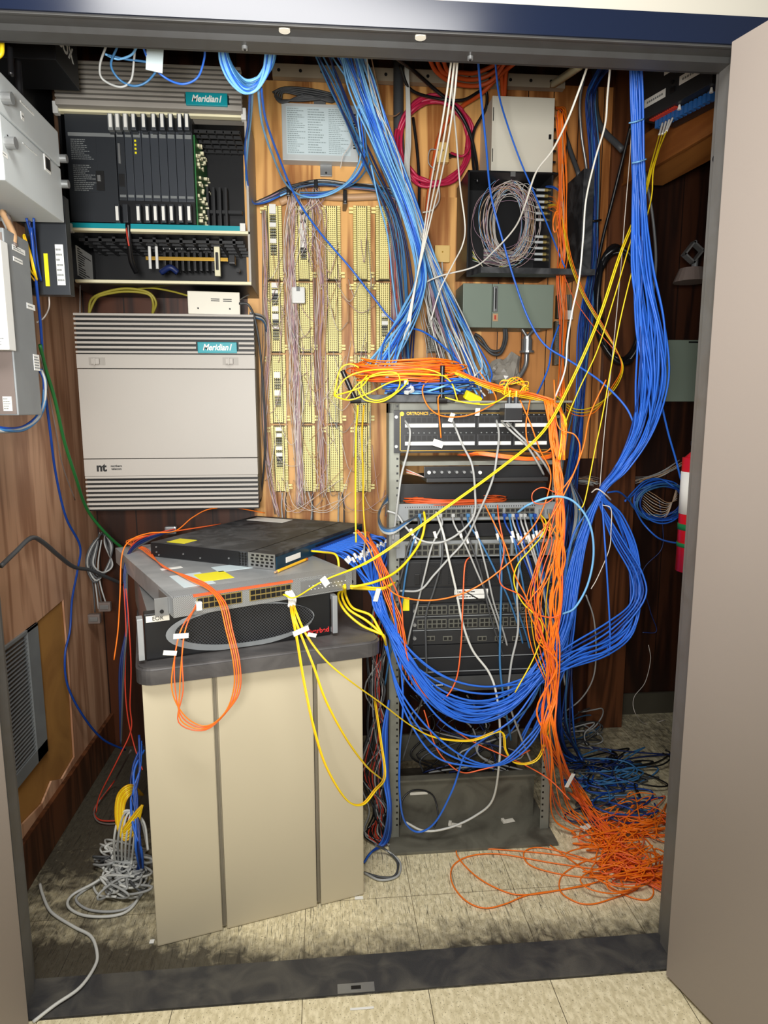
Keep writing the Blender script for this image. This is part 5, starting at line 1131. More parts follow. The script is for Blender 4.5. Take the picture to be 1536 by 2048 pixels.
wires('wires on the grey punch-down block', 'thin grey wire around the half hidden grey punch-down block', [(850, 560, 1.15, .03), (860, 620, 1.15, .04), (880, 680, 1.15, .05), (880, 730, 1.1, .05)], 12, .0015, ['grey', 'lgreyc', 'darkgrey'])
rr = random.Random(21)
for i in range(80):   # stray jumpers that cross the columns
    x = rr.uniform(545, 745); y = rr.uniform(470, 930); dx = rr.uniform(-75, 75); dy = rr.uniform(-30, 130); sg = rr.uniform(10, 60)
    x2 = min(770, max(530, x+dx)); y2 = min(1000, y+dy)
    cable('jumper_wire', 'thin pale jumper wire straying across the cream terminal columns', 'wire', [(x, y, 1.225), (x+(x2-x)*.25, y+(y2-y)*.2+sg*.6, 1.19), (x+(x2-x)*.6, y+(y2-y)*.6+sg, 1.185), (x2, y2, 1.225)], .0012, rr.choice(['whitew', 'pinkw', 'copper', 'whitew', 'grey']), 'jumper wires straying across the columns', n=6, seg=4)
for i in range(16):
    x = rr.uniform(590, 640); cable('jumper_wire', 'thin wire looping over the top ends of the first terminal columns', 'wire', [(x, 376, 1.19), (x+rr.uniform(-20, 20), 400, 1.17), (x+rr.uniform(-30, 30), 440, 1.18), (x+rr.uniform(-30, 40), 520+rr.uniform(-40, 60), 1.2)], .0013, rr.choice(JW), 'wires looping over the column tops', n=6, seg=4)
for i in range(12):
    x = rr.uniform(545, 740); cable('jumper_wire', 'thin wire curving beneath the lower ends of the terminal columns', 'wire', [(x, 960, 1.2), (x+rr.uniform(-20, 30), 1010, 1.17), (x+rr.uniform(10, 60), 1020, 1.17), (min(790, x+rr.uniform(60, 140)), 960+rr.uniform(-40, 40), 1.18)], .0012, rr.choice(['whitew', 'pinkw', 'copper']), 'wires curving below the columns', n=6, seg=4)
for i, x in enumerate((565, 572, 618, 625, 678, 684)):
    cable('grey_tail_cable', 'grey cable tail dropping from the lowest terminal blocks behind the stand', 'cable', [(x, 985, 1.25), (x+rr.uniform(-4, 6), 1020, 1.24), (x+rr.uniform(-6, 8), 1100, 1.2)], .0032, ['grey', 'darkgrey'][i % 2], 'grey tails below the terminal columns')
# D: white cables from the header
for k in range(3):
    cable('white_header_cable', 'white cable of the three hanging together from the header in front of the crimson coil', 'cable', [(904+6*k, 112, .22), (893+8*k, 190, .3), (880+9*k, 270, .4), (865+9*k, 350, .55), (854+6*k, 420, .7), (843+2*k, 500, .8), (828-k, 590, .85), (815-4*k, 680, .8)], .0026, 'whitec', 'three white cables in front of the coil')
for k in range(4): cable('thin_white_cable', 'thin white cable on the grey conduit left of the crimson coil', 'cable', [(810+2*k, 130, 1.1), (813+2*k, 200, 1.12), (812+3*k, 280, 1.12), (810+3*k, 350, 1.12), (822+5*k, 450, 1.12), (834+4*k, 560, 1.1)], .003, 'lgreyc', 'white cables on the conduit')
cable('single_white_cable', 'single white cable sweeping past the small ivory boxes', 'cable', [(912, 112, .3), (905, 185, .45), (913, 280, .6), (920, 370, .75), (930, 450, .8), (925, 490, .8), (905, 530, .85), (880, 580, .9), (862, 640, .9)], .0026, 'whitec')
cable('curved_white_cable', 'white cable sweeping from the header across the fibre box to the fan', 'cable', [(1180, 118, .25), (1160, 175, .3), (1135, 240, .35), (1105, 300, .42), (1072, 345, .5), (1050, 410, .6), (1030, 455, .7), (990, 500, .8), (950, 533, .9), (880, 552, .95), (845, 570, 1.0), (822, 600, 1.0)], .0028, 'whitec', n=8)
cable('straight_white_cable', 'white cable hanging from the header past the fibre box door to the rack top', 'cable', [(1222, 118, .22), (1215, 190, .3), (1210, 250, .35), (1190, 320, .4), (1172, 400, .45), (1166, 480, .48), (1158, 560, .5), (1145, 620, .5), (1135, 680, .5), (1130, 740, .52), (1108, 800, .52)], .0026, 'whitec')
cable('hanging_blue_cable', 'long blue cable hanging from the header across the fibre box toward the right bundle', 'network cable', [(956, 118, .5), (962, 190, .6), (972, 290, .7), (982, 390, .8), (1008, 490, .82), (1032, 570, .82), (1058, 640, .82), (1090, 690, .8), (1140, 722, .75), (1200, 762, .68), (1250, 812, .62), (1272, 858, .6)], .0034, 'blue', n=8)['label']
cable('hanging_blue_cable', 'blue cable crossing the white cabinet corner and the right side of the fibre box', 'network cable', [(990, 118, .6), (998, 190, .7), (1015, 250, .8), (1040, 320, .85), (1070, 390, .9), (1095, 450, .95), (1115, 500, 1.0), (1130, 535, 1.0)], .003, 'blue')
cable('short_blue_cable', 'blue cable curving down from the long blue cable to the rack top', 'network cable', [(1118, 650, .9), (1104, 690, .85), (1098, 730, .8), (1085, 765, .75), (1068, 800, .62)], .003, 'blue')
cable('twisted_white_wire', 'twisted red and white wire hanging in front of the oval black coil', 'wire', [(1270, 118, .45), (1262, 280, .6), (1250, 430, .7), (1243, 520, .75), (1232, 640, .78), (1222, 740, .78), (1212, 830, .75), (1204, 920, .7), (1199, 985, .63)], .0014, 'whitew')
cable('black_slanting_cable', 'straight black cable slanting between the two blue bundles', 'cable', [(1262, 250, 1.0), (1245, 320, 1.05), (1225, 400, 1.1), (1205, 480, 1.15), (1190, 560, 1.2)], .006, 'coil')
cable('grey_cable', 'grey cable along the right edge of the hanging blue bundle', 'cable', [(1290, 345, .6), (1305, 430, .62), (1312, 520, .62), (1305, 600, .6)], .0045, 'darkgrey')
# E, F
cable('orange_innerduct', 'thick orange cable crossing behind the crimson coil and down the wall', 'conduit', [(1040, 118, 1.05), (1000, 150, 1.12), (965, 185, 1.17), (925, 212, 1.24), (900, 235, 1.25), (878, 275, 1.25), (866, 330, 1.24), (855, 410, 1.25), (852, 500, 1.25), (850, 560, 1.25)], .0085, 'dorange')
for k in range(3): cable('orange_arc_cable', 'thick orange cable sagging in the shadow under the header', 'conduit', [(855+14*k, 108, 1.0), (872+12*k, 142, 1.05), (905+8*k, 165-10*k, 1.1), (950, 172-13*k, 1.12), (985, 160-14*k, 1.1), (1010, 125-6*k, 1.05)], .0075, 'dorange', 'orange cables sagging under the header')
for k in range(2): cable('orange_riser_cable', 'thick orange cable rising from the white cabinet top', 'conduit', [(1003+14*k, 112, 1.1), (1003+9*k, 150, 1.15), (1006+3*k, 195, 1.2)], .0075, 'dorange', 'orange cables rising from the white cabinet')
cable('black_power_cable', 'thick black cable arcing from the header over the coil to the fibre box', 'cable', [(788, 112, 1.0), (825, 140, 1.08), (865, 175, 1.14), (910, 215, 1.17), (938, 262, 1.18), (952, 320, 1.18), (955, 365, 1.16)], .0065, 'coil')
cable('black_power_cable', 'thick black cable sagging level under the header then down beside the white cabinet', 'cable', [(800, 130, 1.08), (820, 178, 1.12), (870, 196, 1.15), (925, 200, 1.15), (968, 180, 1.17), (972, 215, 1.18), (948, 262, 1.19), (945, 310, 1.18), (950, 360, 1.16)], .0055, 'coil')
cable('black_marked_cable', 'black cable running vertically beside the conduit inside the crimson coil', 'cable', [(826, 235, 1.24), (834, 300, 1.24), (838, 360, 1.24), (838, 430, 1.24)], .0055, 'coil')
cable('crimson_tail', 'crimson tail from the coil into the ivory junction box plug', 'cable', [(902, 306, 1.2), (925, 312, 1.17), (938, 295, 1.17), (938, 270, 1.2)], .0045, 'magenta')
cable('grey_hook_cable', 'thin grey cable hooking left of the small ivory box', 'cable', [(877, 300, 1.24), (860, 300, 1.23), (857, 325, 1.22), (870, 340, 1.22)], .002, 'grey')
cable('beige_hook_cable', 'thin beige cable hooking right below the crimson coil', 'cable', [(878, 372, 1.24), (878, 400, 1.22), (864, 420, 1.2), (845, 425, 1.2)], .003, 'whitew')
cable('grey_box_lead', 'thin white lead curving down from the pale transformer box', 'cable', [(707, 262, 1.15), (700, 290, 1.14), (686, 312, 1.14), (681, 336, 1.15)], .0016, 'whitew')
cable('beige_lead', 'beige lead curling from the header to the conduit', 'cable', [(742, 112, 1.0), (757, 180, 1.05), (770, 225, 1.1), (788, 232, 1.15), (800, 225, 1.2)], .0022, 'copper')
cable('ivory_box_lead', 'thin grey lead below the lower ivory junction box', 'cable', [(884, 524, 1.24), (885, 550, 1.23), (880, 590, 1.2)], .003, 'lgreyc')
bundle('tangled_wire', 'thin grey or orange wire tangled left of the lower ivory box', 'wire', 'wires left of the lower ivory box', [(848, 480, 1.24, .01), (838, 510, 1.22, .02), (850, 530, 1.22, .02), (866, 550, 1.2, .03)], 7, .0014, ['copper', 'grey', 'orange2', 'lgreyc'])
# cables over black coil etc.
bundle('fibre_jumper_orange', 'orange fibre jumper hanging in the open side of the black fibre enclosure', 'fibre cable', 'orange fibres on the side of the fibre enclosure', [(1118, 225, 1.0, .012), (1122, 300, 1.0, .014), (1126, 370, 1.0, .018), (1124, 440, 1.0, .02), (1126, 510, 1.0, .02), (1120, 560, 1.05, .022), (1124, 640, 1.05, .018), (1122, 720, .95, .012), (1118, 790, .7, .02)], 15, .0018, ['orange', 'orange', 'orange2', 'copper'])
for k in range(4): cable('fibre_loop_orange', 'orange fibre curled in a small loop beside the connectors of the fibre enclosure', 'fibre cable', [(1098, 392+9*k, 1.1), (1112, 400+9*k, 1.02), (1118, 440, 1.0), (1110, 465, 1.0), (1106, 440+3*k, 1.0), (1116, 425, 1.0), (1130, 500, 1.0)], .0016, 'orange', 'small orange loops at the fibre connectors')
for k in range(3): cable('enclosure_yellow_fibre', 'yellow fibre leaving the fibre enclosure and crossing the oval black coil', 'fibre cable', [(1095, 410+3*k, 1.1), (1116, 412+2*k, 1.02), (1126+2*k, 450, 1.0), (1138+3*k, 520, .98), (1165+3*k, 590, .95), (1200+3*k, 650, .92), (1236, 706, .9), (1246-2*k, 740, .88), (1228-4*k, 780, .82), (1190, 812+6*k, .75), (1150, 818+6*k, .68), (1110, 790+5*k, .6)], .0018, ['yel', 'yel2', 'orange'][k], 'yellow and orange fibres looping from the enclosure to the rack', n=7)
cable('enclosure_pink_fibre', 'salmon fibre slanting from the enclosure across the oval coil', 'fibre cable', [(1128, 550, 1.0), (1150, 600, .98), (1185, 650, .95), (1220, 690, .9), (1238, 710, .9)], .0016, 'orange2')
bundle('enclosure_blue_fibre', 'blue fibre pigtail at the upper connectors of the enclosure', 'fibre cable', 'blue pigtails at the enclosure', [(1092, 372, 1.1, .004), (1108, 374, 1.05, .005), (1120, 385, 1.02, .005), (1122, 410, 1.0, .006)], 3, .0018, ['blue2', 'blue'])
bundle('cabinet_side_fibre', 'orange or black fibre looping along the side of the white cabinet', 'fibre cable', 'fibres beside the white cabinet', [(1112, 215, 1.18, .006), (1128, 225, 1.12, .012), (1132, 270, 1.1, .014), (1130, 320, 1.1, .014), (1122, 370, 1.08, .012)], 9, .0018, ['orange2', 'orange', 'coil', 'magenta', 'orange'])
cable('black_hose', 'thick dark cable slanting beside the fibre box side door', 'cable', [(1125, 255, 1.2), (1140, 300, 1.18), (1158, 350, 1.12)], .009, 'darkgrey')
# patch box, top right, with yellow fibres
zbx = 2.33; A_, B_ = PF(1283, 243, zbx), PF(1424, 166, zbx)
dv = (B_-A_); Lb = dv.length; ab = math.atan2(dv.y, dv.x)
t = thing('fibre_patch_box', 'black fibre patch box with white labels and blue connectors above the wood beam', 'fibre patch box', A_, ab)
MB().box(0, Lb, 0, .14, 0, .34, 0, .002).build('case', 'chassis', t, local=True)
for (x0, x1, z0, z1) in ((.01, .10, .035, .06), (.155, .25, .045, .07), (.09, .19, .10, .125)): 
    b = MB(); b.box(Lb*x0/.28, Lb*x1/.28, -.001, 0, z0, z1); 
    for k in range(8): b.box(Lb*(x0+.012+k*(x1-x0-.02)/8)/.28, Lb*(x0+.018+k*(x1-x0-.02)/8)/.28, -.0016, -.0008, (z0+z1)/2-.003, (z0+z1)/2+.003, 1)
    b.build('printed_label', ['label', 'greyink'], t, local=True)
MB().cyl((Lb*.46, -.002, .065), .006, .006, 'Y', 12).box(Lb*.43, Lb*.5, -.004, 0, .035, .05, 0, .001).build('latch', 'coil', t, local=True)
MB().cyl((Lb*.5, -.001, .095), .008, .003, 'Y', 16).build('round_button', 'slate', t, local=True)
b = MB(); 
for k in range(12): b.box(Lb*(.08+k*.033), Lb*(.095+k*.033), .012, .03, -.005, 0, 0)
b.build('red_adapter_row', 'redc', t, local=True)
for k in range(13):
    x = Lb*(.12+k*.062); MB().box(x-.0055, x+.0055, .03, .05, -.028, -.002, 0, .001).build('blue_connector', 'lcblue', t, local=True)
for x in (Lb*.50, Lb*.93): MB().cyl((x, .02, -.008), .006, .014, 'Z', 12, r2=.003).build('thumbscrew', 'label', t, local=True)
for i in range(4):
    xk = Lb*(.36+.05*(i % 4)); q0 = A_+dv.normalized()*xk+Vector((.01, .03, -.03))
    j = i % 3; d = (i//3)*3
    paths = [[(1302, 330), (1283, 400), (1240, 505), (1195, 640), (1140, 765), (1085, 862), (1000, 935), (880, 1022), (745, 1117), (650, 1158), (585, 1186), (566, 1188)],
             [(1305, 335), (1290, 395), (1265, 470), (1230, 590), (1195, 700), (1160, 775), (1130, 850), (1115, 930)],
             [(1308, 335), (1302, 400), (1275, 500), (1245, 620), (1225, 720), (1205, 830), (1190, 900), (1170, 1000), (1158, 1020)]][j]
    Y0, Y1 = .60, (.18 if j == 0 else .5); n_ = len(paths); pts = [q0, q0.lerp(P(paths[0][0], paths[0][1], Y0), .25)]
    for m_, (x, y) in enumerate(paths): pts.append(P(x+d, y+d*.5, Y0+(Y1-Y0)*min(1, (m_/(n_-1))*1.05)))
    if j == 0: pts[-1] = PF(566+d, 1189, ZS+.03); pts[-2] = PF(592, 1188, ZS+.028)+Vector((0, -.03, 0)); pts[-3] = P(650, 1160, .20)
    lab = ['taut yellow fibre pair running from the patch box to the grey switch on the stand', 'yellow fibre pair from the patch box into the tangle beside the rack', 'yellow fibre pair from the patch box down in front of the wood post'][j]
    o = cable('yellow_fibre_cable', lab, 'fibre cable', pts, .0019, 'yel', lab.replace('pair', 'pairs')[:60], n=8)
    MB().tube([q0, q0.lerp(P(paths[0][0], paths[0][1], Y0), .30)], .0032, 8).build('white_boot', 'label', o)
# ---------------------------------------------------------------- top of the rack
zt_ = ztop+.03
ctr = P(812, 760, YR+.04); ctr.z = zt_+.02
for i in range(26):
    rx, ry = rnd(.12, .17), rnd(.06, .12); z0 = rnd(.02, .085); a0 = rnd(0, 6.28); dx = rnd(-.02, .02); lean = rnd(.002, .02)
    turns = 1.6
    pts = [ctr+Vector((dx+rx*math.cos(a0+t_), ry*math.sin(a0+t_), z0+lean*math.sin(a0+t_)+.004*math.sin(3*t_+i))) for t_ in [k*math.pi/6 for k in range(int(turns*12))]]
    cable('orange_coil_fibre', 'orange fibre in the flat coil heaped on top of the rack', 'fibre cable', pts, .0020, random.choice(['orange', 'orange', 'orange2']), 'orange fibres coiled on the rack top', n=4)
for i in range(34):
    x0_ = rnd(760, 800); x1_ = rnd(900, 960); y0_ = rnd(765, 800); h1 = rnd(-12, 8); Y0 = YR+rnd(-.07, .09)
    def zc(p): p.z = max(p.z, z1r); return p
    z1r = ztop+.027
    pts = [P(x0_, y0_, Y0), P((x0_+x1_)/2-rnd(10, 40), y0_+h1, Y0+rnd(-.03, .03)), P((x0_+x1_)/2+rnd(10, 40), y0_+rnd(-14, 10), Y0+rnd(-.03, .03)), P(x1_, y0_+rnd(-15, 5), Y0+rnd(-.02, .04))]
    for p_ in pts: p_.z = min(max(p_.z, z1r), ztop+.075)
    cable('blue_pile_cable', 'blue or grey cable in the heap under the orange coil on the rack top', 'network cable', pts, .0029, random.choice(['blue2', 'sblue', 'navyc', 'blue', 'lbluec', 'darkgrey']), 'blue cables heaped on the rack top', n=7)
for k in range(16):
    j = rnd(-1, 1); e = rnd(-1, 1); ym = YR-.03+.03*e
    nm = 'yel' if k in (1, 6, 11) else ('yel2' if k == 4 else random.choice(['orange', 'orange', 'orange2']))
    cable('sweeping_fibre', 'orange or yellow fibre sweeping over the rack top to the right-hand upright', 'fibre cable', [(845+30*e, 735+8*j, YR), (905, 742+6*j, YR), (960, 765+8*j, ym), (1020, 783+9*j, ym), (1075, 795+8*j, ym), (1115+4*e, 812+7*j, ym-.03), (1128+7*j, 850, .47), (1122+9*e, 920, .45)], .0018, nm, 'fibres sweeping over the rack top', n=6)
for k in range(11):
    j = rnd(-1, 1); e = rnd(-1, 1); f_ = rnd(-1, 1)
    fl = [PF(1150+26*f_, 1590+20*j, .06), PF(1200+40*f_, 1660+20*e, .02), PF(1260+30*e, 1730+25*j, .015)]
    cable('orange_riser_fibre', 'orange fibre running down the right rack upright to the floor pile', 'fibre cable', [(1098+10*e, 800, .50), (1108+9*j, 880, .47), (1118+10*e, 960, .45), (1121+10*j, 1040, .44), (1120+13*e, 1120, .44), (1112+14*j, 1200, .44), (1108+14*e, 1290, .44), (1105+14*f_, 1390, .43), (1102+16*j, 1480, .42)]+fl, .0023, random.choice(['orange', 'orange', 'orange', 'orange2']), 'orange fibres down the right rack upright', n=6)
for k in range(6):
    j = rnd(-1, 1); e = rnd(-1, 1)
    cable('orange_stray_fibre', 'orange fibre wandering in wide curves over the lower right of the rack', 'fibre cable', [(1112+6*j, 1000+20*k, .44), (1085+20*e, 1080+20*k, .42), (1062+16*j, 1180+8*k, .42), (1078+20*e, 1260+4*k, .42), (1100+16*j, 1330, .42), (1080+24*e, 1420, .42), (1090+14*j, 1500, .42), PF(1110+20*e, 1600+20*j, .1)-Vector((0, 0, .02)), PF(1160+30*e, 1650+20*j, .012)], .0018, random.choice(['orange', 'orange2']), 'orange fibres wandering over the lower rack', n=7)
def c1(nm, lab, pts, r, ma, cat='fibre cable', n=8): return cable(nm, lab, cat, pts, r, ma, n=n)
c1('orange_hook_fibre', 'orange fibre hooking from the rack top down across the patch panel face', [(905, 748, YR), (880, 752, YR-.04), (852, 765, YR-.07), (845, 785, YR-.09), (858, 815, YR-.09), (885, 832, YR-.09), (930, 832, YR-.09), (975, 815, YR-.09), (992, 795, YR-.07), (960, 745, YR-.03)], .002, 'orange')
c1('orange_tag_fibre', 'orange fibre hanging straight to the folded white tag', [(880, 790, YR-.085), (876, 800, YR-.09), (879, 840, YR-.08), (882, 876, YR-.075)], .002, 'orange')
for k, pts in enumerate(([(668, 792, .5), (690, 758, .5), (730, 742, .5), (800, 738, .52), (860, 740, .52), (900, 762, .5), (915, 800, .48)], [(668, 792, .5), (720, 775, .48), (745, 750, .5), (790, 745, .5), (800, 765, .5), (790, 785, .48), (760, 800, .47), (735, 795, .47), (722, 770, .48), (735, 750, .5)], [(670, 793, .5), (700, 800, .48), (740, 785, .48), (780, 765, .48), (815, 760, .5), (800, 780, .48), (765, 803, .47), (730, 800, .47), (716, 780, .48)], [(690, 800, .5), (720, 765, .5), (760, 750, .5), (840, 748, .5), (895, 752, .5)], [(668, 790, .5), (680, 740, .5), (700, 728, .5), (718, 735, .5)], [(890, 795, .48), (930, 805, .47), (980, 808, .47), (1015, 790, .48), (1022, 780, .48)])):
    cable('yellow_rack_fibre', ['yellow fibre arching over the orange coil on the rack top', 'yellow fibre loop hanging in front of the black router', 'second yellow fibre loop drooping past the router edge', 'thin yellow fibre lying along the orange coil', 'yellow fibre spike at the left of the router antenna', 'yellow fibre crossing the rack top to the black media converter'][k], 'fibre cable', pts, .0021, 'yel', n=7)
for k, x in enumerate((711, 725)):
    cable('yellow_drop_cable', ['straight yellow cable dropping left of the rack past the fourth terminal column', 'second straight yellow cable dropping just left of the rack upright'][k], 'network cable', [(716+12*k, 810, .6), (712+12*k, 870, .62), (711+15*k, 950, .63), (711+16*k, 1020, .63), (712+20*k, 1085, .6)], .0028, ['yel', 'yel2'][k])
for k in range(9):
    a = rnd(0, 6.28); c = P(1030, 775, YR-.05)
    cable('converter_fibre', 'thin yellow or orange fibre looping around the media converter plugs', 'fibre cable', [c+Vector((.035*math.cos(a+t_)*(1+.3*math.sin(i_)), .01*math.sin(t_), .02*math.sin(a+t_)+.01*math.sin(2*t_))) for i_, t_ in enumerate([m_*.8 for m_ in range(8)])], .0015, ['yel', 'orange', 'yel2'][k % 3], 'fibres looping around the media converter', n=5)
# rack coils
for k in range(14):
    j = rnd(-1, 1); y = 912+k*.9
    cable('slot_fibre_pack', 'orange fibre packed in the slot below the patch panel', 'fibre cable', [(915+30*abs(j), 910+3*j, YR+.02), (960, 906+5*j, YR-.02), (1010, 912+6*j, YR-.04), (1060, 917+5*j, YR-.04), (1098, 912+6*j, YR-.02), (1104, 904+4*j, YR), (1080, 903, YR)], .0019, random.choice(['orange', 'orange2']), 'orange fibres in the slot below the patch panel', n=6)
c0_ = P(905, 996, YR+.07)
for k in range(14):
    rx = rnd(.13, .165); ry = rnd(.03, .06); z_ = rnd(-.006, .008)
    cable('shelf_coil_fibre', 'dark orange fibre in the flat coil on the black rack shelf', 'fibre cable', [c0_+Vector((rx*math.cos(t_), ry*math.sin(t_)-.05, z_+.003*math.sin(2*t_+k))) for t_ in [m_*math.pi/6 for m_ in range(13)]], .0019, 'dorange', 'dark orange fibres coiled on the rack shelf', n=4)
# ---------------------------------------------------------------- patch leads in front of the rack
c1('white_patch_lead', 'pale patch lead looping from the middle of the patch panel to the left upright', [(905, 840, YR-.01), (912, 858, YR-.06), (925, 890, YR-.08), (944, 930, YR-.12), (950, 985, YR-.12), (948, 1030, YR-.12), (920, 1065, YR-.12), (880, 1085, YR-.12), (840, 1080, YR-.1), (812, 1055, YR-.08), (795, 1030, YR-.06), (775, 1022, YR-.05)], .0034, 'grey', 'network cable')
c1('grey_patch_lead', 'grey patch lead from the left of the patch panel down along the left upright', [(810, 841, YR-.01), (820, 862, YR-.05), (816, 900, YR-.06), (803, 950, YR-.08), (796, 1000, YR-.08), (790, 1050, YR-.06), (786, 1080, YR-.04)], .0034, 'grey', 'network cable')
c1('grey_patch_lead', 'grey patch lead hanging in a long curve from the centre right of the patch panel', [(993, 840, YR-.01), (998, 870, YR-.06), (994, 910, YR-.13), (985, 960, YR-.13), (960, 1020, YR-.12), (930, 1080, YR-.1), (895, 1120, YR-.1), (868, 1150, YR-.1), (840, 1180, YR-.1), (800, 1182, YR-.08)], .0034, 'grey', 'network cable')
for k in range(2): cable('grey_slant_lead', 'dark grey patch lead slanting right from under the media converter', 'network cable', [(1003+10*k, 842, YR-.03), (1022+10*k, 862, YR-.07), (1052+8*k, 890, YR-.08), (1075+12*k, 925, YR-.08), (1088+14*k, 950, YR-.05)], .0034, 'grey', 'grey leads slanting from the media converter')
c1('white_long_cable', 'long white cable hanging down the rack front and curling onto the base', [(872, 1024, YR-.03), (886, 1065, YR-.1), (898, 1120, YR-.12), (912, 1180, YR-.12), (925, 1245, YR-.12), (945, 1300, YR-.12), (978, 1345, YR-.13), (993, 1390, YR-.14), (1000, 1460, YR-.12), (998, 1530, YR-.1), (985, 1600, YR-.06), (950, 1632, YR-.04), (900, 1655, YR-.05), (850, 1662, YR-.05), (812, 1645, YR-.05)], .0038, 'lgreyc', 'network cable')
c1('grey_hanging_lead', 'grey cable hanging right of centre down the black chassis front', [(1042, 1110, YR-.05), (1034, 1180, YR-.09), (1036, 1260, YR-.09), (1022, 1330, YR-.1), (1018, 1400, YR-.1), (1040, 1470, YR-.05), (1065, 1530, YR)], .0035, 'grey', 'network cable')
c1('blue_hanging_lead', 'steel blue cable hanging vertically down the middle of the chassis front', [(1000, 1090, YR-.05), (1003, 1150, YR-.09), (1001, 1240, YR-.1), (1000, 1330, YR-.1), (1008, 1400, YR-.1), (1022, 1480, YR-.03)], .0035, 'sblue', 'network cable')
c1('dark_hanging_lead', 'dark grey cable down the left part of the chassis front', [(880, 1050, YR-.06), (885, 1110, YR-.09), (868, 1180, YR-.09), (852, 1230, YR-.09), (852, 1300, YR-.09), (852, 1370, YR-.09), (830, 1440, YR-.05), (805, 1520, YR-.03)], .0032, 'darkgrey', 'network cable')
c1('black_slack_lead', 'thin black lead sagging across the chassis labels', [(925, 1180, YR-.06), (960, 1200, YR-.07), (1000, 1222, YR-.07), (1040, 1222, YR-.07), (1075, 1190, YR-.07)], .0022, 'coil', 'network cable')
c1('yellow_patch_lead', 'thick yellow lead curving from the rack switch left to the stand', [(848, 1024, YR-.03), (850, 1045, YR-.07), (842, 1080, YR-.1), (820, 1115, YR-.14), (790, 1145, YR-.18), (752, 1163, .36), (715, 1172, .34), (700, 1173, .34)], .0038, 'yel', 'network cable')
px_ = [833, 838, 880, 905, 922, 935, 945, 985, 1008, 1018, 1024, 1032, 1040, 1048, 1060, 1068]
for k, x in enumerate(px_):
    j = rnd(-1, 1); right = x > 900; gx = min(1095, x+rnd(35, 85)) if right else x-rnd(20, 45)
    ma = random.choice(['sblue', 'sblue', 'grey', 'blue2']) if x > 940 else random.choice(['grey', 'sblue', 'darkgrey'])
    pts = [P(x, 1030, YR-.03), P(x+4, 1050, YR-.075), P(x+(gx-x)*.35, 1090, YR-.1), P(x+(gx-x)*.7, 1150, YR-.1), P(gx, 1210+20*j, YR-.08), P(gx+(25 if right else -20), 1290+20*j, YR-.04), P(gx+(35 if right else -30), 1370, YR+.02)]
    o = cable('switch_patch_lead', 'patch lead plugged into the upper grey rack switch, falling '+('to the right upright' if right else 'to the left upright'), 'network cable', pts, .003, ma, 'leads falling from the upper rack switch to the '+('right' if right else 'left'), n=7)
    MB().box(pts[0].x-.005, pts[0].x+.005, pts[0].y-.012, pts[0].y+.008, pts[0].z-.005, pts[0].z+.005, 0, .001).build('network_plug', ma, o)
    q = P(x+(gx-x)*.22, 1072+8*j, YR-.093); MB().tube([q+Vector((-.003, 0, .010)), q+Vector((.003, 0, -.010))], .0046, 8).build('cable_marker', 'label', o)
for k in range(12):
    j = rnd(-1, 1); cable('bunched_patch_lead', 'grey or blue cable bunched behind the orange fibres at the right upright', 'network cable', [(1080+6*j, 1110+6*k, YR-.02), (1100+8*j, 1160+6*k, YR-.03), (1120, 1120+5*k, YR+.02), (1148+6*j, 1080, YR+.1), (1160+10*j, 1020, YR+.2), (1140, 960, YR+.35)], .003, random.choice(['darkgrey', 'sblue', 'navyc', 'grey']), 'dark leads bunched at the right upright', n=6)
for k in range(9):
    j = rnd(-1, 1); cable('curled_patch_lead', 'blue or grey lead curled at the left rack upright beside the upper rack switch', 'network cable', [(835, 1030, YR-.04), (812, 1046+3*j, YR-.08), (785, 1062+5*j, YR-.1), (765, 1058+5*j, YR-.08), (757, 1035+6*j, YR-.04), (764, 1012, YR), (778, 990+8*j, YR+.05), (778, 940, YR+.1)], .003, ['sblue', 'grey', 'sblue', 'darkgrey', 'blue2'][k % 5], 'leads curled at the left rack upright', n=6)
c1('orange_sweep_fibre', 'orange fibre sweeping diagonally across the rack from the right upright to the stand', [(1212, 760, .5), (1180, 830, .48), (1165, 900, .44), (1130, 985, .42), (1085, 1060, .42), (1030, 1115, .41), (975, 1160, .41), (925, 1187, .41), (870, 1200, .41), (815, 1197, .41), (780, 1180, .41), (755, 1140, .42), (735, 1090, .45), (712, 1062, .5)], .0022, 'orange')
c1('orange_bight_fibre', 'orange fibre making a deep loop below the black chassis', [(942, 1112, .5), (930, 1130, .45), (926, 1200, .43), (922, 1290, .42), (912, 1360, .42), (885, 1400, .42), (855, 1395, .42), (825, 1350, .42), (808, 1280, .42), (802, 1210, .42), (778, 1150, .42), (745, 1095, .43), (715, 1060, .48)], .0022, 'orange2')
c1('orange_port_fibre', 'orange fibre dropping from behind the upper rack switch and bending to the right upright', [(995, 1010, .5), (998, 1040, .46), (1008, 1100, .44), (1000, 1165, .43), (1040, 1190, .43), (1070, 1225, .43), (1100, 1235, .43), (1120, 1230, .43)], .0021, 'orange2')
c1('orange_port_fibre', 'orange fibre falling left of centre from the shelf coil to the tangle', [(970, 1010, .5), (990, 1050, .46), (1010, 1090, .44), (1030, 1150, .43), (1060, 1210, .43), (1090, 1290, .43), (1110, 1360, .43)], .0021, 'orange')
c1('yellow_orange_lead', 'yellow fibre curving from the switch module down to the chassis side', [(1082, 1030, .5), (1092, 1045, .47), (1085, 1070, .45), (1060, 1100, .44), (1035, 1130, .43), (1028, 1165, .43), (1045, 1205, .43), (1085, 1250, .43), (1070, 1310, .43), (1030, 1385, .42)], .0021, 'yel')
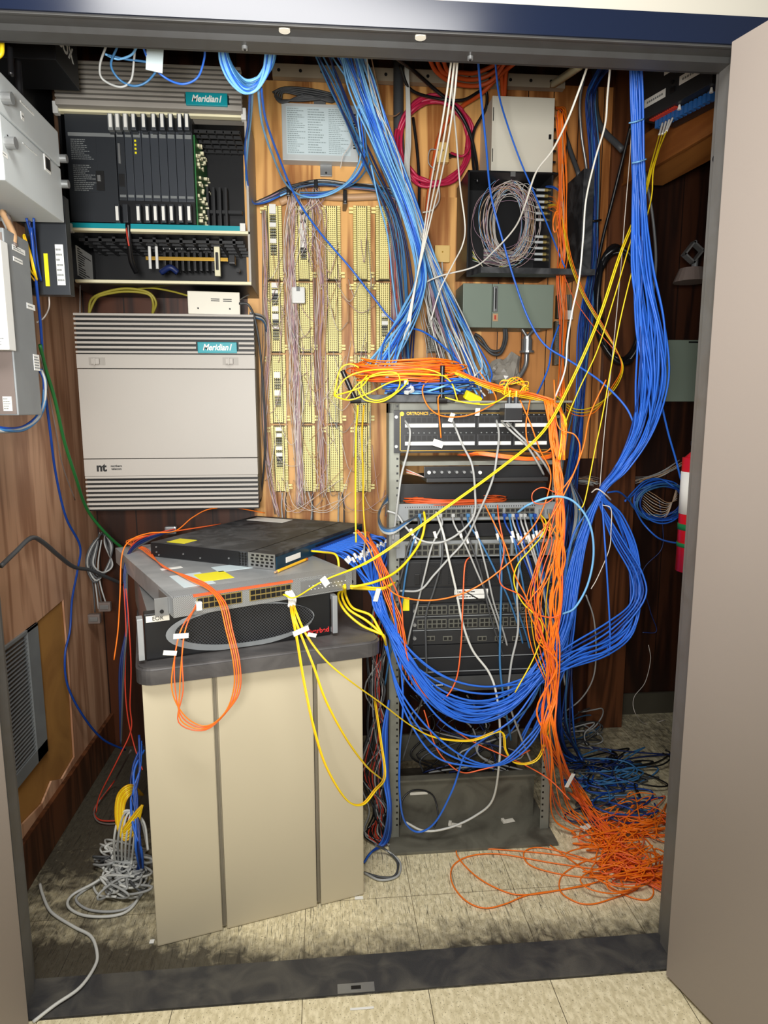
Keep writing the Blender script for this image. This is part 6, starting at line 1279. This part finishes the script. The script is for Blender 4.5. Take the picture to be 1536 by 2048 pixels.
for k in range(5): cable('module_fibre', 'orange or yellow fibre falling from the fibre modules of the upper rack switch', 'fibre cable', [(1082+16*(k % 2), 1026, YR-.04), (1086+14*(k % 2), 1045, YR-.09), (1088+8*k, 1080, YR-.11), (1070+8*k, 1140, YR-.12), (1052+10*k, 1210, YR-.12), (1062+8*k, 1290, YR-.12), (1090+4*k, 1360, YR-.13)], .0018, ['orange', 'yel2', 'orange2'][k % 3], 'fibres falling from the switch modules', n=7)
c1('orange_ring_fibre', 'orange fibre making a small ring right of the rack shelf', [(1110, 985, .44), (1085, 975, .43), (1066, 985, .43), (1066, 1003, .43), (1085, 1008, .43), (1105, 998, .43), (1116, 980, .43)], .0016, 'orange2')
c1('orange_low_fibre', 'orange fibre sagging low across the open bottom of the rack', [(848, 1420, .46), (870, 1490, .46), (895, 1525, .46), (925, 1545, .46), (960, 1540, .46), (1010, 1525, .46), (1060, 1500, .47)], .0021, 'orange2')
c1('orange_low_fibre', 'orange fibre slanting from the swag to the right upright foot', [(880, 1440, .47), (940, 1480, .47), (1000, 1508, .47), (1050, 1530, .46), (1100, 1560, .45), (1140, 1600, .42)], .0020, 'orange2')
for k, pts in enumerate(([(1108, 760, .5), (1115, 850, .46), (1150, 870, .44), (1160, 900, .44), (1148, 945, .44), (1120, 985, .43)], [(1060, 800, .5), (1052, 850, .47), (1058, 890, .47), (1085, 905, .47), (1105, 890, .47), (1108, 850, .47), (1095, 805, .5)], [(1040, 800, .5), (1062, 850, .46), (1080, 900, .46), (1100, 940, .46), (1098, 980, .46), (1075, 1040, .45), (1035, 1090, .44)])):
    cable('orange_curve_fibre', ['orange fibre bowing outward right of the patch panel', 'orange fibre loop over the right end of the patch panel', 'orange fibre crossing the patch panel corner and falling left'][k], 'fibre cable', pts, .002, 'orange', n=7)
for k in range(18):
    j = rnd(-1, 1); e = rnd(-1, 1)
    cable('dark_inner_cable', 'dark cable in the shadowed clutter behind the rack base', 'cable', [(810+250*random.random(), 1390, .85+.2*e), (820+230*random.random(), 1450, .8), (820+230*random.random(), 1510, .75), (830+230*random.random(), 1545, .75)], .0032, random.choice(['darkgrey', 'coil', 'grey', 'navyc', 'coil']), 'dark clutter cables behind the rack base', n=7)
for k in range(22):
    j = rnd(-1, 1); e = rnd(-1, 1)
    cable('gap_cable', 'cable in the dark gap between the cream stand and the rack', 'cable', [(765+14*j, 1180, .9), (755+22*e, 1290, .9), (750+26*j*e, 1380, .85), (756+24*e, 1470, .8), (746+26*j, 1550, .75), (758+24*e*j, 1620, .7), PF(752+24*j, 1665, .02), PF(765+16*e, 1690, .008)], .003, random.choice(['coil', 'darkgrey', 'coil', 'coil', 'darkgrey', 'coil', 'redc', 'navyc', 'grey']), 'cables in the gap beside the rack', n=6)
for k in range(4): cable('gap_blue_cable', 'blue cable hanging beside the cream stand and resting on the floor', 'network cable', [(778, 1400, .52), (765+3*k, 1470, .5), (768+3*k, 1560, .48), (776+2*k, 1620, .46), PF(765+4*k, 1680, .03), PF(742, 1705, .008), PF(728, 1725, .008)], .0034, ['blue', 'blue2'][k % 2], 'blue cables hanging beside the stand', n=7)
for k in range(2): cable('floor_grey_loop', 'grey cable looping on the floor at the foot of the stand', 'network cable', [PF(728, 1745, .006), PF(760, 1760-6*k, .006), PF(795-6*k, 1752, .006), PF(800-5*k, 1725, .006), PF(775, 1702, .02), PF(750, 1690, .05)], .0036, ['grey', 'darkgrey'][k], 'grey loops at the stand foot', n=7)
c1('base_black_loop', 'dark cable standing in a ring on the rack base', [(800, 1650, .52), (805, 1600, .56), (830, 1580, .58), (865, 1590, .58), (876, 1630, .55), (868, 1655, .52)], .003, 'coil', 'cable')
# ---------------------------------------------------------------- stand front cables
for k in range(4):
    dx = 4.2*k; p_end = s0+(s1-s0).normalized()*(ws*.12)+Vector((0, -.012, .02+.003*k))
    cable('orange_stand_fibre', 'orange fibre running over the switches, hanging in a loop in front of the cream stand', 'fibre cable', [csp(-.06, dc*.75, .03), PF(262+dx, 1078, ZC+.02), PF(285+dx, 1100, ZC+.008), PF(325, 1130+k, ZC+.004), PF(375, 1158-2*k, ZC+.004), PF(415, 1178-3*k, ZC+.004), P(438+dx, 1205, s0.y-.02), P(452+dx, 1260, s0.y-.06), P(466+dx, 1320, s0.y-.09), P(468+dx, 1375, s0.y-.09), P(450+dx, 1425-dx, s0.y-.09), P(412, 1452+dx*.6, s0.y-.08), P(370-dx, 1432+dx, s0.y-.08), P(344+8*(k % 2)-dx*.3+(18 if k > 1 else 0), 1380, s0.y-.08), P(350+(14 if k > 1 else 0), 1310, s0.y-.07), P(364+(8 if k > 1 else 0), 1255, s0.y-.05), p_end], .0017, ['orange', 'orange2'][k % 2], 'orange fibres looped in front of the stand', n=6)
papertag(362, 1272, s0.y-.085, .034, .013, .05, 'white tag on the orange fibres in front of the oval grille')
papertag(340, 1306, s0.y-.09, .030, .012, .2, 'white tag on the orange fibre above the countertop edge')
pe = lambda k: s0+(s1-s0).normalized()*(ws*(.60+.012*k))+Vector((0, -.006, .022))
for k, pts in enumerate(([(582, 1225, .17), (592, 1275, .15), (606, 1360, .13), (625, 1450, .10), (650, 1530, .10), (690, 1597, .12), (722, 1608, .15), (748, 1580, .2), (768, 1550, .3), (760, 1480, .4), (748, 1400, .5)], [(590, 1222, .17), (612, 1270, .15), (650, 1320, .13), (700, 1362, .15), (760, 1405, .25), (820, 1450, .35), (870, 1474, .4), (940, 1480, .42), (1000, 1462, .44), (1010, 1500, .44), (1030, 1525, .44), (1075, 1515, .44), (1100, 1440, .45)], [(586, 1228, .17), (605, 1280, .15), (625, 1330, .13), (650, 1400, .12), (690, 1475, .14), (730, 1530, .2), (760, 1556, .3)])):
    for h in range(2):
        q = [P(x+3*h, y+2*h, Y) for x, y, Y in pts]; s_ = pe(k)+Vector((.004*h, 0, 0))
        o = cable('yellow_stand_fibre', ['yellow fibre hanging in a deep loop in front of the stand and back up', 'yellow fibre slanting off the stand and sagging across the rack bottom', 'yellow fibre draped down the right of the stand front'][k], 'fibre cable', [s_, s_+Vector((.012, -.035, -.012))]+q, .0020, ['yel2', 'yel'][h], ['yellow deep loop fibres', 'yellow sagging fibres', 'yellow draped fibres'][k], n=7)
        MB().tube([s_, s_+Vector((.012, -.035, -.012)), q[0].lerp(s_, .3)], .0040, 8).build('white_boot', 'label', o)
papertag(602, 1262, .12, .040, .014, -.3, 'white flag tag on the yellow fibres over the oval grille'); papertag(624, 1270, .13, .022, .010, .3, 'small white clip tag on the yellow fibres beside the red lettering')
papertag(650, 1163, .17, .016, .026, -.6, 'white tag on the taut yellow fibre above the grey switch')
for k in range(3):
    cable('yellow_thick_lead', 'thick yellow network lead looping behind the grey switch and off the countertop corner', 'network cable', [PF(690, 1170+2*k, ZS+.02), P(676+8*k, 1192, .45), P(690+8*k, 1222-3*k, .42), P(722+9*k, 1250-10*k, .40), P(752+2*k, 1264-5*k, .38), P(768, 1272+2*k, .38), P(772, 1290, .42)], .0038, 'yel', 'thick yellow leads at the countertop corner', n=7)
for k in range(2): cable('yellow_network_lead', 'yellow network lead leaving the right ear of the grey switch toward the rack', 'network cable', [PF(702, 1172+4*k, ZS+.02), P(730, 1174+4*k, .42), P(765, 1176+2*k, .44), P(790, 1165, .48)], .0036, 'yel', 'yellow leads at the switch ear')
for k in range(5): cable('port_orange_fibre', 'orange fibre leaving the far end of the black switch toward the rack', 'fibre cable', [csp(wc+.006, dc*.93-.01*k, .02), csp(wc+.04, dc*.95-.01*k, .02), P(738+3*k, 1075+4*k, .62), P(752+5*k, 1120+6*k, .52), P(765+6*k, 1180+6*k, .46), P(790+4*k, 1250, .44), P(800+6*k, 1330+10*k, .43)], .0019, ['orange', 'orange2'][k % 2], 'orange fibres leaving the black switch', n=6)
cable('white_port_lead', 'thick pale lead curving from the black switch over the blue plugs', 'network cable', [csp(wc+.006, dc*.85, .025), csp(wc+.05, dc*.84, .025), P(728, 1108, .55), P(732, 1130, .52)], .003, 'lgreyc')
cable('yellow_port_lead', 'yellow lead from the first port of the black switch', 'network cable', [csp(wc+.006, .19, .018), csp(wc+.05, .18, .02), P(672, 1110, .50), P(678, 1140, .48), P(676, 1175, .46)], .0034, 'yel')
# behind/left of the stand
for k, pts in enumerate(([(530, 1026, 1.1), (470, 1016, 1.05), (420, 1018, 1.0), (385, 1035, .9), (350, 1062, .8), (300, 1066, .75), (262, 1080, .70), (244, 1110, .66), (240, 1190, .62), (236, 1260, .6), (228, 1320, .58)], [(350, 1058, .85), (300, 1070, .8), (265, 1090, .74), (250, 1140, .68), (256, 1220, .62), (262, 1330, .6), (260, 1410, .6), (262, 1460, .6), (235, 1520, .58), (200, 1590, .6), (192, 1625, .6)], [(340, 1064, .85), (290, 1078, .78), (262, 1100, .72), (248, 1150, .66), (252, 1260, .62), (250, 1360, .6), (255, 1430, .6), (268, 1490, .6), (285, 1540, .55)])):
    cable('orange_draped_fibre', ['orange fibre arching over the black switch and falling left of the stand', 'orange fibre falling left of the stand to the floor', 'orange fibre hanging close to the left side of the stand'][k], 'fibre cable', pts, .0021, ['orange', 'redc', 'redc'][k], n=7)
for k in range(3): cable('navy_draped_cable', 'dark blue cable falling along the left side of the stand', 'network cable', [(350-5*k, 1062, .84), (300, 1074+3*k, .78), (262, 1098+4*k, .72), (248+3*k, 1150, .66), (255, 1240, .63), (240+4*k, 1330, .6), (240+2*k, 1420, .6), (242, 1490, .62)], .0034, ['navyc', 'navyc', 'darkgrey'][k], 'dark blue cables left of the stand', n=7)
tag(MB().box(-.02, .02, -.012, .012, -.014, .014, 0, .006).build('foil_clip', 'steel'), 'crumpled silver clip gathering leads at the back of the grey switch', 'clip').location = PF(342, 1060, ZC+.02)
# ---------------------------------------------------------------- floor piles
def fl(x, y, z=.006): return PF(x, y, z)
def meander(cx, cy, sx, sy, n, zmax, rr):
    p = [rr.uniform(0, 6.28) for _ in range(6)]; w = (rr.uniform(.7, 1.3), rr.uniform(1.6, 2.8)); v = (rr.uniform(.7, 1.3), rr.uniform(1.5, 2.6)); L_ = n*1.05; pts = []
    for i in range(n*2):
        t_ = i/(n*2-1)*L_
        x = cx+sx*(.68*math.sin(w[0]*t_+p[0])+.36*math.sin(w[1]*t_+p[1])); y = cy+sy*(.68*math.sin(v[0]*t_+p[2])+.36*math.sin(v[1]*t_+p[3]))
        pts.append(PF(x, y, .004+zmax*(.5+.5*math.sin(1.3*t_+p[4]))))
    return pts
rr = random.Random(31)
for k in range(40):
    t_ = rr.random(); cx_ = 1262+rr.uniform(-50, 45); cy_ = 1700+rr.uniform(-80, 62)
    cable('floor_orange_fibre', 'orange fibre tangled in the big pile on the floor by the right jamb', 'fibre cable', meander(cx_, cy_, rr.uniform(40, 95), rr.uniform(16, 46), rr.randint(6, 10), .03, rr), .0021, rr.choice(['orange', 'orange', 'orange', 'orange2']), 'orange fibres tangled on the floor', n=5)
for k in range(16):
    x0_ = rr.uniform(1120, 1160); cable('floor_orange_fan', 'orange fibre fanning over the floor into the pile from the rack foot', 'fibre cable', [fl(1145+rr.uniform(-10, 10), 1570+rr.uniform(-10, 15), .05), fl(1185+rr.uniform(-12, 12), 1630+rr.uniform(-10, 10), .03), fl(1230+rr.uniform(-20, 20), 1690+rr.uniform(-15, 15), .02), fl(1280+rr.uniform(-10, 10), 1745+rr.uniform(-15, 15), .015), fl(1330, 1775+rr.uniform(-20, 12), .01)], .0019, rr.choice(['orange', 'orange2']), 'orange fibres fanning into the pile', n=6)
LO = [([(1325, 1765), (1240, 1738), (1130, 1712), (1040, 1702), (960, 1697), (915, 1698), (922, 1722), (960, 1758), (1015, 1785), (1060, 1789), (1130, 1778), (1200, 1762), (1250, 1738)], 'orange fibre in the far-reaching loop on the floor with the sharp left bend'),
      ([(1320, 1770), (1230, 1745), (1100, 1725), (1000, 1708), (940, 1712), (906, 1732), (904, 1765), (930, 1800), (968, 1816), (1010, 1808), (1055, 1790), (1120, 1780), (1180, 1770)], 'orange fibre in the wide outermost floor loop'),
      ([(1290, 1700), (1200, 1712), (1130, 1745), (1120, 1780), (1150, 1803), (1185, 1808), (1230, 1795), (1270, 1780), (1278, 1765), (1262, 1750)], 'orange fibre in the lower floor loop nearest the sill'),
      ([(1100, 1690), (1170, 1740), (1240, 1785), (1290, 1800), (1307, 1785), (1295, 1760), (1260, 1735)], 'orange fibre loop ending right beside the jamb foot'),
      ([(1330, 1745), (1200, 1755), (1120, 1748), (1060, 1730), (1048, 1705), (1075, 1695), (1130, 1705), (1210, 1730)], 'orange fibre in the small loop in front of the rack base')]
for pts, lab in LO:
    cable('floor_loop_fibre', lab, 'fibre cable', [fl(x, y, .004) for x, y in pts], .0021, 'orange', n=8)
for k in range(26):
    cable('floor_blue_cable', 'blue or dark cable lying in the clutter on the floor behind the orange pile', 'network cable', meander(1225+rr.uniform(-40, 40), 1555+rr.uniform(-45, 70), rr.uniform(50, 90), rr.uniform(14, 32), rr.randint(6, 9), .03, rr), .0031, rr.choice(['sblue', 'blue2', 'darkgrey', 'navyc', 'sblue', 'coil']), 'blue and dark cables on the floor behind the orange pile', n=5)
for k in range(8):
    cable('floor_curled_cable', 'grey cable curled on the floor beside the wood post', 'cable', meander(1150, 1440+rr.uniform(-20, 40), 55, 30, 8, .12, rr), .003, rr.choice(['grey', 'darkgrey', 'sblue']), 'grey curls beside the wood post', n=6)
c1('floor_beige_wire', 'thin beige wire curling down in front of the alcove baseboard', [(1297, 1290, 1.3), (1301, 1320, 1.3), (1290, 1365, 1.3), (1268, 1395, 1.25), (1270, 1425, 1.2), PF(1292, 1448, .004), PF(1330, 1440, .004)], .0015, 'whitew', 'wire')
# left floor pile
for k in range(22):
    cable('floor_grey_cable', 'grey cable in the loose pile on the floor left of the stand', 'network cable', meander(245+rr.uniform(-20, 15), 1735+rr.uniform(-40, 45), rr.uniform(30, 55), rr.uniform(16, 34), rr.randint(7, 10), .05, rr), .0036, rr.choice(['grey', 'lgreyc', 'darkgrey', 'grey']), 'grey cables piled left of the stand', n=5)
c1('floor_grey_big_loop', 'light grey cable in the widest loop of the pile left of the stand', [fl(300, 1735), fl(280, 1790), fl(255, 1822), fl(215, 1833), fl(165, 1830), fl(136, 1812), fl(145, 1790), fl(190, 1765, .02), fl(235, 1735, .03), fl(290, 1705, .03)], .0042, 'lgreyc', 'network cable')
c1('floor_grey_big_loop', 'light grey cable running just inside the widest loop left of the stand', [fl(302, 1760), fl(270, 1805), fl(235, 1822), fl(180, 1820), fl(152, 1800), fl(170, 1780), fl(220, 1750, .02)], .0038, 'grey', 'network cable')
for k in range(7): cable('yellow_floor_cable', 'yellow cable in the loops standing against the left side of the stand', 'network cable', [PF(286, 1590, .16), P(262, 1570+3*k, .5), P(236+2*k, 1590+4*k, .48), P(232+3*k, 1640+3*k, .46), P(248, 1680-4*k, .45), P(272, 1660-6*k, .46), P(285, 1610, .47)], .0035, ['yel2', 'yel'][k % 2], 'yellow cables left of the stand', n=6)
for k in range(6): cable('white_arch_cable', 'white or grey cable arching up over the pile left of the stand', 'network cable', [PF(232+6*k, 1740, .01), P(228+8*k, 1680, .45), P(240+7*k, 1630, .47), P(262+4*k, 1622+4*k, .48), P(288, 1645+3*k, .48), P(296, 1700, .42)], .0036, ['lgreyc', 'grey', 'lgreyc'][k % 3], 'pale cables arching over the left pile', n=6)
for k in range(6): cable('blue_floor_cable', 'dark blue cable bunched against the left side of the stand near the floor', 'network cable', [P(278+2*k, 1470+6*k, .6), P(272+rr.uniform(-8, 8), 1540, .55), P(266+rr.uniform(-8, 10), 1590, .5), P(268+rr.uniform(-10, 14), 1650, .45), P(280+rr.uniform(-8, 8), 1700, .42), PF(282+rr.uniform(-10, 8), 1745, .02)], .0038, ['blue2', 'navyc', 'blue'][k % 3], 'dark blue cables low beside the stand', n=6)
for k in range(2): cable('red_floor_cable', 'red cable crossing the shadowed floor left of the stand', 'network cable', [(262, 1500, .6), PF(230, 1560, .05), PF(200, 1600, .02), PF(188, 1622+4*k, .008), PF(200, 1640+5*k, .008), PF(240, 1640+6*k, .008), PF(285, 1625, .01)], .0028, ['redc', 'pinkgrey'][k], 'red and brown cables on the shadowed floor')
# coils on the right
for k in range(11):
    e = rnd(-1, 1); rx = rnd(.075, .12); rz_ = rnd(.06, .085); c = P(1322, 1003, 1.2)
    cable('alcove_blue_coil', 'blue cable in the round hank hanging in the alcove beside the extinguisher', 'network cable', [c+Vector((rx*math.cos(a), .02*math.sin(a+k)+.01*e, rz_*math.sin(a)+.006*e)) for a in [m_*math.pi/6+k for m_ in range(14)]], .0032, random.choice(['blue2', 'sblue', 'blue2', 'blue']), 'blue hank in the alcove', n=4)
c1('alcove_blue_cable', 'blue cable curving from the hank down to the extinguisher', [(1215, 985, .8), (1240, 985, .85), (1265, 1010, .95), (1285, 1045, 1.0), (1315, 1075, .95), (1345, 1085, .8), (1365, 1085, .7)], .0034, 'blue', 'network cable')
c1('alcove_blue_cable', 'straight blue cable falling from the right bundle to the extinguisher', [(1308, 700, .6), (1318, 780, .62), (1335, 860, .65), (1352, 920, .68), (1362, 960, .7)], .0034, 'blue', 'network cable')
for k in range(2): cable('alcove_link_cable', 'blue cable linking the tied bundle and the alcove hank', 'network cable', [(1250, 1003-2*k, 1.0), (1265, 985+6*k, 1.05), (1290, 962+5*k, 1.1), (1320, 958, 1.15), (1350, 975, 1.15)], .0032, 'blue', 'links to the alcove hank')
bundle('brown_wall_wire', 'thin brown wire strung level between the rack and the wood post', 'wire', 'level brown wires beside the post', [(1125, 960, 1.15, .028), (1150, 960, 1.2, .028), (1175, 962, 1.22, .03), (1192, 965, 1.22, .03)], 14, .0018, ['pinkgrey', 'grey', 'copper'], n=5)
bundle('brown_alcove_wire', 'thin brown wire strung across the alcove above the blue hank', 'wire', 'brown wires across the alcove', [(1270, 960, 1.3, .03), (1300, 955, 1.33, .02), (1330, 945, 1.33, .02), (1365, 925, 1.3, .03)], 9, .0015, ['pinkgrey', 'copper', 'grey'], n=5)
for k in range(9): cable('alcove_thin_wire', 'thin pale wire looping through the alcove hank', 'wire', [(1285, 975+5*k, 1.25), (1310, 990+6*k, 1.2), (1335, 1005+3*k, 1.2), (1355, 1000-4*k, 1.22)], .0013, ['copper', 'whitew'][k % 2], 'thin wires through the alcove hank')
c1('grey_arc_cable', 'pale grey cable bowing down beside the wood post to the floor', [(1172, 1190, .7), (1188, 1240, .75), (1192, 1310, .8), (1185, 1360, .85), (1160, 1400, .9), (1120, 1430, .95)], .0028, 'grey', 'cable')
c1('navy_thin_cable', 'thin dark cable dropping from the alcove hank toward the floor', [(1318, 1000, 1.2), (1326, 1060, 1.2), (1322, 1100, 1.2), (1285, 1145, 1.2), (1300, 1220, 1.2), (1313, 1262, 1.2), (1285, 1265, 1.2)], .0022, 'navyc', 'cable')
# top left loops at the header
for k in range(17):
    e = rnd(-1, 1); d = rnd(-1, 1)
    cable('header_loop_cable', 'blue cable in the bunch of loops hanging from the header beside the open cabinet', 'network cable', [(444+6*d, 88, .24), (450+9*d, 120+5*e, .27), (466+8*d, 152+10*e, .3), (490+4*d, 172+14*e, .32), (515+3*d, 165+14*e, .32), (534+8*d, 138+8*e, .3), (541+10*d, 108, .27), (540+8*d, 88, .25)], .0029, ['lbluec', 'blue', 'lbluec', 'sblue'][k % 4], 'blue loops hanging from the header', n=6)
for k, pts in enumerate(([(212, 92, .25), (200, 130, .28), (205, 158, .3), (240, 174, .3), (262, 160, .3), (268, 120, .28), (270, 92, .26)], [(235, 92, .25), (222, 130, .28), (240, 160, .3), (270, 172, .3), (298, 160, .3), (312, 130, .28), (250, 118, .28), (215, 110, .27)], [(285, 92, .25), (300, 125, .28), (330, 155, .3), (365, 168, .3), (395, 155, .3), (408, 120, .28), (410, 92, .26)], [(275, 92, .26), (262, 110, .27), (235, 118, .28), (210, 108, .27)])):
    cable('header_arc_cable', ['grey-blue cable loop hanging over the open cabinet hood at its left', 'second grey-blue loop crossing the open cabinet hood', 'blue cable arc hanging over the middle of the open cabinet hood', 'short blue strand at the header over the hood'][k], 'network cable', pts, .0026, ['grey', 'sblue', 'blue', 'lbluec'][k], n=7)
o = tag(MB().box(-.018, .018, -.001, .001, -.04, .04, 0).build('plastic_strip', 'lblue'), 'pale translucent plastic strip hanging at the header over the hood', 'plastic strip'); o.location = P(310, 105, .27); o.rotation_euler = (0, .1, .2)
c1('blue_drop_cable', 'blue cable falling from the header loops along the open cabinet side to the terminal columns', [(505, 180, .35), (502, 230, .55), (495, 300, .8), (492, 360, 1.0), (500, 400, 1.12), (512, 408, 1.18), (545, 398, 1.2), (575, 385, 1.2)], .0034, 'lbluec', 'network cable')
c1('blue_drop_cable', 'second blue cable falling from the header loops close beside the first', [(500, 178, .35), (497, 240, .55), (490, 300, .8), (496, 370, 1.0), (506, 405, 1.12), (530, 405, 1.18), (560, 392, 1.2)], .0030, 'blue', 'network cable')
c1('blue_diagonal_cable', 'long blue cable slanting from the header loops across all the terminal columns', [(522, 175, .35), (532, 240, .5), (560, 320, .7), (592, 395, .85), (640, 465, .95), (700, 535, 1.0), (745, 592, 1.0), (790, 645, 1.0), (850, 665, .95), (905, 710, .85), (940, 755, .75)], .0034, 'blue', 'network cable')
c1('blue_swag_to_box', 'blue cable swagging from the header loops over the column tops to the label box', [(516, 178, .35), (525, 250, .55), (545, 310, .75), (570, 365, 1.0), (600, 390, 1.1), (640, 394, 1.12), (680, 378, 1.1), (715, 345, 1.05), (733, 305, 1.0)], .0034, 'lbluec', 'network cable')
c1('blue_long_drop', 'pale blue cable falling from the fan in front of the fifth terminal column', [(742, 330, .95), (757, 400, 1.0), (775, 470, 1.05), (785, 560, 1.1), (795, 640, 1.1)], .003, 'lbluec', 'network cable')
WORLD, HALL, KEY, EXPO = .32, 48, 21, 0.20
# ================================================================== LIGHT
w = bpy.data.worlds.new('world'); S.world = w; w.use_nodes = True
w.node_tree.nodes['Background'].inputs[0].default_value = (1, .97, .92, 1); w.node_tree.nodes['Background'].inputs[1].default_value = WORLD
def area(name, loc, tgt, sx, sy, e, col=(1, 1, 1)):
    l = bpy.data.lights.new(name, 'AREA'); l.shape = 'RECTANGLE'; l.size = sx; l.size_y = sy; l.energy = e; l.color = col
    o = bpy.data.objects.new(name, l); COL.objects.link(o); o.location = loc
    o.rotation_euler = (Vector(tgt)-Vector(loc)).to_track_quat('-Z', 'Y').to_euler(); return o
area('hall_ceiling_light', (-.1, -1.1, 2.68), (0, -.9, 0), 1.2, .6, HALL, (1, .98, .94))
k_ = area('phone_light', (-.12, -1.62, 1.50), (.0, 1.3, 2.15), .30, .30, KEY, (1, .98, .95)); k_.data.spread = math.radians(105)
S.view_settings.view_transform = 'Standard'; S.view_settings.look = 'None'; S.view_settings.gamma = 1; S.view_settings.use_curve_mapping = False
S.view_settings.exposure = EXPO
bpy.context.view_layer.update()
